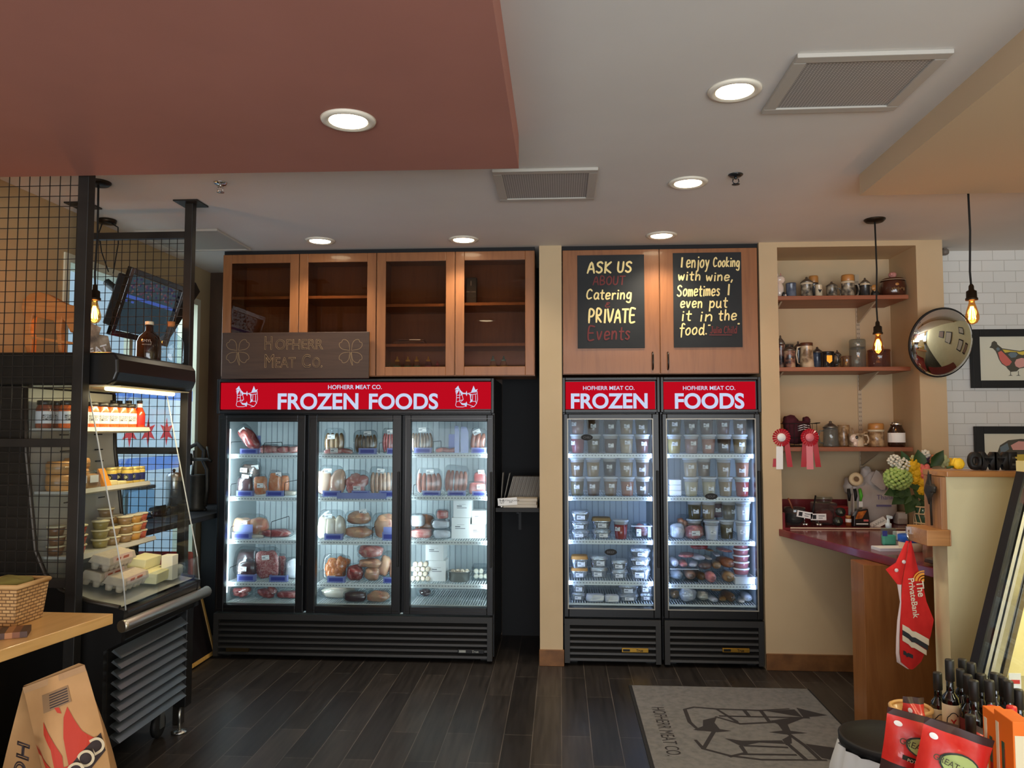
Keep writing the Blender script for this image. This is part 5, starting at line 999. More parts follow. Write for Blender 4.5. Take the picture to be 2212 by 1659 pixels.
# deck: egg cartons, butter boxes
m_pulp = noisy('egg_carton_pulp', [(.3, (196, 182, 160)), (.7, (212, 198, 176))], ns=30, rough=.9, bmp=.3)
def eggs(x, y, z, rx, label):
    t = thing('egg_carton', label, 'egg carton', (x, y, z), rot=(0, math.radians(rx), math.radians(4)), group='egg cartons in the cooler')
    b = MB(); w, l = .05, .13
    b.add([(-w, -l, .03), (w, -l, .03), (w, l, .03), (-w, l, .03), (-w, -l, .036), (w, -l, .036), (w, l, .036), (-w, l, .036)], [(0, 1, 5, 4), (1, 2, 6, 5), (2, 3, 7, 6), (3, 0, 4, 7)])
    for i in range(6):
        for s in (-1, 1): b.lathe([(.001, 0), (.014, 0), (.0215, .03), (.001, .031)], c=(s * .025, -l + .0215 + i * .0433, 0), n=10)
    part('cups', b, m_pulp, t)
    part('lid', MB().add([(-w, -l, .036), (w, -l, .036), (w, l, .036), (-w, l, .036), (-w * .8, -l * .93, .066), (w * .8, -l * .93, .066), (w * .8, l * .93, .066), (-w * .8, l * .93, .066)], [(0, 1, 5, 4), (1, 2, 6, 5), (2, 3, 7, 6), (3, 0, 4, 7), (4, 5, 6, 7)]), m_pulp, t, .004)
    o = part('paper_label', MB().add([(w * .81, -l * .7, .0665), (w * .81, l * .7, .0665), (w * .985, l * .72, .040), (w * .985, -l * .72, .040)], [(0, 1, 2, 3)]), M('carton_print', (232, 206, 188), .7), t); part('print', MB().box(w * .93, w * .955, -l * .5, -l * .2, .046, .058).box(w * .93, w * .955, 0, l * .4, .046, .058), M('carton_red', (206, 116, 92), .7), o)
eggs(-2.09, 3.62, .858, 12, 'grey egg carton, lower one at the front of the cooler floor'); eggs(-2.19, 3.60, .887, 14, 'grey egg carton behind the front one, under the top carton'); eggs(-2.155, 3.61, .956, 12, 'grey egg carton with red print, topmost of the pile')
for k, (x, y, z, a) in enumerate(((-2.13, 3.86, .858, .13), (-2.135, 3.865, .910, .12), (-2.06, 3.83, .845, .08))): tag(MB().box(-.045, .045, -.085, .085, 0, .05).build('butter_box', M('butter_yellow', (240, 232, 176), .5), None, .003, loc=(x, y, z), rot=(0, a, .05 * k)), 'pale yellow butter box, %s beside the egg cartons' % ('lower one', 'upper one', 'front one')[k], 'box', 'butter boxes')
tag(MB().box(-.03, .03, -.03, .03, 0, .125).build('white_box', M('cream_box', (242, 238, 214), .5), None, .002, loc=(-2.03, 3.925, .834)), 'tall cream box standing at the front glass of the cooler', 'box')
for k, (x, y, z) in enumerate(((-2.05, 4.0, .836), (-2.15, 4.01, .862))):
    t = thing('frozen_bag', 'clear bag of food on the cooler floor, %s' % ('front one', 'rear reddish one')[k], 'bag', (x, y, z)); part('food', MB().blob((0, 0, .03), .045, .05, .028, .7, .12, 5, k), (M('wrapw2', (214, 206, 186), .5), MT['red'])[k], t); part('film', MB().blob((0, 0, .034), .05, .056, .034, .6, .12, 7, k + 5), m_film, t)
# things on the canopy
zc = 1.9675
def bottle_prof(R, H, neck, nr): return [(.001, 0), (R * .96, 0), (R, .01), (R, H * .55), (R * .85, H * .68), (R * .45, H * .80), (nr, H * .84), (nr, H)]
p = at(321, 770, 4.02); t = thing('growler', 'amber glass growler with white print standing on the cooler canopy', 'bottle', (p.x, 4.02, zc)); part('bottle', MB().lathe(bottle_prof(.062, .21, 0, .02), n=28), M('amber_glass', (46, 26, 14), .08, coat=.6), t)
part('cap', MB().lathe([(.022, .208), (.022, .226), (.001, .227)], n=18), M('white_cap', (220, 210, 180), .4), t); letters('SMYL', M('pale_print', (170, 164, 156), .6), t, (.022, -.0626, .115), w=.05, rot=(0, 0, .3)); letters('BROTHERS', M('pale_print', (170, 164, 156), .6), t, (.022, -.0626, .095), w=.045, rot=(0, 0, .3))
p = at(368, 780, 4.03); t = thing('glass_jug', 'clear glass jug with a cork and ring handle beside the amber growler', 'bottle', (p.x, 4.03, zc)); part('jug', MB().lathe(bottle_prof(.066, .2, 0, .018), n=28), thin('jug_glass', (226, 236, 240), 1, .02, milk=.02), t)
part('cork', MB().lathe([(.016, .196), (.019, .226), (.001, .227)], n=16), M('cork', (190, 120, 66), .8), t); part('ring_handle', MB().tube([(.022 + .016 * math.cos(a), 0, .185 + .016 * math.sin(a)) for a in [2 * PI * i / 14 for i in range(14)]], .004, 6, close=True), m_clear, t)
p = at(212, 760, 3.72); t = thing('eat_sign', 'small printed board reading EAT leaning on the cooler canopy', 'sign', (p.x + .02, 3.72, zc), rot=(math.radians(-8), math.radians(-20), math.radians(38)))
part('board', MB().prism([(-.045, 0), (.05, 0), (.065, .10), (.03, .12), (.05, .15), (-.02, .22), (-.055, .24), (-.06, .06)], 'y', 0, .006), noisy('poster_print', [(.35, (86, 74, 62)), (.5, (140, 122, 100)), (.65, (184, 168, 146))], ns=14, rough=.6), t); letters('EAT', m_label, t, (-.0, -.0008, .045), w=.085, bold=.03)
# carved wooden animal on the canopy
cow = [(55, 705), (58, 660), (52, 640), (56, 622), (70, 610), (90, 606), (112, 612), (135, 625), (150, 632), (168, 636), (176, 650), (176, 672), (168, 690), (158, 694), (150, 676), (141, 664), (138, 690), (140, 738), (132, 738), (128, 700), (122, 668), (100, 664), (84, 660), (78, 655), (74, 672), (72, 690), (76, 705), (74, 738), (64, 738)]
Yc = 3.60; pts = [at(x, y, Yc) for x, y in cow]; cx_ = sum(p.x for p in pts) / len(pts); m_cow = wood('orange_carved_wood', (188, 110, 50), (206, 132, 70), (176, 98, 44), 'x', .9, .6)
t = thing('wooden_pig', 'carved orange wooden farm animal standing on the cooler canopy behind the screen', 'figurine', (cx_, Yc, zc)); zo = min(p.z for p in pts)
part('body', MB().prism([(p.x - cx_, p.z - zo + .012) for p in pts], 'y', -.02, .02), m_cow, t, .006); part('base_slat', MB().prism([(-.2, 0), (.16, 0), (.16, .012), (-.2, .012)], 'y', -.03, .03), m_cow, t, .002)
o = part('base_slat', MB().prism([(-.12, .09), (.16, .05), (.16, .062), (-.12, .102)], 'y', -.021, -.012), m_cow, t)
# wall television
m_tvb = M('glossy_black_bezel', (18, 17, 16), .15, coat=.5); m_scr = noisy('tv_picture', [(.42, (30, 40, 46)), (.56, (46, 60, 70))], ns=5, rough=.2)
n_, l_, b_ = nodes(m_scr); b_.inputs['Emission Strength'].default_value = .35; b_.inputs['Emission Color'].default_value = lin((60, 84, 96))
t = thing('television', 'black wall television tilted downward on a bracket behind the wire screen', 'television', (-2.60, 4.66, 2.37), rot=(0, math.radians(17), 0))
part('cabinet', MB().box(-.09, -.03, -.26, .26, -.16, .16), m_blackm, t, .01); part('bezel', MB().frame(-.33, .33, -.03, 0, -.21, .21, .035), m_tvb, t, .003).rotation_euler = (0, 0, PI / 2)
sc = part('screen', MB().box(.0, .002, -.295, .295, -.173, .173), m_scr, t); q = MB()
for i in range(90): y, z = rnd.uniform(-.28, .28), rnd.uniform(.06, .165); q.box(.0021, .0025, y - .009, y + .009, z - .006, z + .006, rnd.choice((0, 1, 2)))
for y in (-.26, -.19): q.box(.0021, .0026, y, y + .03, .005, .018, 3)
q.box(.0021, .0024, -.29, .29, .03, .05, 3)
part('crowd_picture', q, [glow('tv_a', (112, 76, 92), .5), glow('tv_b', (70, 60, 100), .5), glow('tv_c', (140, 110, 110), .45), glow('tv_d', (84, 110, 196), .6)], sc)
t.location.x = -2.60
part('wall_arm', MB().tube([(-.09, 0, 0), (-.31, .0, .085)], .025, 8), m_blackm, t)
part('bracket', MB().prism([(.30, -.16), (.40, .05), (.50, .27), (.60, .22), (.47, -.02), (.38, -.2)], 'x', -.07, -.01), m_blackm, t, .006)
b = MB(); p = at(232, 462, 4.5)
t = thing('ceiling_outlet', 'dark cable box on the ceiling with television leads hanging from it', 'cable box', (p.x, 4.5, CEIL)); part('plate', MB().lathe([(.001, -.03), (.05, -.025), (.055, -.004), (.05, 0)], n=20), m_socket, t)
part('lead', MB().tube([(.02, 0, -.02), (.07, 0, -.05), (.075, 0, -.15), (.03, .03, -.33)], .004, 6), m_cord, t); part('lead', MB().tube([(-.03, 0, -.02), (-.05, 0, -.08), (-.03, 0, -.2), (.0, .03, -.32)], .004, 6), m_cord, t)

# flag in the side window
t = thing('flag', 'white flag with two blue stripes and red stars hanging in the side window', 'flag', (-2.866, 5.2, 1.6))
def zz_(y): return at(340, y, X=-2.866).z
b = MB(); fl = lambda y, z: (.006 * math.sin(y * 22), y, z)
ys = [-.62 + 1.24 * i / 30 for i in range(31)]; zs_ = [2.0, zz_(838), zz_(862), zz_(986), zz_(1014), 1.19]
for k in range(5):
    for i in range(30): b.add([fl(ys[i], zs_[k + 1] - 1.6 - .04 * (ys[i] / .62 < -.4)), fl(ys[i + 1], zs_[k + 1] - 1.6), fl(ys[i + 1], zs_[k] - 1.6), fl(ys[i], zs_[k] - 1.6)], [(0, 1, 2, 3)], 1 if k in (1, 3) else 0, True)
m_flagw = M('white_flag_cloth', (226, 234, 240), .8); m_flagb = M('blue_flag_cloth', (60, 124, 232), .8); m_flagr = M('red_flag_star', (240, 84, 84), .8)
for m in (m_flagw, m_flagb, m_flagr):   # thin cloth glows with the daylight behind it
    n_, l_, b_ = nodes(m); tr = n_.new('ShaderNodeBsdfTranslucent'); tr.inputs['Color'].default_value = b_.inputs['Base Color'].default_value; mx = n_.new('ShaderNodeMixShader'); mx.inputs['Fac'].default_value = .7
    l_.new(b_.outputs[0], mx.inputs[1]); l_.new(tr.outputs[0], mx.inputs[2]); tp = n_.new('ShaderNodeBsdfTransparent'); m2 = n_.new('ShaderNodeMixShader'); m2.inputs['Fac'].default_value = .4 if 'star' not in m.name else 0; l_.new(mx.outputs[0], m2.inputs[1]); l_.new(tp.outputs[0], m2.inputs[2])
    l_.new(m2.outputs[0], [q for q in n_ if q.type == 'OUTPUT_MATERIAL'][0].inputs['Surface'])
part('cloth', b, [m_flagw, m_flagb], t)
for yy in (5.43, 5.18, 4.95, 4.72):
    pl = []
    for i in range(12): a = PI / 2 + i * PI / 6; r = .105 if i % 2 == 0 else .042; pl.append((yy - 5.2 + r * math.cos(a), r * math.sin(a) - .01))
    part('star', MB().add([(.009, a, c) for a, c in pl] + [(.009, yy - 5.2, -.01)], [(i, (i + 1) % 12, 12) for i in range(12)]), m_flagr, t)
# black bar counter under the side window with its dispensers
t = thing('bar_counter', 'black counter along the side window behind the wire screen', 'counter', (-2.66, 5.18, 0)); part('counter_top', MB().box(-.2, .2, -.84, .88, .975, 1.01), m_blackm, t, .003)
for y in (-.76, .80): part('leg', MB().box(-.17, .17, y - .025, y + .025, 0, .975), m_blackm, t)
def ctop(px, py, Y): p = at(px, py, Y); return (p.x, Y, 1.0105)
p = ctop(374, 1090, 5.35); t = thing('steel_urn', 'tall shiny steel urn on the black counter by the window', 'urn', p); part('body', MB().lathe([(.001, 0), (.05, 0), (.052, .26), (.046, .275), (.03, .29), (.001, .295)], n=24), m_steel, t); part('lid_knob', MB().lathe([(.008, .294), (.012, .305), (.008, .315), (.001, .316)], n=12), m_blackm, t); part('tap', MB().tube([(0, -.05, .05), (0, -.08, .05), (0, -.085, .03)], .008), m_blackm, t)
p = ctop(290, 1090, 5.0); t = thing('drink_dispenser', 'clear drink dispenser with a black lid and a spigot on the black counter', 'dispenser', p); part('jar', MB().box(-.1, .1, -.09, .09, .01, .2), thin('dispenser_glass', (210, 230, 244), 1, .02, milk=.03), t, .02); part('lid', MB().box(-.1, .1, -.09, .09, .2, .225).tbox(Matrix.Identity(4), -.02, .02, -.02, .02, .225, .24), M('grey_lid2', (90, 92, 96), .4), t, .006)
part('spigot', MB().tube([(.1, -.02, .05), (.13, -.02, .05), (.135, -.02, .02)], .008), m_chrome, t); part('stand', MB().box(-.09, .09, -.08, .08, 0, .01), m_blackm, t)
p = ctop(338, 1090, 5.2); tag(MB().prism([(-.05, 0), (.06, 0), (.05, .075), (-.03, .06)], 'y', -.04, .04).build('card_terminal', m_blackm, None, .004, loc=p), 'small black box between the dispenser and the steel urn', 'box')
m_cast = noisy('dark_cast_iron', [(.3, (44, 42, 38)), (.7, (66, 62, 54))], ns=12, rough=.5, metal=.5)
p = ctop(423, 1090, 5.55); t = thing('sausage_stuffer', 'old cast iron sausage stuffer with a crank on the black counter', 'sausage stuffer', (p[0], p[1], p[2] + .002))
part('cylinder', MB().lathe([(.062, 0), (.07, .01), (.066, .03), (.066, .25), (.07, .26), (.06, .262), (.001, .255)], n=24), m_cast, t); part('feet', MB().box(-.08, .08, -.012, .012, 0, .012), m_cast, t)
part('yoke', MB().tube([(.068, 0, .03), (.082, 0, .15), (.08, 0, .30), (.05, 0, .36), (.055, 0, .44), (.0, 0, .49), (-.06, 0, .46), (-.075, 0, .40)], .016, 10), m_cast, t)
part('screw', MB().tube([(-.03, 0, .26), (-.03, 0, .44)], .012, 8), m_steel, t); part('crank', MB().tube([(-.04, -.03, .375), (.10, -.03, .375), (.125, -.03, .36)], .012, 8).tube([(.11, -.03, .37), (.09, -.03, .47)], .008, 8), m_cast, t); part('gear', MB().lathe([(.001, -.012), (.042, -.012), (.046, 0), (.042, .012), (.001, .012)], n=22, mat=Matrix.Translation((-.045, -.02, .375)) @ Matrix.Rotation(PI / 2, 4, 'Y')), m_cast, t)
p = at(352, 1190, 5.3); t = thing('red_chair', 'red chair back seen through the wire screen under the window', 'chair', (-2.62, 5.0, 0))
m_redv = M('red_vinyl', (150, 34, 36), .5); part('backrest', MB().box(-.19, .19, -.02, .02, .5, .80), m_redv, t, .015); part('seat', MB().box(-.2, .2, -.42, -.02, .42, .47), m_redv, t, .015)
for x in (-.17, .17):
    for y in (-.38, -.02): part('leg', MB().tube([(x, y, 0), (x, y, .42)], .012, 8), m_blackm, t)
# framed board leaning beside the wide freezer
m_gold2 = wood('gilded_frame', (186, 140, 70), (206, 162, 88), None, 'z', 1, .4, .2); p0 = at(432, 1450, Z=0); t = thing('leaning_frame', 'gold-framed dark picture leaning on the floor beside the wide freezer', 'picture frame', (p0.x - .065, p0.y, .008), rot=(math.radians(-15), 0, math.radians(90)))
part('frame', MB().frame(0, .38, 0, .022, 0, .5, .026), m_gold2, t, .003); part('picture', MB().box(.026, .354, .006, .014, .026, .474), M('dark_picture', (28, 24, 26), .3), t); b = MB().tube([(.07, .004, .36), (.11, .004, .3), (.08, .004, .24)], .014, 6); part('red_motif', b, M('dull_red_print', (130, 34, 36), .6), t); part('pale_dot', MB().blob((.07, .004, .19), .008, .004, .011), M('tan_print', (196, 150, 90), .6), t)
# butcher-block table at the left edge, with basket and striped board
m_maple = wood('butcher_block', (206, 158, 92), (222, 176, 110), (198, 148, 84), 'y', .6, .35, .3)
tz = .9; c0, c1, c2 = at(245, 1325, Z=tz), at(0, 1405, Z=tz), at(0, 1319, Z=tz); dv = (c1 - c0).normalized(); e1 = c0 + dv * .95; ang = math.atan2(dv.y, dv.x)
pl = [(c0.x, c0.y), (e1.x, e1.y), (e1.x - .9, e1.y), (c0.x - 1.0, c0.y + .03)]
t = thing('work_table', 'light butcher-block table on a black base in front of the wire screen', 'table', (0, 0, 0)); part('table_top', MB().prism(pl, 'z', tz - .04, tz), m_maple, t, .003)
part('base', MB().prism([(x - .50 * (i < 2), y - .1 * (i in (0, 3)) + .1 * (i in (1, 2))) for i, (x, y) in enumerate(pl)], 'z', 0, tz - .041), M('black_table_base', (30, 28, 26), .6), t)
m_wick2 = brick('woven_wicker_side', (206, 166, 112), (184, 142, 90), (120, 88, 54), .03, .012, .002, (PI / 2, PI / 2, 0), .5, .7, .8)
m_wick = brick('woven_wicker', (206, 166, 112), (184, 142, 90), (120, 88, 54), .03, .012, .002, (PI / 2, 0, 0), .5, .7, .8)
p = at(12, 1352, Z=tz); t = thing('wicker_basket', 'square wicker basket on the butcher-block table', 'basket', (p.x - .03, p.y + .06, tz + .001)); w = .088
part('basket_side', MB().add([(-w * .85, -w * .85, 0), (w * .85, -w * .85, 0), (w * .85, w * .85, 0), (-w * .85, w * .85, 0), (-w, -w, .14), (w, -w, .14), (w, w, .14), (-w, w, .14)], [(0, 1, 5, 4), (1, 2, 6, 5), (2, 3, 7, 6), (3, 0, 4, 7), (0, 1, 2, 3)]), [m_wick, m_wick2], t)
t.children[0].data.polygons[1].material_index = t.children[0].data.polygons[3].material_index = 1
part('rim', MB().tube([(-w, -w, .142), (w, -w, .142), (w, w, .142), (-w, w, .142)], .009, 8, close=True), M('wicker_rim', (196, 156, 102), .7), t)
part('contents', MB().blob((-.01, 0, .13), .07, .07, .035, .8, .1, 5, 4), M('olive_cloth', (120, 110, 50), .8), t)
p = at(30, 1376, Z=tz); t = thing('striped_board', 'small striped wooden board on the butcher-block table', 'board', (p.x - .05, p.y, tz + .001), rz=.5)
for i in range(8): part('strip', MB().box(-.09 + i * .022, -.068 + i * .022, -.05, .05, 0, .02), M('strip_%d' % (i % 3), ((120, 70, 36), (72, 44, 28), (164, 108, 60))[i % 3], .5), t)
# kraft charcoal bag on a low crate
m_kraft = noisy('kraft_paper', [(.3, (182, 136, 86)), (.7, (204, 158, 106))], ns=5, rough=.75, bmp=.15, dist=.02); m_flame = M('red_flame_print', (196, 60, 40), .7); m_dkp = M('dark_brown_print', (58, 46, 46), .7)
Yb = 2.62; P = lambda x, y, Y=Yb: at(x, y, Y)
zbase = .20; tag(MB().box(-.30, .30, -.22, .22, 0, zbase - .002).build('low_crate', m_blackm, None, .004, loc=(-1.72, 2.66, 0)), 'low black crate under the kraft charcoal bag', 'crate')
t = thing('charcoal_bag', 'kraft paper charcoal bag with red flames in front of the butcher-block table', 'bag', (0, 0, 0))
a, c = P(50, 1485), P(183, 1436); d_, e_ = P(112, 1659), P(228, 1610)
def sur(u, v):   # front face: u across, v down from the top edge
    top = a.lerp(c, u); bl, br = Vector((P(172, 1800, Yb - .1).x, Yb - .10, zbase)), Vector((P(272, 1780, Yb + .06).x, Yb + .06, zbase))
    bot = bl.lerp(br, u); q = top.lerp(bot, v); q.y += -.06 * math.sin(PI * min(1, v * 1.1)) * math.sin(PI * u) - .05 * v + .006 * math.sin(9 * u + 7 * v) * math.sin(PI * u); q.x += .03 * math.sin(PI * v) * (u - .2); return q
N_ = 14; b = MB(); b.add([sur(i / N_, j / N_) for j in range(N_ + 1) for i in range(N_ + 1)], [(j * (N_ + 1) + i, j * (N_ + 1) + i + 1, (j + 1) * (N_ + 1) + i + 1, (j + 1) * (N_ + 1) + i) for j in range(N_) for i in range(N_)], 0, True)
part('front_panel', b, m_kraft, t)
lf = [sur(0, j / 10) for j in range(11)]; bk = [Vector((q.x - .02 - .36 * j / 10, q.y + .03 + .10 * j / 10, q.z - .004)) for j, q in enumerate(lf)]; md = [(p_ + q_) / 2 + Vector((.035 * math.sin(PI * j / 10), .03 * math.sin(PI * j / 10), 0)) for j, (p_, q_) in enumerate(zip(lf, bk))]
b = MB(); b.add(lf + md + bk, [(k * 11 + j, k * 11 + j + 1, (k + 1) * 11 + j + 1, (k + 1) * 11 + j) for k in range(2) for j in range(10)], 0, True); part('side_gusset', b, m_kraft, t)
rt_ = [sur(1, j / 10) for j in range(11)]; bk2 = [Vector((q.x - .04 - .06 * j / 10, q.y + .03 + .19 * j / 10, q.z - .004)) for j, q in enumerate(rt_)]
b = MB(); b.add(rt_ + bk2 + bk, [(j, j + 1, 12 + j, 11 + j) for j in range(10)] + [(11 + j, 12 + j, 23 + j, 22 + j) for j in range(10)], 0, True); part('back_panel', b, m_kraft, t)
def onbag(u, v, o=.0035): q = sur(u, v); return q + Vector((.3, -1, .2)).normalized() * o
def bagpoly(name, uv, m, o=.0035):
    uv = [(u, v * .6) for u, v in uv]
    b = MB(); n = len(uv); cu, cv = sum(p_[0] for p_ in uv) / n, sum(p_[1] for p_ in uv) / n
    bm_ = bmesh.new(); vs = [bm_.verts.new((u, v, 0)) for u, v in uv]; f = bm_.faces.new(vs); bm_.normal_update(); bmesh.ops.triangulate(bm_, faces=[f]); bmesh.ops.subdivide_edges(bm_, edges=bm_.edges[:], cuts=2, use_grid_fill=True)
    bm_.verts.index_update(); b.add([onbag(v.co.x, v.co.y, o) for v in bm_.verts], [tuple(v.index for v in f.verts) for f in bm_.faces]); bm_.free(); part(name, b, m, t)
bagpoly('flame', [(.05, .55), (.14, .68), (.26, .76), (.34, .83), (.36, .62), (.28, .47), (.30, .36), (.40, .52), (.50, .70), (.48, .80), (.56, .80), (.56, .55), (.60, .38), (.66, .30), (.72, .42), (.80, .55), (.92, .66), (.92, .80), (.60, .93), (.30, .98), (.20, .86)], m_flame)
bagpoly('flame', [(.0, .55), (.06, .61), (.10, .66), (.03, .64)], m_flame); bagpoly('flame', [(.50, .27), (.56, .28), (.58, .34), (.53, .32)], m_flame)
bagpoly('dark_band', [(.28, 1.0), (.48, .86), (.72, .74), (.98, .63), (.99, .8), (.7, .97), (.66, 1.0)], m_dkp, .005)
bagpoly('notice_box', [(.30, .13), (.70, .12), (.72, .27), (.32, .29)], M('kraft_notice', (150, 118, 84), .7), .004)
for i in range(6): bagpoly('notice_print', [(.44, .145 + i * .022), (.69, .14 + i * .022), (.69, .15 + i * .022), (.44, .155 + i * .022)], m_dkp, .0055)
bagpoly('top_fold', [(.0, .0), (1, .0), (1, .055), (0, .06)], noisy('kraft_fold', [(.3, (176, 136, 94)), (.7, (192, 152, 110))], ns=5, rough=.75), .004)
for s, u, v in (('W', .50, .93), ('O', .66, .86), ('O', .80, .79), ('D', .93, .72)):
    q = onbag(u, v * .6, .018); letters(s, M('cream_print', (226, 208, 170), .7), t, q, h=.055, rot=(0, math.radians(-30), math.radians(10)), bold=.01)
for k, s in enumerate('HO'): letters(s, m_dkp, t, at(50 - 7 * k, 1622 + 44 * k, 2.50), h=.062, rot=(0, math.radians(94), math.radians(-20)), outline=.035)
t2 = thing('charcoal_bag', 'second kraft paper bag cut off by the left edge of the picture', 'bag', (P(-40, 1650).x, 2.45, zbase)); part('bag', MB().blob((0, 0, .19), .10, .06, .19, .6, .04, 4, 2), m_kraft, t2); part('side_fold', MB().box(.02, .06, -.062, -.055, .05, .28), m_kraft, t2)

# ------------------------------------------------------------------ the stein niche
m_shelfwood = wood('cherry_shelf_board', (132, 74, 48), (150, 88, 58), None, 'x', .8, .45); m_brk = M('almond_bracket', (190, 172, 146), .5)
SZ = (2.527, 2.034, 1.487)
for k, (z, nm) in enumerate(zip(SZ, ('upper', 'middle', 'lower'))):
    t = thing('niche_shelf', '%s cherry-coloured wooden shelf in the beige stein niche' % nm, 'shelf', (1.937, 5.37, z), group='shelves of the stein niche')
    part('board', MB().box(-.438, .44, 0, .40, -.028, 0), m_shelfwood, t, .002)
    for x in (-.40, .245): part('bracket', MB().prism([(.06, -.029), (.405, -.029), (.405, -.14), (.39, -.14)], 'x', x, x + .012), m_brk, t)
for x in (-.40, .245):
    q = MB().box(x + 1.937 - .008, x + 1.937 + .02, NY - .008, NY, 1.1, 2.75)
    t = thing('shelf_standard', 'slotted almond wall track carrying the niche shelves, %s one' % ('left' if x < 0 else 'right'), 'bracket track', (0, 0, 0)); part('track', q, m_brk, t)
    q = MB(); 
    for i in range(50): z = 1.12 + i * .032; q.box(x + 1.937 - .002, x + 1.937 + .002, NY - .0086, NY - .008, z, z + .012).box(x + 1.937 + .009, x + 1.937 + .013, NY - .0086, NY - .008, z, z + .012)
    part('slots', q, M('slot_dark', (110, 98, 84), .8), t)
m_pew = M('pewter', (150, 148, 142), .32, .9); m_band = M('ivory_glaze', (206, 190, 160), .3, coat=.5)
def relief(name, a, b, c, ns=26): return noisy('stein_' + name, [(.38, a), (.5, b), (.62, c)], ns=ns, detail=3, rough=.35, coat=.5, bmp=.3)
RL = {'grey': relief('grey', (52, 48, 44), (120, 108, 92), (176, 160, 134)), 'blue': relief('blue', (64, 74, 96), (104, 112, 128), (120, 126, 138), 10), 'tan': relief('tan', (112, 84, 56), (150, 118, 82), (180, 150, 110)), 'dark': relief('dark', (30, 30, 32), (46, 44, 44), (70, 60, 54)),
      'paint': relief('paint', (46, 40, 44), (140, 96, 80), (190, 160, 130), 18), 'ivory': relief('ivory', (120, 96, 70), (200, 178, 144), (214, 196, 166), 12), 'black': M('black_mug', (22, 22, 26), .2, coat=.6)}
def stein(px, w, top, base, shelf, mat, label, Y=5.53, lid=None, taper=1.0, hand=1, band=None, glass=False, name='stein', cat='stein', kind=None):
    z = SZ[shelf] + .001; x = at(px, base, Y).x; r = w / F * Y / 2; h = at(px, top, Y).z - z; hb = h * (.72 if lid else 1.0)
    t = thing(name, label, cat, (x, Y, z), group='steins and mugs in the niche')
    part('body', MB().lathe([(.001, .0), (r * taper, 0), (r * taper * 1.02, hb * .06), (r * taper * .97, hb * .1), (r * .96, hb * .9), (r, hb * .93), (r * .98, hb), (r * .86, hb), (r * .84, hb * .92), (.001, hb * .9)], n=24), mat, t)
    if band: part('rim_band', MB().lathe([(r * .985, hb * .88), (r * 1.03, hb * .89), (r * 1.03, hb * 1.0), (r * .97, hb * 1.005)], n=24), band, t)
    if lid == 'pew': part('lid', MB().lathe([(r * 1.04, hb), (r * 1.03, hb + h * .04), (r * .7, hb + h * .12), (r * .2, hb + h * .2), (r * .22, hb + h * .25), (.001, hb + h * .28)], n=20), m_pew, t)
    elif lid: part('lid', MB().lathe([(r * .95, hb), (r * .98, hb + h * .02), (r * .98, hb + h * .22), (r * .9, hb + h * .27), (.001, hb + h * .28)], n=20), lid, t)
    if hand: s = hand; part('handle', MB().tube([(s * r * .95, 0, hb * .86), (s * r * 1.5, 0, hb * .84), (s * r * 1.72, 0, hb * .55), (s * r * 1.5, 0, hb * .22), (s * r * .97, 0, hb * .16)], r * .14, 8), mat, t)
    return t
m_orl = M('orange_lid_glaze', (186, 128, 66), .4, coat=.4)
# upper shelf
Y = 5.5; x = at(1683, 640, Y).x
t = thing('ceramic_animal', 'white ceramic animal head figurine half hidden at the left end of the upper shelf', 'figurine', (x, Y, SZ[0] + .001)); m_cer = M('white_ceramic', (226, 206, 190), .25, coat=.6)
part('body', MB().blob((0, 0, .06), .032, .035, .062, .9, .03, 3, 1).blob((.006, -.005, .135), .036, .03, .03, .9, .04).tube([(0, 0, .10), (.002, 0, .14)], .024), m_cer, t); part('ear', MB().lathe([(.009, .155), (.001, .19)], c=(-.008, 0, 0), n=8), m_cer, t); part('ear', MB().lathe([(.008, .155), (.001, .185)], c=(.014, 0, 0), n=8), M('pink_ceramic', (206, 140, 130), .3), t); part('eye', MB().blob((.02, -.026, .143), .007, .004, .006), m_ink, t)
x = at(1693, 640, 5.46).x; t = thing('small_figurine', 'tiny dark and white figurine next to the white ceramic animal', 'figurine', (x, 5.46, SZ[0] + .001)); part('body', MB().lathe([(.012, 0), (.013, .03), (.006, .042)], n=12), RL['dark'], t); part('base', MB().blob((.010, -.006, .014), .008, .008, .014), m_cer, t)
stein(1709, 22, 612, 641, 0, RL['blue'], 'blue grey stoneware barrel mug on the upper shelf', hand=0, name='mug', cat='mug'); stein(1743, 25, 598, 641, 0, RL['grey'], 'grey relief stein with a pewter lid on the upper shelf', lid='pew', band=m_band)
stein(1758, 20, 596, 641, 0, RL['dark'], 'dark stein with an orange lid behind the small white mug', Y=5.64, lid=m_orl); stein(1769, 15, 615, 641, 0, m_band, 'small white mug with a dark heart mark on the upper shelf', hand=0, Y=5.46, name='mug', cat='mug')
q = MB().prism([(0, .03), (.012, .05), (.008, .056), (0, .05), (-.008, .056), (-.012, .05)], 'y', -.0275, -.0255); part('heart_mark', q, m_ink, [o for o in COL.objects if o.get('label', '').startswith('small white mug with')][0])
stein(1797, 22, 608, 641, 0, RL['grey'], 'squat dark relief stein with a pewter lid, middle of the upper shelf', lid='pew'); stein(1832, 27, 594, 641, 0, RL['grey'], 'tall relief stein with an orange rim, the biggest stein of the upper shelf', lid=m_orl, band=m_band)
stein(1856, 15, 614, 641, 0, RL['dark'], 'plain dark mug behind the tall orange-rimmed stein', Y=5.62, hand=0, name='mug', cat='mug'); stein(1869, 19, 600, 641, 0, RL['dark'], 'small dark stein with a pointed lid on the upper shelf', lid='pew', band=m_band)
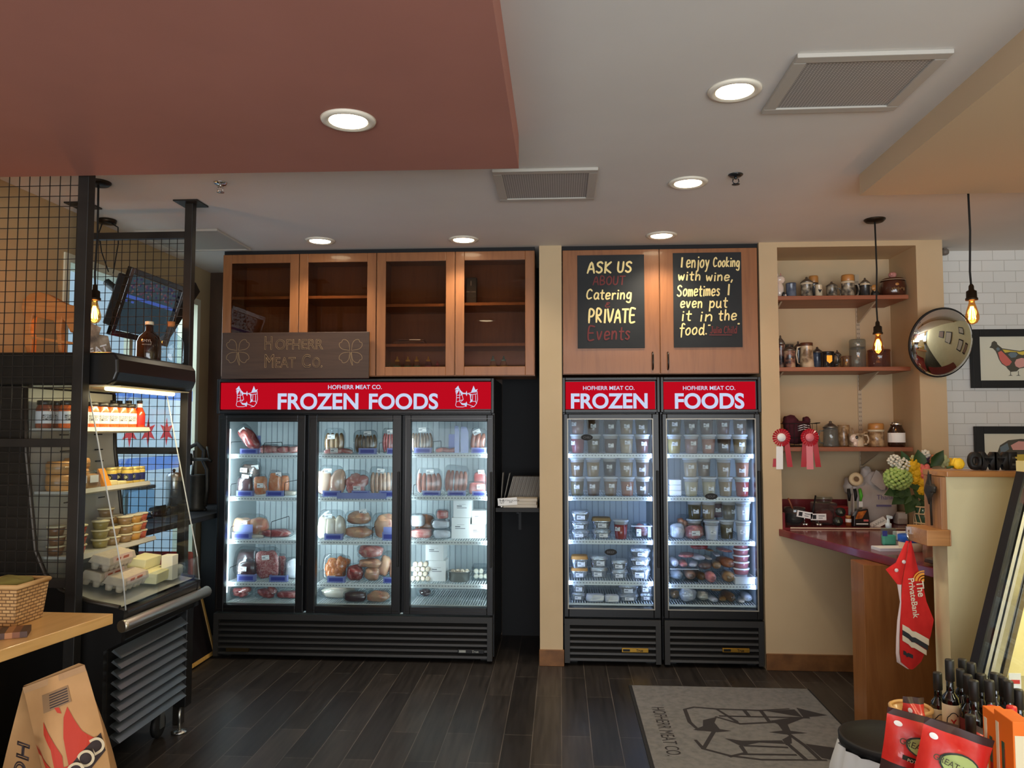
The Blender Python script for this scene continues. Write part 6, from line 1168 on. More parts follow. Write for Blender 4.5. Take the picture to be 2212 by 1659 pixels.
x = at(1890, 640, 5.5).x; t = thing('spoon_figurine', 'small brown figurine holding up a pale disc by the bean pot', 'figurine', (x, 5.5, SZ[0] + .001)); part('body', MB().blob((.004, 0, .024), .028, .02, .024, .8, .1), m_cast, t); part('disc', MB().lathe([(.001, -.003), (.021, -.003), (.021, .003), (.001, .003)], n=20, mat=Matrix.Translation((-.004, -.004, .072)) @ Matrix.Rotation(PI / 2, 4, 'X')), m_orl, t); part('stem', MB().tube([(0, 0, .04), (-.003, 0, .06)], .005), m_band, t)
x = at(1929, 640, 5.55).x; t = thing('bean_pot', 'large brown glazed bean pot with a pink pig on its lid', 'pot', (x, 5.55, SZ[0] + .001)); m_brg = M('brown_glaze', (74, 38, 26), .2, coat=.7)
part('pot', MB().lathe([(.001, 0), (.07, 0), (.086, .03), (.088, .08), (.08, .115), (.076, .125), (.066, .126)], n=32), m_brg, t); part('lid', MB().lathe([(.082, .126), (.084, .13), (.07, .142), (.03, .152), (.001, .154)], n=32), m_brg, t); part('rim_ring', MB().tube([(.0825 * math.cos(a), .0825 * math.sin(a), .128) for a in [2 * PI * i / 32 for i in range(32)]], .002, 5, close=True), m_band, t)
part('pig_knob', MB().blob((0, 0, .172), .028, .022, .02, .95, .04).blob((-.012, -.016, .174), .012, .012, .012), M('pink_ceramic', (206, 140, 130), .3), t); part('handle', MB().tube([(.08, 0, .10), (.112, 0, .1), (.115, 0, .05), (.084, 0, .03)], .01), m_brg, t); part('emblem', MB().blob((-.005, -.085, .09), .013, .003, .011), m_orl, t)
q = MB()
for i in range(7): q.box(-.045 + i * .013, -.037 + i * .013, -.0905, -.085, .045 + .006 * (i % 3), .065 + .004 * (i % 2))
part('worn_print', q, M('worn_gold', (120, 84, 40), .5), t)
# middle shelf
stein(1687, 18, 724, 792, 1, RL['paint'], 'tall painted stein with a pointed pewter lid at the left end of the middle shelf', lid='pew', hand=0); stein(1705, 20, 744, 792, 1, thin('dim_glass', (190, 190, 184), 1, .03, milk=.04), 'dim glass mug behind the painted steins', Y=5.66, hand=0, name='mug', cat='mug')
stein(1706, 24, 744, 793, 1, RL['paint'], 'short painted stein with a silver lid on the middle shelf', Y=5.47, lid='pew', hand=0); stein(1725, 20, 737, 792, 1, RL['dark'], 'black stein with a handle and lid behind the tall printed mug', Y=5.6, lid='pew')
stein(1743, 25, 741, 793, 1, RL['ivory'], 'tall printed ivory mug with a flared foot and brown rim on the middle shelf', taper=1.22, hand=-1, band=M('brown_rim', (96, 56, 38), .4)); stein(1766, 24, 749, 792, 1, RL['blue'], 'grey blue stein with a pewter lid behind the black mug', Y=5.62, lid='pew', hand=0)
t = stein(1788, 28, 760, 793, 1, RL['black'], 'black mug with a gold emblem on the middle shelf', Y=5.48, name='mug', cat='mug'); part('gold_emblem', MB().box(-.020, .016, -.0465, -.044, .045, .085).prism([(-.02, .045), (-.002, .03), (.016, .045)], 'y', -.0465, -.044), m_gold, t)
stein(1809, 16, 756, 792, 1, RL['grey'], 'small relief stein with a pewter lid right of the black mug', Y=5.6, lid='pew'); stein(1829, 20, 769, 792, 1, thin('amber_mug_glass', (226, 196, 130), 1, .02, milk=.04), 'amber glass mug with its handle to the left on the middle shelf', hand=-1, name='mug', cat='mug')
t = stein(1853, 34, 733, 792, 1, thin('cloudy_jar_glass', (206, 210, 204), 1, .05, milk=.06), 'tall cloudy glass jar with a glass lid on the middle shelf', hand=0, name='glass_jar', cat='jar', lid=thin('cloudy_jar_glass', (206, 210, 204), 1, .05)); stein(1899, 46, 756, 792, 1, thin('brown_jar_glass', (200, 150, 96), 1, .03, milk=.03), 'wide brown glass jar below the hanging bulb on the middle shelf', hand=0, name='glass_jar', cat='jar')
# lower shelf
z3 = SZ[2] + .001
t = thing('wire_basket', 'black wire basket holding maroon cloth on the lower shelf', 'basket', (at(1722, 966, 5.52).x, 5.52, z3)); q = MB()
for z in (.004, .06, .16): q.tube([(-.1, -.07, z), (.115, -.07, z), (.115, .09, z), (-.1, .09, z)], .0025, 5, close=True)
for i in range(8): xx = -.1 + i * .0307; q.tube([(xx, -.07, .004), (xx, -.07, .16)], .0018, 5)
part('wires', q, m_blackm, t); part('handle', MB().tube([(.115, -.03, .16), (.15, -.03, .165), (.15, .03, .165), (.115, .03, .16)], .003, 6), m_blackm, t)
t = thing('maroon_cloth', 'maroon printed cloth crumpled in the wire basket', 'cloth', (at(1722, 966, 5.52).x, 5.52, z3 + .005)); m_mar = noisy('maroon_fabric', [(.3, (62, 20, 30)), (.7, (82, 30, 40))], ns=10, rough=.9, bmp=.3); part('cloth', MB().blob((.005, .008, .095), .086, .06, .08, .7, .07, 4, 4).blob((-.04, .01, .16), .05, .05, .055, .9, .1).blob((.07, .01, .175), .025, .03, .03, .9, .1), m_mar, t); q = MB()
for a, zz in ((-.3, .135), (-.1, .12), (.05, .105)): q.tube([(-.01, -.061, zz), (.03, -.062, zz + .012), (.07, -.058, zz + .004)], .003, 5)
part('white_print', q, m_label, t)
m_rib = M('red_satin_ribbon', (176, 26, 44), .35, coat=.3); m_ribp = M('pink_satin_ribbon', (226, 130, 140), .4)
for px, cm, s in ((1688, m_label, 'white'), (1749, m_ribp, 'pink')):
    p = at(px, 945, 5.35); t = thing('award_rosette', 'red award rosette with a %s centre hanging over the lower shelf' % s, 'rosette', (p.x, 5.355, p.z), group='red award rosettes'); q = MB(); n = 40
    vs = [(0, -.004, 0)] + [((.062 if i % 2 else .058) * math.cos(2 * PI * i / n), -.004 - (.006 if i % 2 else 0), (.062 if i % 2 else .058) * math.sin(2 * PI * i / n)) for i in range(n)]; q.add(vs, [(0, 1 + i, 1 + (i + 1) % n) for i in range(n)]); q.lathe([(.058, .0), (.04, .006), (.03, .004)], n=40, mat=Matrix.Rotation(PI / 2, 4, 'X'))
    part('pleated_disc', q, m_rib, t); part('centre', MB().lathe([(.001, .012), (.027, .012), (.029, .006)], n=24, mat=Matrix.Rotation(PI / 2, 4, 'X')), cm, t)
    for dx, w, L, mm, dy in ((-.03, .036, .20, m_rib, -.001), (.035, .036, .20, m_rib, -.002), (-.002 if px > 1700 else -.012, .045, .215, cm, -.004)):
        part('ribbon_tail', MB().add([(dx - w / 2, dy, -.03), (dx + w / 2, dy, -.03), (dx * 1.5 + w / 2, dy - .006, -L), (dx * 1.5 - w / 2, dy - .006, -L)], [(0, 1, 2, 3)]), mm, t)
stein(1795, 30, 909, 966, 2, thin('grey_stein_glass', (190, 196, 190), 1, .04, milk=.08), 'glass stein with a pewter lid left on the lower shelf', lid='pew', hand=-1, taper=1.1); stein(1823, 24, 918, 966, 2, RL['tan'], 'tan relief stein behind the dog mug on the lower shelf', Y=5.62)
t = stein(1850, 30, 936, 967, 2, RL['ivory'], 'round brown and white animal mug on the lower shelf', hand=1, name='mug', cat='mug'); part('animal_head', MB().blob((-.03, -.04, .055), .028, .02, .03, .9, .06).blob((-.022, -.045, .02), .016, .014, .02, .9, .1), m_cer, t); part('eye_patch', MB().blob((-.018, -.06, .065), .01, .005, .012), RL['dark'], t)
stein(1893, 32, 914, 967, 2, RL['tan'], 'large tan relief stein with an orange rim on the lower shelf', lid=m_orl, hand=-1, band=m_band)
x = at(1937, 966, 5.5).x; t = thing('preserve_jar', 'dark preserve jar with a silver lid and blank white label on the lower niche shelf', 'jar', (x, 5.5, z3)); part('jar', MB().lathe([(.001, 0), (.052, 0), (.056, .01), (.056, .105), (.04, .135), (.036, .15)], n=26), M('dark_preserve', (44, 24, 16), .15, coat=.7), t); part('lid', MB().lathe([(.038, .148), (.04, .15), (.04, .168), (.001, .17)], n=24), m_chrome, t); part('paper_label', MB().lathe([(.0563, .03), (.0566, .031), (.0566, .095), (.0563, .096)], n=26), m_label, t)

# ------------------------------------------------------------------ burgundy counter, its cabinet, and what stands on it
m_burg = noisy('burgundy_laminate', [(.3, (108, 34, 38)), (.7, (122, 42, 46))], ns=12, rough=.22, coat=.3); CT = .945
e0, e1, e2 = at(1840, 1185, Z=.93), at(1985, 1222, Z=.93), at(2022, 1233, Z=.93); dxy = (e1.x - e0.x) / (e1.y - e0.y); X534 = e0.x + dxy * (5.345 - e0.y)
t = thing('corner_counter', 'burgundy laminate counter running out of the stein niche', 'counter', (0, 0, 0))
part('counter_top', MB().prism([(X534, 5.345), (e0.x, e0.y), (e2.x + .01, 3.86), (2.58, 3.86), (2.58, 5.345)], 'z', CT - .055, CT - .008), m_burg, t, .004)
part('niche_ledge', MB().box(NX0 + .001, NX1 - .001, 5.345, NY - .001, CT - .029, CT), m_burg, t); part('back_splash', MB().box(NX0 + .001, NX1 - .001, NY - .016, NY - .001, CT, CT + .155).box(NX0 + .001, NX0 + .016, 5.345, NY - .016, CT, CT + .10), m_burg, t)
part('edge_strip', MB().box(NX0 + .05, NX1 - .001, 5.338, 5.346, CT - .004, CT + .003), M('cream_edge_strip', (226, 206, 180), .4), t)
m_oakc = wood('oak_cabinet_panel', (132, 82, 40), (150, 98, 52), None, 'z', .8, .4, .2)
t = thing('counter_cabinet', 'oak veneered cabinet standing under the burgundy counter', 'cabinet', (0, 0, 0)); part('end_panel', MB().prism([(1.607, 4.255), (2.55, 4.255), (2.55, 4.435), (1.607, 4.435)], 'z', .004, CT - .057), m_oakc, t, .002); part('toe_kick', MB().box(1.63, 2.53, 4.27, 4.42, 0, .004), m_blackm, t)
ct = CT - .0075
def cpos(px, py, Y, z=CT + .001): p = at(px, py, Y); return (p.x, Y, z)
t = thing('glass_bowl', 'glass bowl with a wooden spoon at the left end of the niche ledge', 'bowl', cpos(1717, 1130, 5.5)); part('bowl', MB().lathe([(.001, .0), (.055, 0), (.07, .03), (.072, .11), (.07, .12), (.066, .118), (.064, .03), (.001, .012)], n=28), thin('bowl_glass', (216, 224, 220), 1, .02, milk=.02), t); part('dark_contents', MB().blob((0, 0, .045), .058, .058, .034, .8, .12, 5, 3), M('dark_olives', (36, 34, 32), .4), t)
t = thing('wooden_spoon', 'brown wooden spoon sticking out of the glass bowl', 'spoon', cpos(1717, 1130, 5.5, CT + .08)); part('handle', MB().tube([(.0, .0, 0), (-.045, -.01, .105)], .006, 8), m_shelfwood, t); part('spoon_bowl', MB().blob((.004, 0, -.012), .012, .018, .02), m_shelfwood, t)
t = thing('glass_jar', 'square glass jar of red goods with a dark spoon on the niche ledge', 'jar', cpos(1780, 1128, 5.56)); part('jar', MB().box(-.075, .075, -.06, .06, 0, .15).lathe([(.05, .15), (.055, .165), (.06, .17), (.06, .19), (.052, .192)], n=24), thin('jar_glass2', (224, 228, 224), 1, .02, milk=.02), t, .012); part('red_contents', MB().blob((0, 0, .05), .062, .05, .045, .6, .1, 6, 3), M('red_goods', (120, 40, 40), .5), t); part('spoon', MB().tube([(-.1, -.04, .02), (-.06, -.02, .20)], .006), m_blackm, t)
for k, (px, py, a) in enumerate(((1738, 1112, 10), (1768, 1117, 0))):
    p = at(px, py, 5.42); t = thing('price_card', 'white price card clipped before the jars, %s' % ('tilted left one', 'straight right one')[k], 'sign', (p.x, 5.42, CT + .001), group='price cards on the niche ledge'); part('card', MB().box(-.052, .052, -.001, .001, -.022, .022), m_label, t, loc=(0, 0, p.z - CT), rot=(0, math.radians(a), 0))
    q = MB().box(-.04, -.015, -.0016, -.001, -.014, .014); o = part('print', q, m_ink, t, loc=(0, 0, p.z - CT), rot=(0, math.radians(a), 0)); part('print', MB().box(0, .042, -.0016, -.001, .004, .01).box(0, .028, -.0016, -.001, -.01, -.005), m_print, t, loc=(0, 0, p.z - CT), rot=(0, math.radians(a), 0))
    part('clip', MB().tube([(.0, .004, p.z - CT), (.0, .004, .02)], .003).blob((-.008, 0, .012), .011, .011, .011).blob((.012, 0, .012), .011, .011, .011), m_chrome, t)
t = thing('red_box', 'flat red box behind the dark tins on the niche ledge', 'box', cpos(1815, 1120, 5.68)); part('box', MB().box(-.06, .06, -.05, .05, 0, .1), M('red_card', (170, 34, 36), .5), t, .003); part('lid', MB().box(-.063, .063, -.053, .053, .1, .115), M('red_card', (170, 34, 36), .5), t, .003)
for k, (px, zz) in enumerate(((1810, 0), (1816, .062))):
    t = thing('spice_tin', 'black round tin lying on edge, %s' % ('lower front one', 'upper one')[k], 'tin', cpos(px, 1125, 5.47 + .01 * k, CT + .001 + zz), group='black round tins'); part('tin', MB().lathe([(.001, -.012), (.03, -.012), (.031, .012), (.001, .012)], n=26, mat=Matrix.Translation((0, 0, .031)) @ Matrix.Rotation(PI / 2, 4, 'X')), M('tin_black', (40, 44, 40), .4), t); part('emblem', MB().prism([(-.01, .022), (.01, .022), (0, .044)], 'y', -.0135, -.0118), M('tin_print', (130, 140, 120), .5), t)
t = thing('spice_jar', 'small orange brown spice jar with a pale label next to the tins', 'jar', cpos(1833, 1133, 5.46)); part('jar', MB().lathe([(.001, 0), (.018, 0), (.019, .05), (.017, .056)], n=18), M('orange_spice', (156, 84, 44), .4), t); part('lid', MB().lathe([(.018, .056), (.018, .07), (.001, .071)], n=18), m_orl, t); part('paper_label', MB().lathe([(.0192, .026), (.0195, .027), (.0195, .048), (.0192, .049)], n=18), m_label, t)
t = thing('snack_package', 'black snack package with an orange food picture on the niche ledge', 'package', cpos(1860, 1132, 5.45)); part('pouch', MB().prism([(-.056, 0), (.052, 0), (.05, .06), (.042, .12), (-.03, .108), (-.05, .07)], 'y', -.02, .02), M('black_pouch', (34, 28, 30), .3), t, .004); part('food_picture', MB().prism([(-.045, .05), (.0, .055), (.034, .11), (-.026, .1)], 'y', -.0215, -.0195), noisy('orange_picture', [(.35, (214, 130, 50)), (.6, (150, 70, 30))], ns=30, rough=.4), t); part('caption', MB().box(-.04, .04, -.0215, -.0195, .014, .022), m_label, t); part('red_spot', MB().box(.01, .042, -.0215, -.0195, .035, .048), M('pink_ribbonish', (220, 110, 110), .5), t)
m_bag = noisy('white_carrier_bag', [(.3, (190, 182, 176)), (.7, (218, 210, 204))], ns=6, rough=.45, bmp=.25, dist=.02); m_purp = M('purple_bag_print', (120, 112, 156), .6)
t = thing('carrier_bag', 'white plastic carrier bag with purple thank-you print slumped in the niche', 'bag', cpos(1885, 1130, 5.62)); part('bag', MB().blob((0, 0, .14), .16, .07, .14, .75, .06, 4, 9).blob((-.11, .01, .26), .075, .05, .07, .8, .1).blob((.03, .01, .30), .09, .05, .07, .75, .12, 5, 3).blob((-.03, .01, .34), .04, .03, .06, .9, .1), m_bag, t)
for v in t.children[0].data.vertices: v.co.z = max(v.co.z, .001)
part('bag_handle', MB().prism([(-.04, .30), (.0, .38), (.02, .37), (.07, .30), (.06, .24), (.03, .24)], 'y', -.085, -.078), m_bag, t, .004); part('bag_handle', MB().prism([(.07, .30), (.10, .36), (.16, .36), (.11, .27)], 'y', -.06, -.053), m_bag, t, .004)
for s, zz, h in (('Thank', .19, .032), ('you', .245, .02)): o = letters(s, m_purp, t, (.06, -.078, zz), h=h); 
part('purple_bar', MB().box(.0, .1, -.079, -.073, .125, .138), m_purp, t)
p = at(1848, 1036, 5.48); t = thing('tape_roll', 'cream roll of tape propped on the carrier bag', 'tape', (p.x, 5.48, p.z)); part('roll', MB().lathe([(.018, -.02), (.044, -.02), (.046, .02), (.018, .02), (.018, -.02)], n=30, mat=Matrix.Rotation(PI / 2 - .25, 4, 'X')), M('cream_tape', (222, 204, 166), .5), t); part('core', MB().lathe([(.0181, -.019), (.016, -.019), (.016, .019), (.0181, .019)], n=24, mat=Matrix.Rotation(PI / 2 - .25, 4, 'X')), M('brown_core', (120, 96, 70), .8), t)
part('support', MB().box(-.01, .01, .02, .03, CT - p.z + .001, 0), m_bag, t)
for k, (px, c, s) in enumerate(((1834, m_blackm, 'black-handled knife, left one standing before the carrier bag'), (1847, m_blackm, 'black-handled knife, middle one standing before the carrier bag'), (1858, M('green_handle', (84, 190, 50), .4), 'green-handled knife standing before the carrier bag'))):
    p = at(px, 1056, 5.5); t = thing('knife', s, 'knife', (p.x, 5.5, CT + .001), group='knives standing in the niche'); h = p.z - CT
    part('handle', MB().tube([(0, 0, h - .085), (.003 * k, 0, h - .05), (-.003, 0, h)], .012, 10, rr=[.007, .012, .011]), c, t); part('blade', MB().box(-.009, .009, -.001, .001, 0, h - .084), m_steel, t)
    if k == 2: part('price_sticker', MB().box(-.012, .014, -.003, -.0015, h - .125, h - .088), m_label, t)
p = cpos(1902, 1130, 5.44); t = thing('paper_note', 'white paper note lying before the carrier bag', 'note', p, rot=(math.radians(-40), math.radians(-28), 0)); part('sheet', MB().box(-.05, .06, -.001, .001, 0, .055), m_label, t); q = MB()
for i in range(5): q.tube([(-.035 + i * .018, -.002, .02), (-.03 + i * .018, -.002, .036), (-.022 + i * .018, -.002, .02)], .0014, 4)
part('handwriting', q, m_ink, t)
t = thing('white_packet', 'small white packet right of the carrier bag in the niche', 'packet', cpos(1945, 1122, 5.6)); part('packet', MB().box(-.035, .035, -.04, .04, 0, .085), m_bag, t, .008); part('flap', MB().box(-.03, .03, -.0415, -.04, .04, .08), m_label, t)
# flowers in a rattan-covered vase
Y = 5.2; p = at(2000, 1130, Y); t = thing('flower_bouquet', 'bouquet of green, white, yellow and pink flowers in a rattan-covered vase on the counter', 'flowers', (p.x, Y, ct + .005)); fx = lambda px, py, dy=0: Vector((at(px, py, Y + dy).x - p.x, dy, at(px, py, Y + dy).z - ct))
vz = part('vase', MB().lathe([(.001, .004), (.062, .004), (.066, .17), (.06, .172), (.056, .01), (.001, .008)], n=24), M('green_glass_vase', (60, 96, 78), .15, coat=.5), t); q = MB(); 
for i in range(12):
    a = 2 * PI * i / 12; c_ = .069; q.tube([(c_ * math.cos(a), c_ * math.sin(a), 0), (c_ * math.cos(a + .26), c_ * math.sin(a + .26), .06), (c_ * math.cos(a), c_ * math.sin(a), .12), (c_ * math.cos(a + .2), c_ * math.sin(a + .2), .165)], .004, 5)
for z in (.004, .06, .12, .165): q.tube([(.069 * math.cos(a), .069 * math.sin(a), z) for a in [2 * PI * i / 24 for i in range(24)]], .005, 5, close=True)
part('rattan_cover', q, M('pale_rattan', (222, 200, 160), .7), t)
def florets(name, c, r, m, n, fr, seed, flat=1.0):
    g = random.Random(seed); q = MB()
    for i in range(n):
        u = 2 * (i + .5) / n - 1; a = i * 2.39996; s = math.sqrt(1 - u * u); q.blob((c.x + r * s * math.cos(a) * g.uniform(.85, 1.05), c.y + r * s * math.sin(a) * g.uniform(.85, 1.05), c.z + r * flat * u), fr * g.uniform(.8, 1.2), fr, fr * g.uniform(.7, 1), .9, .15, 5, i, n=8, k=5)
    return part(name, q, m, t)
m_hyd = M('green_hydrangea', (176, 206, 118), .7); m_lil = M('white_lilac', (240, 240, 226), .7); m_yel = M('yellow_petals', (242, 196, 40), .6); m_pnk = M('pink_petals', (240, 130, 122), .6); m_leaf = noisy('dark_green_leaf', [(.3, (34, 62, 30)), (.7, (62, 96, 48))], ns=8, rough=.45); m_pur = M('purple_petals', (96, 78, 110), .7); m_pch = M('peach_petals', (232, 164, 120), .7); m_plg = M('pale_green_petals', (206, 214, 160), .7)
florets('hydrangea', fx(1939, 1036), .078, m_hyd, 90, .016, 1, .85); florets('lilac', fx(1933, 997), .036, m_lil, 34, .010, 2); florets('lilac', fx(1949, 1006), .042, m_lil, 40, .011, 3); florets('lilac', fx(1998, 983, .05), .024, m_lil, 16, .012, 4)
def rose(px, py, r, m, dy=0):
    c = fx(px, py, dy); q = MB()
    for k in range(3):
        for i in range(5 + k): a = 2 * PI * i / (5 + k) + k; rr = r * (.2 + .32 * k); q.blob((c.x + rr * math.cos(a), c.y - r * .5 + r * .2 * k, c.z + rr * math.sin(a)), r * .42, r * .3, r * .42, 1, .08, 4, i + k, n=10, k=6)
    part('bloom', q, m, t)
for a in ((1969, 1009, .045, m_yel), (1978, 1023, .04, m_yel), (1996, 1021, .045, m_pnk), (1976, 1038, .034, m_yel), (1990, 1044, .03, m_yel), (1988, 1062, .032, m_yel), (1996, 992, .03, m_pur, .05), (2018, 995, .03, m_pch, .05), (2036, 998, .036, m_plg, .05), (1975, 996, .03, m_plg, .05), (2010, 1000, .03, m_leaf, .1), (2050, 1002, .03, m_yel, .1)): rose(*a)
def leaf(px, py, L, w, ang, dy=0):
    c = fx(px, py, dy); ca, sa = math.cos(ang), math.sin(ang); pts = [(0, 0), (.3, .5), (.6, .42), (1, 0), (.6, -.42), (.3, -.5)]
    q = MB().add([(c.x + L * u * ca - w * v * sa, c.y - .015 * math.sin(PI * u) - abs(v) * .02, c.z + L * u * sa + w * v * ca) for u, v in pts] , [(0, 1, 2, 3), (0, 3, 4, 5)], 0, True); part('leaf', q, m_leaf, t)
for a in ((1965, 1056, .16, .12, -2.4), (1975, 1070, .14, .11, -2.0), (1955, 1050, .15, .1, -2.7), (1990, 1080, .13, .11, -1.6), (1985, 1050, .13, .13, -.9), (2000, 1075, .12, .12, 2.2), (1965, 1066, .14, .11, 2.8), (1985, 1012, .12, .09, 1.6), (1960, 1012, .12, .06, 1.9), (2010, 1010, .14, .08, .9), (1995, 1040, .14, .14, 3.0)): leaf(*a)
part('stems', MB().tube([(0, 0, .05), (-.08, -.01, .3)], .006).tube([(0, 0, .05), (.0, 0, .36)], .006).tube([(0, 0, .05), (-.13, 0, .3)], .005).tube([(0, 0, .05), (.09, .04, .40)], .006), m_leaf, t)
# sanitiser, papers, tape dispenser and carved wood on the counter
t = thing('sanitizer_bottle', 'clear teal hand sanitizer pump bottle on the burgundy counter', 'bottle', (1.885, 4.60, ct)); part('bottle', MB().box(-.042, .042, -.02, .02, .002, .105), thin('clear_pump_plastic', (222, 236, 234), 1, .03, milk=.04), t, .012); part('gel', MB().box(-.036, .036, -.017, .017, .006, .066), M('teal_gel', (90, 214, 186), .1, coat=.6), t, .008); part('pump', MB().lathe([(.016, .105), (.017, .13), (.008, .134), (.007, .165)], n=14).box(-.006, .006, -.045, .01, .162, .176), M('clear_pump', (206, 220, 226), .3), t); part('blue_mark', MB().box(-.043, -.016, -.0212, -.0195, .06, .09), M('blue_mark', (60, 70, 150), .5), t)
t = thing('paper_stack', 'stack of pale papers under the sanitizer bottle edge of the counter', 'papers', (1.84, 4.46, ct), rz=.1); part('sheets', MB().box(-.09, .09, -.05, .05, 0, .016), M('blue_white_paper', (206, 210, 218), .6), t); part('top_sheet', MB().box(-.088, .092, -.052, .048, .016, .0175), m_label, t)
t = thing('tape_tub', 'cream plastic tub with a bright blue lid behind the towel', 'tub', (1.94, 4.45, ct)); part('tub', MB().lathe([(.001, 0), (.058, 0), (.062, .05), (.06, .055)], n=26), M('cream_tub', (222, 206, 176), .5), t); part('lid', MB().lathe([(.064, .05), (.064, .085), (.06, .088), (.001, .088)], n=26), M('bright_blue', (30, 90, 190), .4), t)
t = thing('carved_hand', 'dark carved wooden stand at the end of the counter by the half wall', 'carving', (1.87, 3.98, ct + .005)); part('base', MB().blob((-.01, 0, .018), .05, .045, .018, .8, .1, 4, 2), m_shop, t); part('stem', MB().tube([(0, 0, .02), (.016, 0, .06), (.02, 0, .13)], .02, 10, rr=[.034, .02, .022]), m_shelfwood, t)
p = at(1990, 1140, 4.9); tag(MB().box(-.09, .07, -.05, .05, 0, .05).build('white_case', m_white, None, .006, loc=(2.12, 4.85, ct)), 'low white case behind the oak block on the counter', 'case')

# ------------------------------------------------------------------ half wall with oak cap
KY = 3.68; kL = at(2050, 1300, KY).x; KZ = at(2045, 1030, KY).z
struct('wall_half', MB().box(kL, 2.75, KY, KY + .14, 0, KZ), m_pale)
m_oak = wood('honey_oak', (166, 112, 62), (186, 132, 78), (150, 98, 54), 'x', .8, .4, .2); m_oakz = wood('honey_oak_upright', (150, 104, 66), (170, 122, 80), (132, 90, 56), 'z', .8, .45)
cz = at(2045, 1018, KY - .03).z; cl = at(2005, 1010, KY + .1).x
t = thing('oak_ledge', 'honey oak cap board on top of the pale half wall', 'ledge', (0, 0, 0)); part('board', MB().prism([(cl, KY + .16), (cl, KY + .10), (kL - .005, KY - .03), (2.8, KY - .03), (2.8, KY + .16)], 'z', KZ + .001, cz), m_oak, t, .003)
part('end_board', MB().box(kL - .028, kL - .001, KY - .012, KY + .15, at(2030, 1145, KY).z, KZ - .001), m_oakz, t, .002)
bz1, bz0 = at(2002, 1143, KY).z, at(2030, 1178, KY).z; bl = at(2002, 1150, KY - .03).x; t = thing('oak_block', 'square honey oak block wrapped round the end of the half wall', 'block', (0, 0, 0)); part('block', MB().box(bl, kL - .0005, KY - .03, KY + .175, bz0, bz1).box(kL - .0005, at(2055, 1150, KY - .03).x, KY - .03, KY - .0005, bz0, bz1), m_oak, t, .003)
p = at(2013, 1060, KY + .06); t = thing('iron_hook', 'black wrought iron arrow hanging on the oak end board', 'ornament', (kL - .034, KY + .06, 0)); z1_, z0_ = at(2015, 1015, KY + .06).z, bz1 + .01
part('rod', MB().tube([(-.004, 0, z1_ - .02), (-.006, 0, (z1_ + z0_) / 2), (-.004, 0, z0_)], .0055, 8), m_cast, t); part('head', MB().lathe([(.001, z1_ - .0), (.009, z1_ - .02), (.012, z1_ - .04), (.04, z1_ - .085), (.045, z1_ - .10), (.02, z1_ - .13), (.008, z1_ - .16)], n=10, sx=.30, c=(-.012, 0, 0)), m_cast, t); part('fluke', MB().blob((-.012, -.02, z1_ - .085), .012, .04, .02, .6, .1), m_cast, t)
t = thing('iron_letters', 'black cast letters standing on the oak cap before the pig print', 'letters', (at(2093, 1003, KY + .05).x, KY + .05, cz + .001)); me = None
for k, (s, px, w) in enumerate((('O', 2106, 26), ('M', 2133, 30), ('M', 2160, 28), ('E', 2184, 18))):
    o = letters(s, m_blackm, t, (at(px, 1000, KY + .05).x - t.location.x, 0, .043), w=w / F * 3.73, h=.084, bold=.06)
    md_ = o.modifiers.new('thick', 'SOLIDIFY'); md_.thickness = .03; md_.offset = 0
t = thing('yellow_flower', 'single yellow bloom lying on the oak cap', 'flower', (at(2068, 1003, KY + .08).x, KY + .08, cz + .001)); q = MB()
for i in range(9): q.blob((.006 * (i % 3) - .004, .01 * (i // 3) - .01, .028 + .003 * (i % 2)), .02, .014, .024, .9, .12, 4, i, n=10, k=6)
part('petals', q, m_yel, t); part('calyx', MB().tube([(-.015, 0, .016), (-.05, 0, .01)], .005), m_leaf, t)
# red towel on a clip
YT = KY + .13; P = lambda x, y: at(x, y, YT); o0 = P(1963, 1165); t = thing('hand_towel', 'red white and black striped hand towel hanging from a clip on the oak block', 'towel', (o0.x, YT, o0.z))
rows = [(1168, 1957, 1963, 1970), (1215, 1935, 1956, 1981), (1230, 1913, 1953, 1985), (1262, 1938, 1948, 1995), (1300, 1944, 1945, 2003), (1340, 1938, 1944, 2019), (1375, 1936, 1943, 2012), (1410, 1935, 1943, 2000), (1430, 1937, 1946, 1992), (1444, 1958, 1962, 1978)]
m_tr = noisy('red_towel', [(.3, (206, 36, 34)), (.7, (220, 46, 42))], ns=20, rough=.95, bmp=.2); m_tw = M('white_towel', (226, 206, 204), .95); m_tb = M('black_towel', (52, 54, 58), .95); m_cr = M('cream_towel', (230, 216, 190), .95)
def strip(a, c, mi, q, lo=0, hi=99, oy=0):
    vs = []
    for y, l, m, r in rows:
        L_, R_ = (l, m) if a == 0 else (m, r)
        for k in range(5):
            u = k / 4; w = P(L_ + (R_ - L_) * u, y) - o0; vs.append((w.x, oy - .012 * math.sin(PI * u * (1.5 if a else 1)) - .004 * a, w.z))
    q.add(vs, [(i * 5 + k, i * 5 + k + 1, i * 5 + k + 6, i * 5 + k + 5) for i in range(len(rows) - 1) for k in range(4) if lo <= i < hi], mi, True)
q = MB(); strip(0, 0, 1, q, 3); strip(0, 0, 0, q, 0, 3); strip(1, 1, 0, q); part('cloth', q, [m_tr, m_tw], t); 
def band(name, l, r, dyl, dyr, m):   # sewn stripe from px line to px line
    (xl, yl), (xr, yr) = l, r; q = MB(); n = 8; vs = []
    for k in range(n + 1):
        u = k / n; x = xl + (xr - xl) * u; y = yl + (yr - yl) * u + (3 if .3 < u < .5 else 0); d = dyl + (dyr - dyl) * u
        for yy in (y, y + d): w = P(x, yy) - o0; vs.append((w.x, -.0215 - .0 * u, w.z))
    q.add(vs, [(2 * k, 2 * k + 1, 2 * k + 3, 2 * k + 2) for k in range(n)], 0, True); part(name, q, m, t)
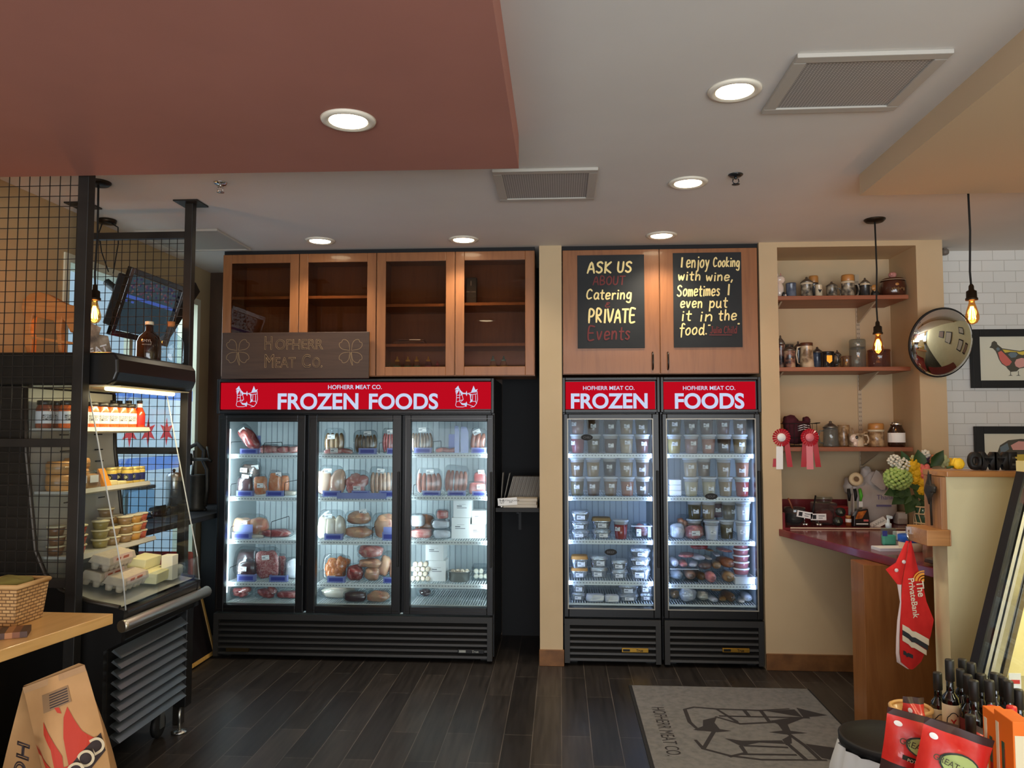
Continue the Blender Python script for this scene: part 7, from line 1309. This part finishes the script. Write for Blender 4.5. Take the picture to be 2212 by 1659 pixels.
band('cream_stripe', (1945, 1346), (2002, 1378), 12, 14, m_cr); band('black_stripe', (1945, 1358), (2000, 1391), 11, 11, m_tb); band('cream_stripe', (1945, 1369), (1997, 1402), 12, 11, m_cr); band('dark_print', (1947, 1402), (1968, 1412), 9, 8, m_tb)
w = P(1982, 1245) - o0; q = MB()
for r0, r1 in ((.0, .014), (.019, .026), (.031, .042), (.046, .052)):
    n = 14; vs = [(w.x + .02 + r * math.cos(a) * -1, -.0222, w.z - .02 + r * math.sin(a)) for r in (r0, r1) for a in [PI * .5 * i / n + .05 for i in range(n + 1)]]; q.add(vs, [(i, i + 1, n + 2 + i, n + 1 + i) for i in range(n)])
part('orange_arcs', q, M('orange_print', (240, 160, 60), .8), t)
w = P(1984, 1270) - o0; letters('The', m_cr, t, (w.x, -.0222, w.z), h=.034, rot=(0, math.radians(84), 0), bold=.02); w = P(1969, 1290) - o0; letters('PrivateBank', m_cr, t, (w.x, -.0222, w.z), h=.028, rot=(0, math.radians(84), 0), bold=.015)
q = MB()
for px, py in ((1932, 1230), (1948, 1212)): w = P(px, py) - o0; q.lathe([(.001, .0225), (.009, .0225), (.009, .021)], n=12, mat=Matrix.Translation((w.x, -.001, w.z)) @ Matrix.Rotation(PI / 2, 4, 'X')); part('white_dot', q, m_tw, t); q = MB()
w = P(1963, 1158) - o0; part('clip', MB().tube([(w.x, 0, w.z + .03), (w.x - .008, -.004, w.z), (w.x + .004, -.008, w.z - .03)], .005, 8).box(w.x - .012, w.x + .012, -.004, .004, w.z + .01, w.z + .045), m_chrome, t)

# ------------------------------------------------------------------ tiled wall: pictures and convex mirror
def picture(px0, py0, py1, w, label):
    a, c = at(px0, py0, 5.66), at(px0, py1, 5.66); t = thing('framed_print', label, 'framed picture', (a.x + w / 2, 5.66, (a.z + c.z) / 2), group='framed butcher prints'); h = a.z - c.z
    part('frame', MB().frame(-w / 2, w / 2, -.015, .03, -h / 2, h / 2, .052), m_blackm, t, .003); part('paper', MB().box(-w / 2 + .05, w / 2 - .05, .0, .01, -h / 2 + .05, h / 2 - .05), M('print_paper', (226, 222, 200), .7), t); return t
def inkpoly(t, name, l, m, Y_, s=8.294, ox=1960, oy=650):
    q = MB(); pts = [at(ox + x / s, oy + y / s, 5.66) - t.location for x, y in l]; q.add([(p_.x, Y_, p_.z) for p_ in pts], [tuple(range(len(pts)))]); bm_ = bmesh.new(); o = part(name, q, m, t); bm_.from_mesh(o.data); bmesh.ops.triangulate(bm_, faces=bm_.faces[:]); bm_.to_mesh(o.data); bm_.free()
t = picture(2097, 712, 838, .60, 'framed print of a chicken divided into coloured cuts on the white tiles')
m_hen = M('grey_brown_ink', (84, 80, 68), .7); m_pr, m_py, m_pb, m_pp = M('print_red', (216, 112, 100), .7), M('print_yellow', (222, 196, 80), .7), M('print_blue', (110, 126, 134), .7), M('print_pink', (226, 164, 152), .7)
inkpoly(t, 'hen', [(1468, 838), (1500, 800), (1512, 742), (1556, 716), (1602, 742), (1612, 778), (1700, 850), (1850, 872), (2010, 895), (2100, 878), (2250, 800), (2400, 700), (2470, 760), (2420, 860), (2480, 900), (2400, 980), (2330, 1080), (2200, 1180), (2010, 1212), (1960, 1262), (1850, 1272), (1800, 1222), (1770, 1180), (1690, 1130), (1640, 1050), (1608, 960), (1580, 900), (1530, 850)], m_hen, -.0005)
inkpoly(t, 'red_cut', [(1622, 925), (1680, 893), (1780, 990), (1872, 1092), (1830, 1150), (1770, 1168), (1700, 1118), (1655, 1050)], m_pr, -.001); inkpoly(t, 'yellow_cut', [(1700, 868), (1850, 890), (2010, 912), (2110, 895), (2260, 830), (2200, 940), (2060, 970), (1990, 950), (1960, 915), (1850, 912), (1750, 930)], m_py, -.001)
inkpoly(t, 'blue_cut', [(1800, 960), (1850, 922), (1940, 925), (1975, 960), (1940, 1010), (1860, 1020)], m_pb, -.001); inkpoly(t, 'pink_cut', [(1920, 1110), (1950, 1050), (2040, 1022), (2180, 1040), (2240, 1090), (2130, 1170), (2000, 1200), (1940, 1170)], m_pp, -.001); inkpoly(t, 'blue_cut', [(1590, 850), (1620, 828), (1655, 850), (1650, 885), (1605, 895)], m_pb, -.001)
for x in (1845, 1985): inkpoly(t, 'leg', [(x - 4, 1255), (x + 8, 1255), (x + 12, 1325), (x + 45, 1340), (x - 45, 1340), (x, 1325)], m_hen, -.0007)
t = picture(2107, 921, 1047, .60, 'framed print of a pig divided into coloured cuts below the chicken print'); pg = lambda l: [((x - 1960) * 8.294, (y - 650) * 8.294) for x, y in l]
inkpoly(t, 'pig', pg([(2152, 985), (2160, 962), (2178, 951), (2205, 948), (2240, 950), (2265, 965), (2272, 990), (2262, 1012), (2230, 1022), (2190, 1024), (2165, 1012), (2150, 1000)]), m_hen, -.0005); inkpoly(t, 'pink_cut', pg([(2183, 962), (2200, 953), (2238, 955), (2245, 966), (2210, 972), (2188, 972)]), m_pp, -.001); inkpoly(t, 'blue_cut', pg([(2160, 966), (2176, 957), (2180, 970), (2162, 982)]), m_pb, -.001); inkpoly(t, 'yellow_cut', pg([(2190, 982), (2250, 980), (2255, 1000), (2200, 1004)]), m_py, -.001)
C_ = at(2032, 740, 5.18); n_dir = Vector((.10, -.97, -.22)).normalized(); n_dir = Vector((.20, -.96, -.20)).normalized()
t = thing('convex_mirror', 'round convex security mirror with a black rim at the edge of the white tiles', 'mirror', C_, rot=n_dir.to_track_quat('Z', 'Y').to_euler())
R_ = .222; part('mirror_face', MB().lathe([(R_, 0)] + [(R_ * math.cos(i * PI / 2 / 16), .075 * math.sin(i * PI / 2 / 16)) for i in range(1, 16)] + [(.0005, .075)], n=56), m_mirror, t)
part('rim', MB().lathe([(R_ - .004, -.004), (R_ + .006, -.006), (R_ + .008, .006), (R_ + .002, .01), (R_ - .006, .006)], n=56), m_blackm, t); part('back', MB().lathe([(R_, -.005), (.1, -.03), (.001, -.032)], n=40), m_blackm, t); part('arm', MB().tube([(0, 0, -.03), (0, .0, -.10), (.02, .02, -.16)], .014, 8), m_blackm, t)
# pictures on the side wall (seen in the mirror) and a camera
for k, (y, z, w, h) in enumerate(((3.4, 1.9, .5, .6), (2.6, 2.0, .6, .45), (4.4, 1.75, .35, .45), (4.95, 1.75, .3, .4), (4.4, 2.35, .4, .3))):
    t = thing('framed_picture', 'framed picture on the pale side wall, %s one seen in the convex mirror' % ('tallest', 'widest', 'lower near', 'lower far', 'small upper')[k], 'framed picture', (4.44, y, z), group='pictures on the pale side wall'); part('frame', MB().box(-.02, .018, -w / 2, w / 2, -h / 2, h / 2), m_blackm, t); part('paper', MB().box(-.022, -.02, -w / 2 + .04, w / 2 - .04, -h / 2 + .04, h / 2 - .04), M('print_paper2_%d' % (k % 2), ((200, 190, 170), (150, 120, 100))[k % 2], .7), t)
t = thing('back_counter', 'burgundy back counter behind the half wall, seen in the convex mirror', 'counter', (3.6, 4.95, 0)); part('counter_top', MB().box(-.85, .85, -.4, .7, .9, .945), m_burg, t, .003); part('cabinet', MB().box(-.82, .82, -.36, .68, 0, .899), m_oakc, t)
p = at(2040, 527, 5.6); t = thing('corner_camera', 'small dark camera in the ceiling corner above the tiles', 'camera', (p.x, 5.6, CEIL - .03)); part('body', MB().blob((0, 0, 0), .025, .03, .022, .7), M('dim_grey_plastic', (120, 110, 100), .5), t); part('mount', MB().box(-.012, .012, -.012, .012, .015, .029), M('dim_grey_plastic', (120, 110, 100), .5), t)

# ------------------------------------------------------------------ deli case at the right edge
DY0, DY1 = 1.0, 3.36; q0, q1 = at(2195, 1018, DY1), at(2092, 1440, DY1); A0, A1 = (q1.x - (q1.z - .60) * (q0.x - q1.x) / (q0.z - q1.z), .60), (q0.x, q0.z)
gd = Vector((A1[0] - A0[0], A1[1] - A0[1])).normalized(); gn = Vector((gd.y, -gd.x))   # inward
def off(a, b): return (A0[0] + gn.x * a + gd.x * b, A0[1] + gn.y * a + gd.y * b)
LG = (Vector(A1) - Vector(A0)).length
t = thing('deli_case', 'lit deli display case with slanted front glass at the right edge', 'display case', (0, 0, 0))
part('base', MB().prism([(A0[0] + .02, 0), (2.75, 0), (2.75, .595), (A0[0], .595)], 'y', DY0, DY1 - .002), m_caseb, t, .004)
part('end_frame', MB().prism([off(0, 0), off(.024, 0), off(.024, LG), off(0, LG)], 'y', DY1 - .06, DY1), m_blackm, t)
part('alloy_trim', MB().prism([off(.032, 0), off(.046, 0), off(.046, LG), off(.032, LG)], 'y', DY1 - .062, DY1).prism([off(.05, 0), off(.062, 0), off(.062, LG), off(.05, LG)], 'y', DY1 - .07, DY1), m_brushed, t)
part('glass_reflection_strip', MB().prism([off(.066, 0), off(.10, 0), off(.10, LG), off(.066, LG)], 'y', DY1 - .05, DY1 - .03), m_chrome, t)  # added chrome strip imitating the window's reflection in the case glass
part('alloy_trim', MB().prism([off(.102, 0), off(.12, 0), off(.12, LG), off(.102, LG)], 'y', DY1 - .062, DY1), M('bronze_alloy', (120, 108, 84), .35, .8), t)
m_deli = M('cream_case_lining', (248, 230, 160), .6)
part('end_wall', MB().prism([off(.12, 0), (2.75, .6), (2.75, 1.44), off(.12, LG)], 'y', DY1 - .03, DY1 - .002), m_deli, t)
part('back_wall', MB().box(2.72, 2.75, DY0, DY1 - .031, .6, 1.44), m_deli, t); part('canopy', MB().prism([off(0, LG + .001), (2.75, 1.445), (2.75, 1.48), (A1[0], 1.48)], 'y', DY0, DY1), m_deli, t)
part('front_glass', MB().prism([off(.004, .02), off(.009, .02), off(.009, LG), off(.004, LG)], 'y', DY0, DY1 - .062), m_clear, t); part('deck', MB().box(A0[0] + .03, 2.72, DY0, DY1 - .031, .596, .606), m_steel, t)
part('lamp_tube', MB().tube([(A1[0] + .12, DY0 + .1, 1.42), (A1[0] + .12, DY1 - .15, 1.42)], .011, 8), glow('lit_deli_tube', (255, 232, 160), 8), t)
area_light('lamp', (A1[0] + .16, 2.3, 1.40), (0, math.radians(-8), 0), .05, 1.8, 30, (1, .88, .58)).parent = t
p = at(2190, 1442, DY1 - .2); o = thing('price_ticket', 'white price ticket inside the deli case', 'sign', (p.x, DY1 - .2, .6065)); part('ticket', MB().box(-.02, .025, -.001, .001, .0, .06), m_label, o); part('print', MB().box(-.012, .02, -.0018, -.001, .02, .035), m_redink, o)

# ------------------------------------------------------------------ display table with bottles, red bags, orange boxes, and the bin
TZ = .48
t = thing('display_table', 'low wooden display table under the bottles and red bags', 'table', (1.27, 2.50, 0)); part('table_top', MB().prism([(-.31, -.46), (.36, -.46), (.36, .44), (-.08, .44)], 'z', TZ - .03, TZ), m_maple, t, .003)
for x, y in ((-.25, -.42), (.32, -.42), (.32, .40), (-.03, .40)): part('leg', MB().box(x - .02, x + .02, y - .02, y + .02, 0, TZ - .031), m_maple, t)
m_bot = M('black_bottle_glass', (14, 13, 12), .08, coat=.7); m_capk = M('black_capsule', (28, 27, 25), .5)
def obottle(px, top, Y, label, body=None, lab=None, r=.031, cap=None, neck=.15, labz=(.1, .6), script=None):
    p = at(px, top, Y); h = p.z - TZ; b_ = h * .62; t = thing('oil_bottle', label, 'bottle', (p.x, Y, TZ + .001), group='dark bottles on the display table')
    part('bottle', MB().lathe([(.001, 0), (r * .97, 0), (r, .006), (r, b_), (r * .9, b_ + .012), (r * .5, b_ + .026), (.0125, b_ + .034), (.0125, h - .02)], n=22), body or m_bot, t)
    part('capsule', MB().lathe([(.0135, h * .80), (.0145, h * .805), (.0145, h - .004), (.013, h), (.001, h)], n=18), cap or m_capk, t)
    if lab:
        o = part('paper_label', MB().lathe([(r + .0003, b_ * labz[0]), (r + .0006, b_ * labz[0] + .001), (r + .0006, b_ * labz[1]), (r + .0003, b_ * labz[1] + .001)], n=22), lab, t)
        if script: letters(script[0], script[1], o, (script[2], -r - .0012, b_ * (labz[0] + labz[1]) / 2), h=script[3], bold=.02)
    return t
m_crl = M('cream_bottle_label', (226, 214, 180), .6); m_orb = M('ochre_label', (150, 110, 50), .6); m_mrl = M('maroon_label', (110, 36, 36), .6); m_blk = M('black_label', (30, 26, 26), .5)
for px, top, Y, s in ((2025, 1453, 2.80, 'shorter oil bottle with a cream oval label, left end of the bottles'), (2051, 1425, 2.74, 'tall oil bottle with a cream oval label beside the shorter one')):
    t = obottle(px, top, Y, s, lab=m_crl, labz=(.45, .95), script=('Y', m_redink, -.006, .022), r=.027 if px > 2030 else .025); b_ = (at(px, top, Y).z - TZ) * .62
    n = 24; part('oval_outline', MB().tube([(-.006 + .019 * math.cos(2 * PI * i / n), -.0285 + .006 * (abs(math.cos(2 * PI * i / n)) > .8), b_ * .7 + .032 * math.sin(2 * PI * i / n)) for i in range(n)], .0015, 5, close=True), m_ink, t)
for k, (px, top, Y, lb) in enumerate(((2079, 1424, 2.88, None), (2075, 1446, 2.80, m_mrl), (2090, 1458, 2.70, m_mrl), (2103, 1470, 2.62, m_orb), (2098, 1432, 2.80, None), (2118, 1456, 2.78, None), (2137, 1470, 2.60, m_orb), (2121, 1456, 2.86, None), (2148, 1454, 2.82, None), (2157, 1456, 2.90, None), (2167, 1463, 2.70, None), (2178, 1471, 2.60, m_orb), (2200, 1490, 2.60, None))):
    obottle(px, top, Y, 'black balsamic bottle, %s from the left in the cluster behind the oil bottles' % ('first', 'second', 'third', 'fourth', 'fifth', 'sixth', 'seventh', 'eighth', 'ninth', 'tenth', 'eleventh', 'twelfth', 'thirteenth')[k], lab=lb, r=.026, labz=(.35, .9), cap=m_capk)
t = obottle(2096, 1545, 2.42, 'black vinegar bottle with white lettering in front of the cluster', lab=m_blk, r=.03, labz=(.2, .95), script=('BLAZO', m_label, 0, .016))
for k, (px, top, Y, s) in enumerate(((2143, 1526, 2.42, 'sauce bottle with a red cap and yellow label beside the orange boxes'), (2185, 1526, 2.46, 'sauce bottle with a red cap behind the orange boxes'))): obottle(px, top, Y, s, lab=M('yellow_label', (206, 176, 40), .5), r=.028, labz=(.15, .6), cap=M('red_cap', (206, 40, 40), .4))
p = at(2122, 1600, 2.35); tag(MB().prism([(-.02, 0), (.02, 0), (.016, .10), (.0, .13), (-.016, .10)], 'y', -.012, .012).build('yellow_packet', M('yellow_label', (206, 176, 40), .5), None, .003, loc=(p.x, 2.33, TZ + .001)), 'narrow yellow packet wedged between the bottles', 'packet')
m_orbx = M('orange_carton', (238, 116, 24), .5)
for k, (px0, px1, Y) in enumerate(((2157, 2186, 2.23), (2184, 2212, 2.16))):
    a = at(px0 + 3, 1560, Y); zt = at(px0, 1552 + 8 * k, Y).z; t = thing('orange_box', 'orange carton with a red bottle picture, %s one' % ('left', 'right')[k], 'box', (a.x, Y, TZ + .001), rz=-.06, group='orange sauce cartons'); h = zt - TZ
    part('carton', MB().box(0, .048, 0, .10, 0, h), m_orbx, t, .002); part('bottle_picture', MB().prism([(.03, .02), (.075, .02), (.075, h * .4), (.06, h * .55), (.06, h * .75), (.045, h * .75), (.045, h * .55), (.03, h * .4)], 'x', -.0012, 0), M('dark_red_print', (150, 36, 24), .5), t); part('green_cap_print', MB().box(-.0018, -.0005, .046, .059, h * .6, h * .8), M('green_print', (40, 84, 60), .5), t); part('white_print', MB().box(-.0012, 0, .075, .09, h * .5, h * .92).box(-.0018, -.0008, .036, .068, .05, h * .32).box(.004, .044, -.001, 0, h * .2, h * .9), m_crl, t)
m_rbag = noisy('red_foil_bag', [(.3, (196, 34, 30)), (.7, (222, 50, 42))], ns=7, rough=.35, bmp=.35, dist=.02, coat=.4); m_bbag = M('dark_brown_band', (58, 34, 32), .5); m_grn = M('green_oval_print', (170, 186, 110), .6); m_dgr = M('dark_green_print', (44, 52, 40), .6)
def redbag(px, py, Y, w, h, ry, rz, label, n):
    """py = middle of the sealed top edge"""
    p = at(px, py, Y); z0 = TZ + .0015; t = thing('red_bag', label, 'bag', (p.x, Y, z0 + abs(math.sin(math.radians(ry))) * w * .5), rot=(math.radians(-6), math.radians(ry), rz), group='red foil snack bags'); H_ = (p.z - z0 - abs(math.sin(math.radians(ry))) * w * .5) / max(.6, math.cos(math.radians(ry)))
    b = MB(); N1, N2 = 14, 12; front = []; back = []
    for j in range(N1 + 1):
        v = j / N1; th = .045 * (math.sin(PI * min(1, v * 1.05)) ** .6 if 0 < v < .95 else 0) + .002; ww = w * (1 - .05 * math.sin(PI * v))
        for i in range(N2 + 1):
            u = i / N2; g_ = math.sin(PI * u) ** .5; wr = .004 * math.sin(13 * u + 9 * v + n) + .003 * math.sin(23 * v + 5 * u)
            front.append(((u - .5) * ww, -th * g_ - wr * g_, v * H_)); back.append(((u - .5) * ww, th * g_, v * H_))
    q = [(j * (N2 + 1) + i, j * (N2 + 1) + i + 1, (j + 1) * (N2 + 1) + i + 1, (j + 1) * (N2 + 1) + i) for j in range(N1) for i in range(N2)]
    b.s_ = None
    for pts in (front, back): b.add(pts, q, 0, True)
    for k_, (j, i) in enumerate([(j, i) for j in range(N1) for i in range(N2)] * 2):
        if j < N1 * .42 or j >= N1 - 1: b.m[k_] = 1
    part('pouch', b, [m_rbag, m_bbag], t)
    def F_(u, v, o=.004): 
        j, i = min(N1 - 1, int(v * N1)), min(N2 - 1, int(u * N2)); a_ = Vector(front[j * (N2 + 1) + i]).lerp(Vector(front[j * (N2 + 1) + i + 1]), u * N2 - i); c_ = Vector(front[(j + 1) * (N2 + 1) + i]).lerp(Vector(front[(j + 1) * (N2 + 1) + i + 1]), u * N2 - i); return a_.lerp(c_, v * N1 - j) + Vector((0, -o, 0))
    def disc(name, u0, v0, ru, rv, m, o):
        q_ = MB(); n_ = 20; q_.add([F_(u0, v0, o + .002)] + [F_(u0 + ru * math.cos(2 * PI * i / n_), v0 + rv * math.sin(2 * PI * i / n_), o) for i in range(n_)], [(0, 1 + i, 1 + (i + 1) % n_) for i in range(n_)], 0, True); return part(name, q_, m, t)
    disc('oval_border', .55, .68, .30, .115, m_dgr, .005); disc('green_oval', .55, .68, .27, .10, m_grn, .007)
    c_ = F_(.5, .68, .02); letters('GREAT LAKES', M('olive_script', (64, 60, 36), .6), t, c_, w=w * .74, rot=(0, math.radians(8), 0), bold=.01)
    q_ = MB(); q_.add([F_(.22, .56, .006), F_(.8, .52, .006), F_(.8, .47, .006), F_(.22, .51, .006)], [(0, 1, 2, 3)]); part('caption_bar', q_, m_dgr, t); letters('POTATO CHIPS', m_crl, t, F_(.51, .515, .012), w=w * .46, rot=(0, math.radians(4), 0)); disc('white_seal', .14, .86, .06, .028, m_label, .005)
redbag(1958, 1550, 2.41, .20, .3, 12, -.12, 'red foil bag with a green oval emblem, front left of the display table', 1); redbag(2012, 1575, 2.26, .18, .3, 16, -.2, 'red foil bag leaning right in front of the bottles', 2); redbag(1968, 1512, 2.58, .075, .3, 6, .2, 'red foil bag with a twisted top standing behind the front left bag', 3); redbag(2075, 1585, 2.42, .15, .26, 26, -.3, 'red foil bag lying lowest beside the orange boxes', 4)
p = at(1968, 1540, 2.80); t = thing('round_basket', 'round bentwood basket behind the red bags', 'basket', (p.x, 2.80, TZ + .001)); hh = at(1990, 1530, 2.80).z - TZ; part('basket_side', MB().lathe([(.001, .002), (.055, .002), (.066, hh), (.061, hh), (.051, .006)], n=30), m_maple, t); part('rim', MB().tube([(.065 * math.cos(a), .065 * math.sin(a), hh) for a in [2 * PI * i / 30 for i in range(30)]], .007, 6, close=True), m_maple, t)
t = thing('waste_bin', 'black waste bin with a white liner bag beside the oak cabinet', 'bin', (1.285, 3.18, 0)); zt = at(1853, 1592, 3.18).z; part('drum', MB().lathe([(.15, 0), (.17, zt - .03), (.185, zt - .03), (.188, zt), (.178, zt + .004), (.165, zt - .02), (.001, zt - .05)], n=36), m_blackm, t)
m_liner2 = thin('white_bin_liner', (240, 244, 246), .8, .2, milk=.72); q = MB(); n = 48; vs = []
for j in range(7):
    v = j / 6
    for i in range(n): a = 2 * PI * i / n; r = .186 + .03 * math.sin(PI * v * .7) + .012 * math.sin(a * 9 + v * 3) * v + .008 * math.sin(a * 17); vs.append((r * math.cos(a), r * math.sin(a), zt - .035 - v * .24 - .03 * math.sin(a * 4) * v))
q.add(vs, [(j * n + i, j * n + (i + 1) % n, (j + 1) * n + (i + 1) % n, (j + 1) * n + i) for j in range(6) for i in range(n)], 0, True); part('liner_bag', q, m_liner2, t)
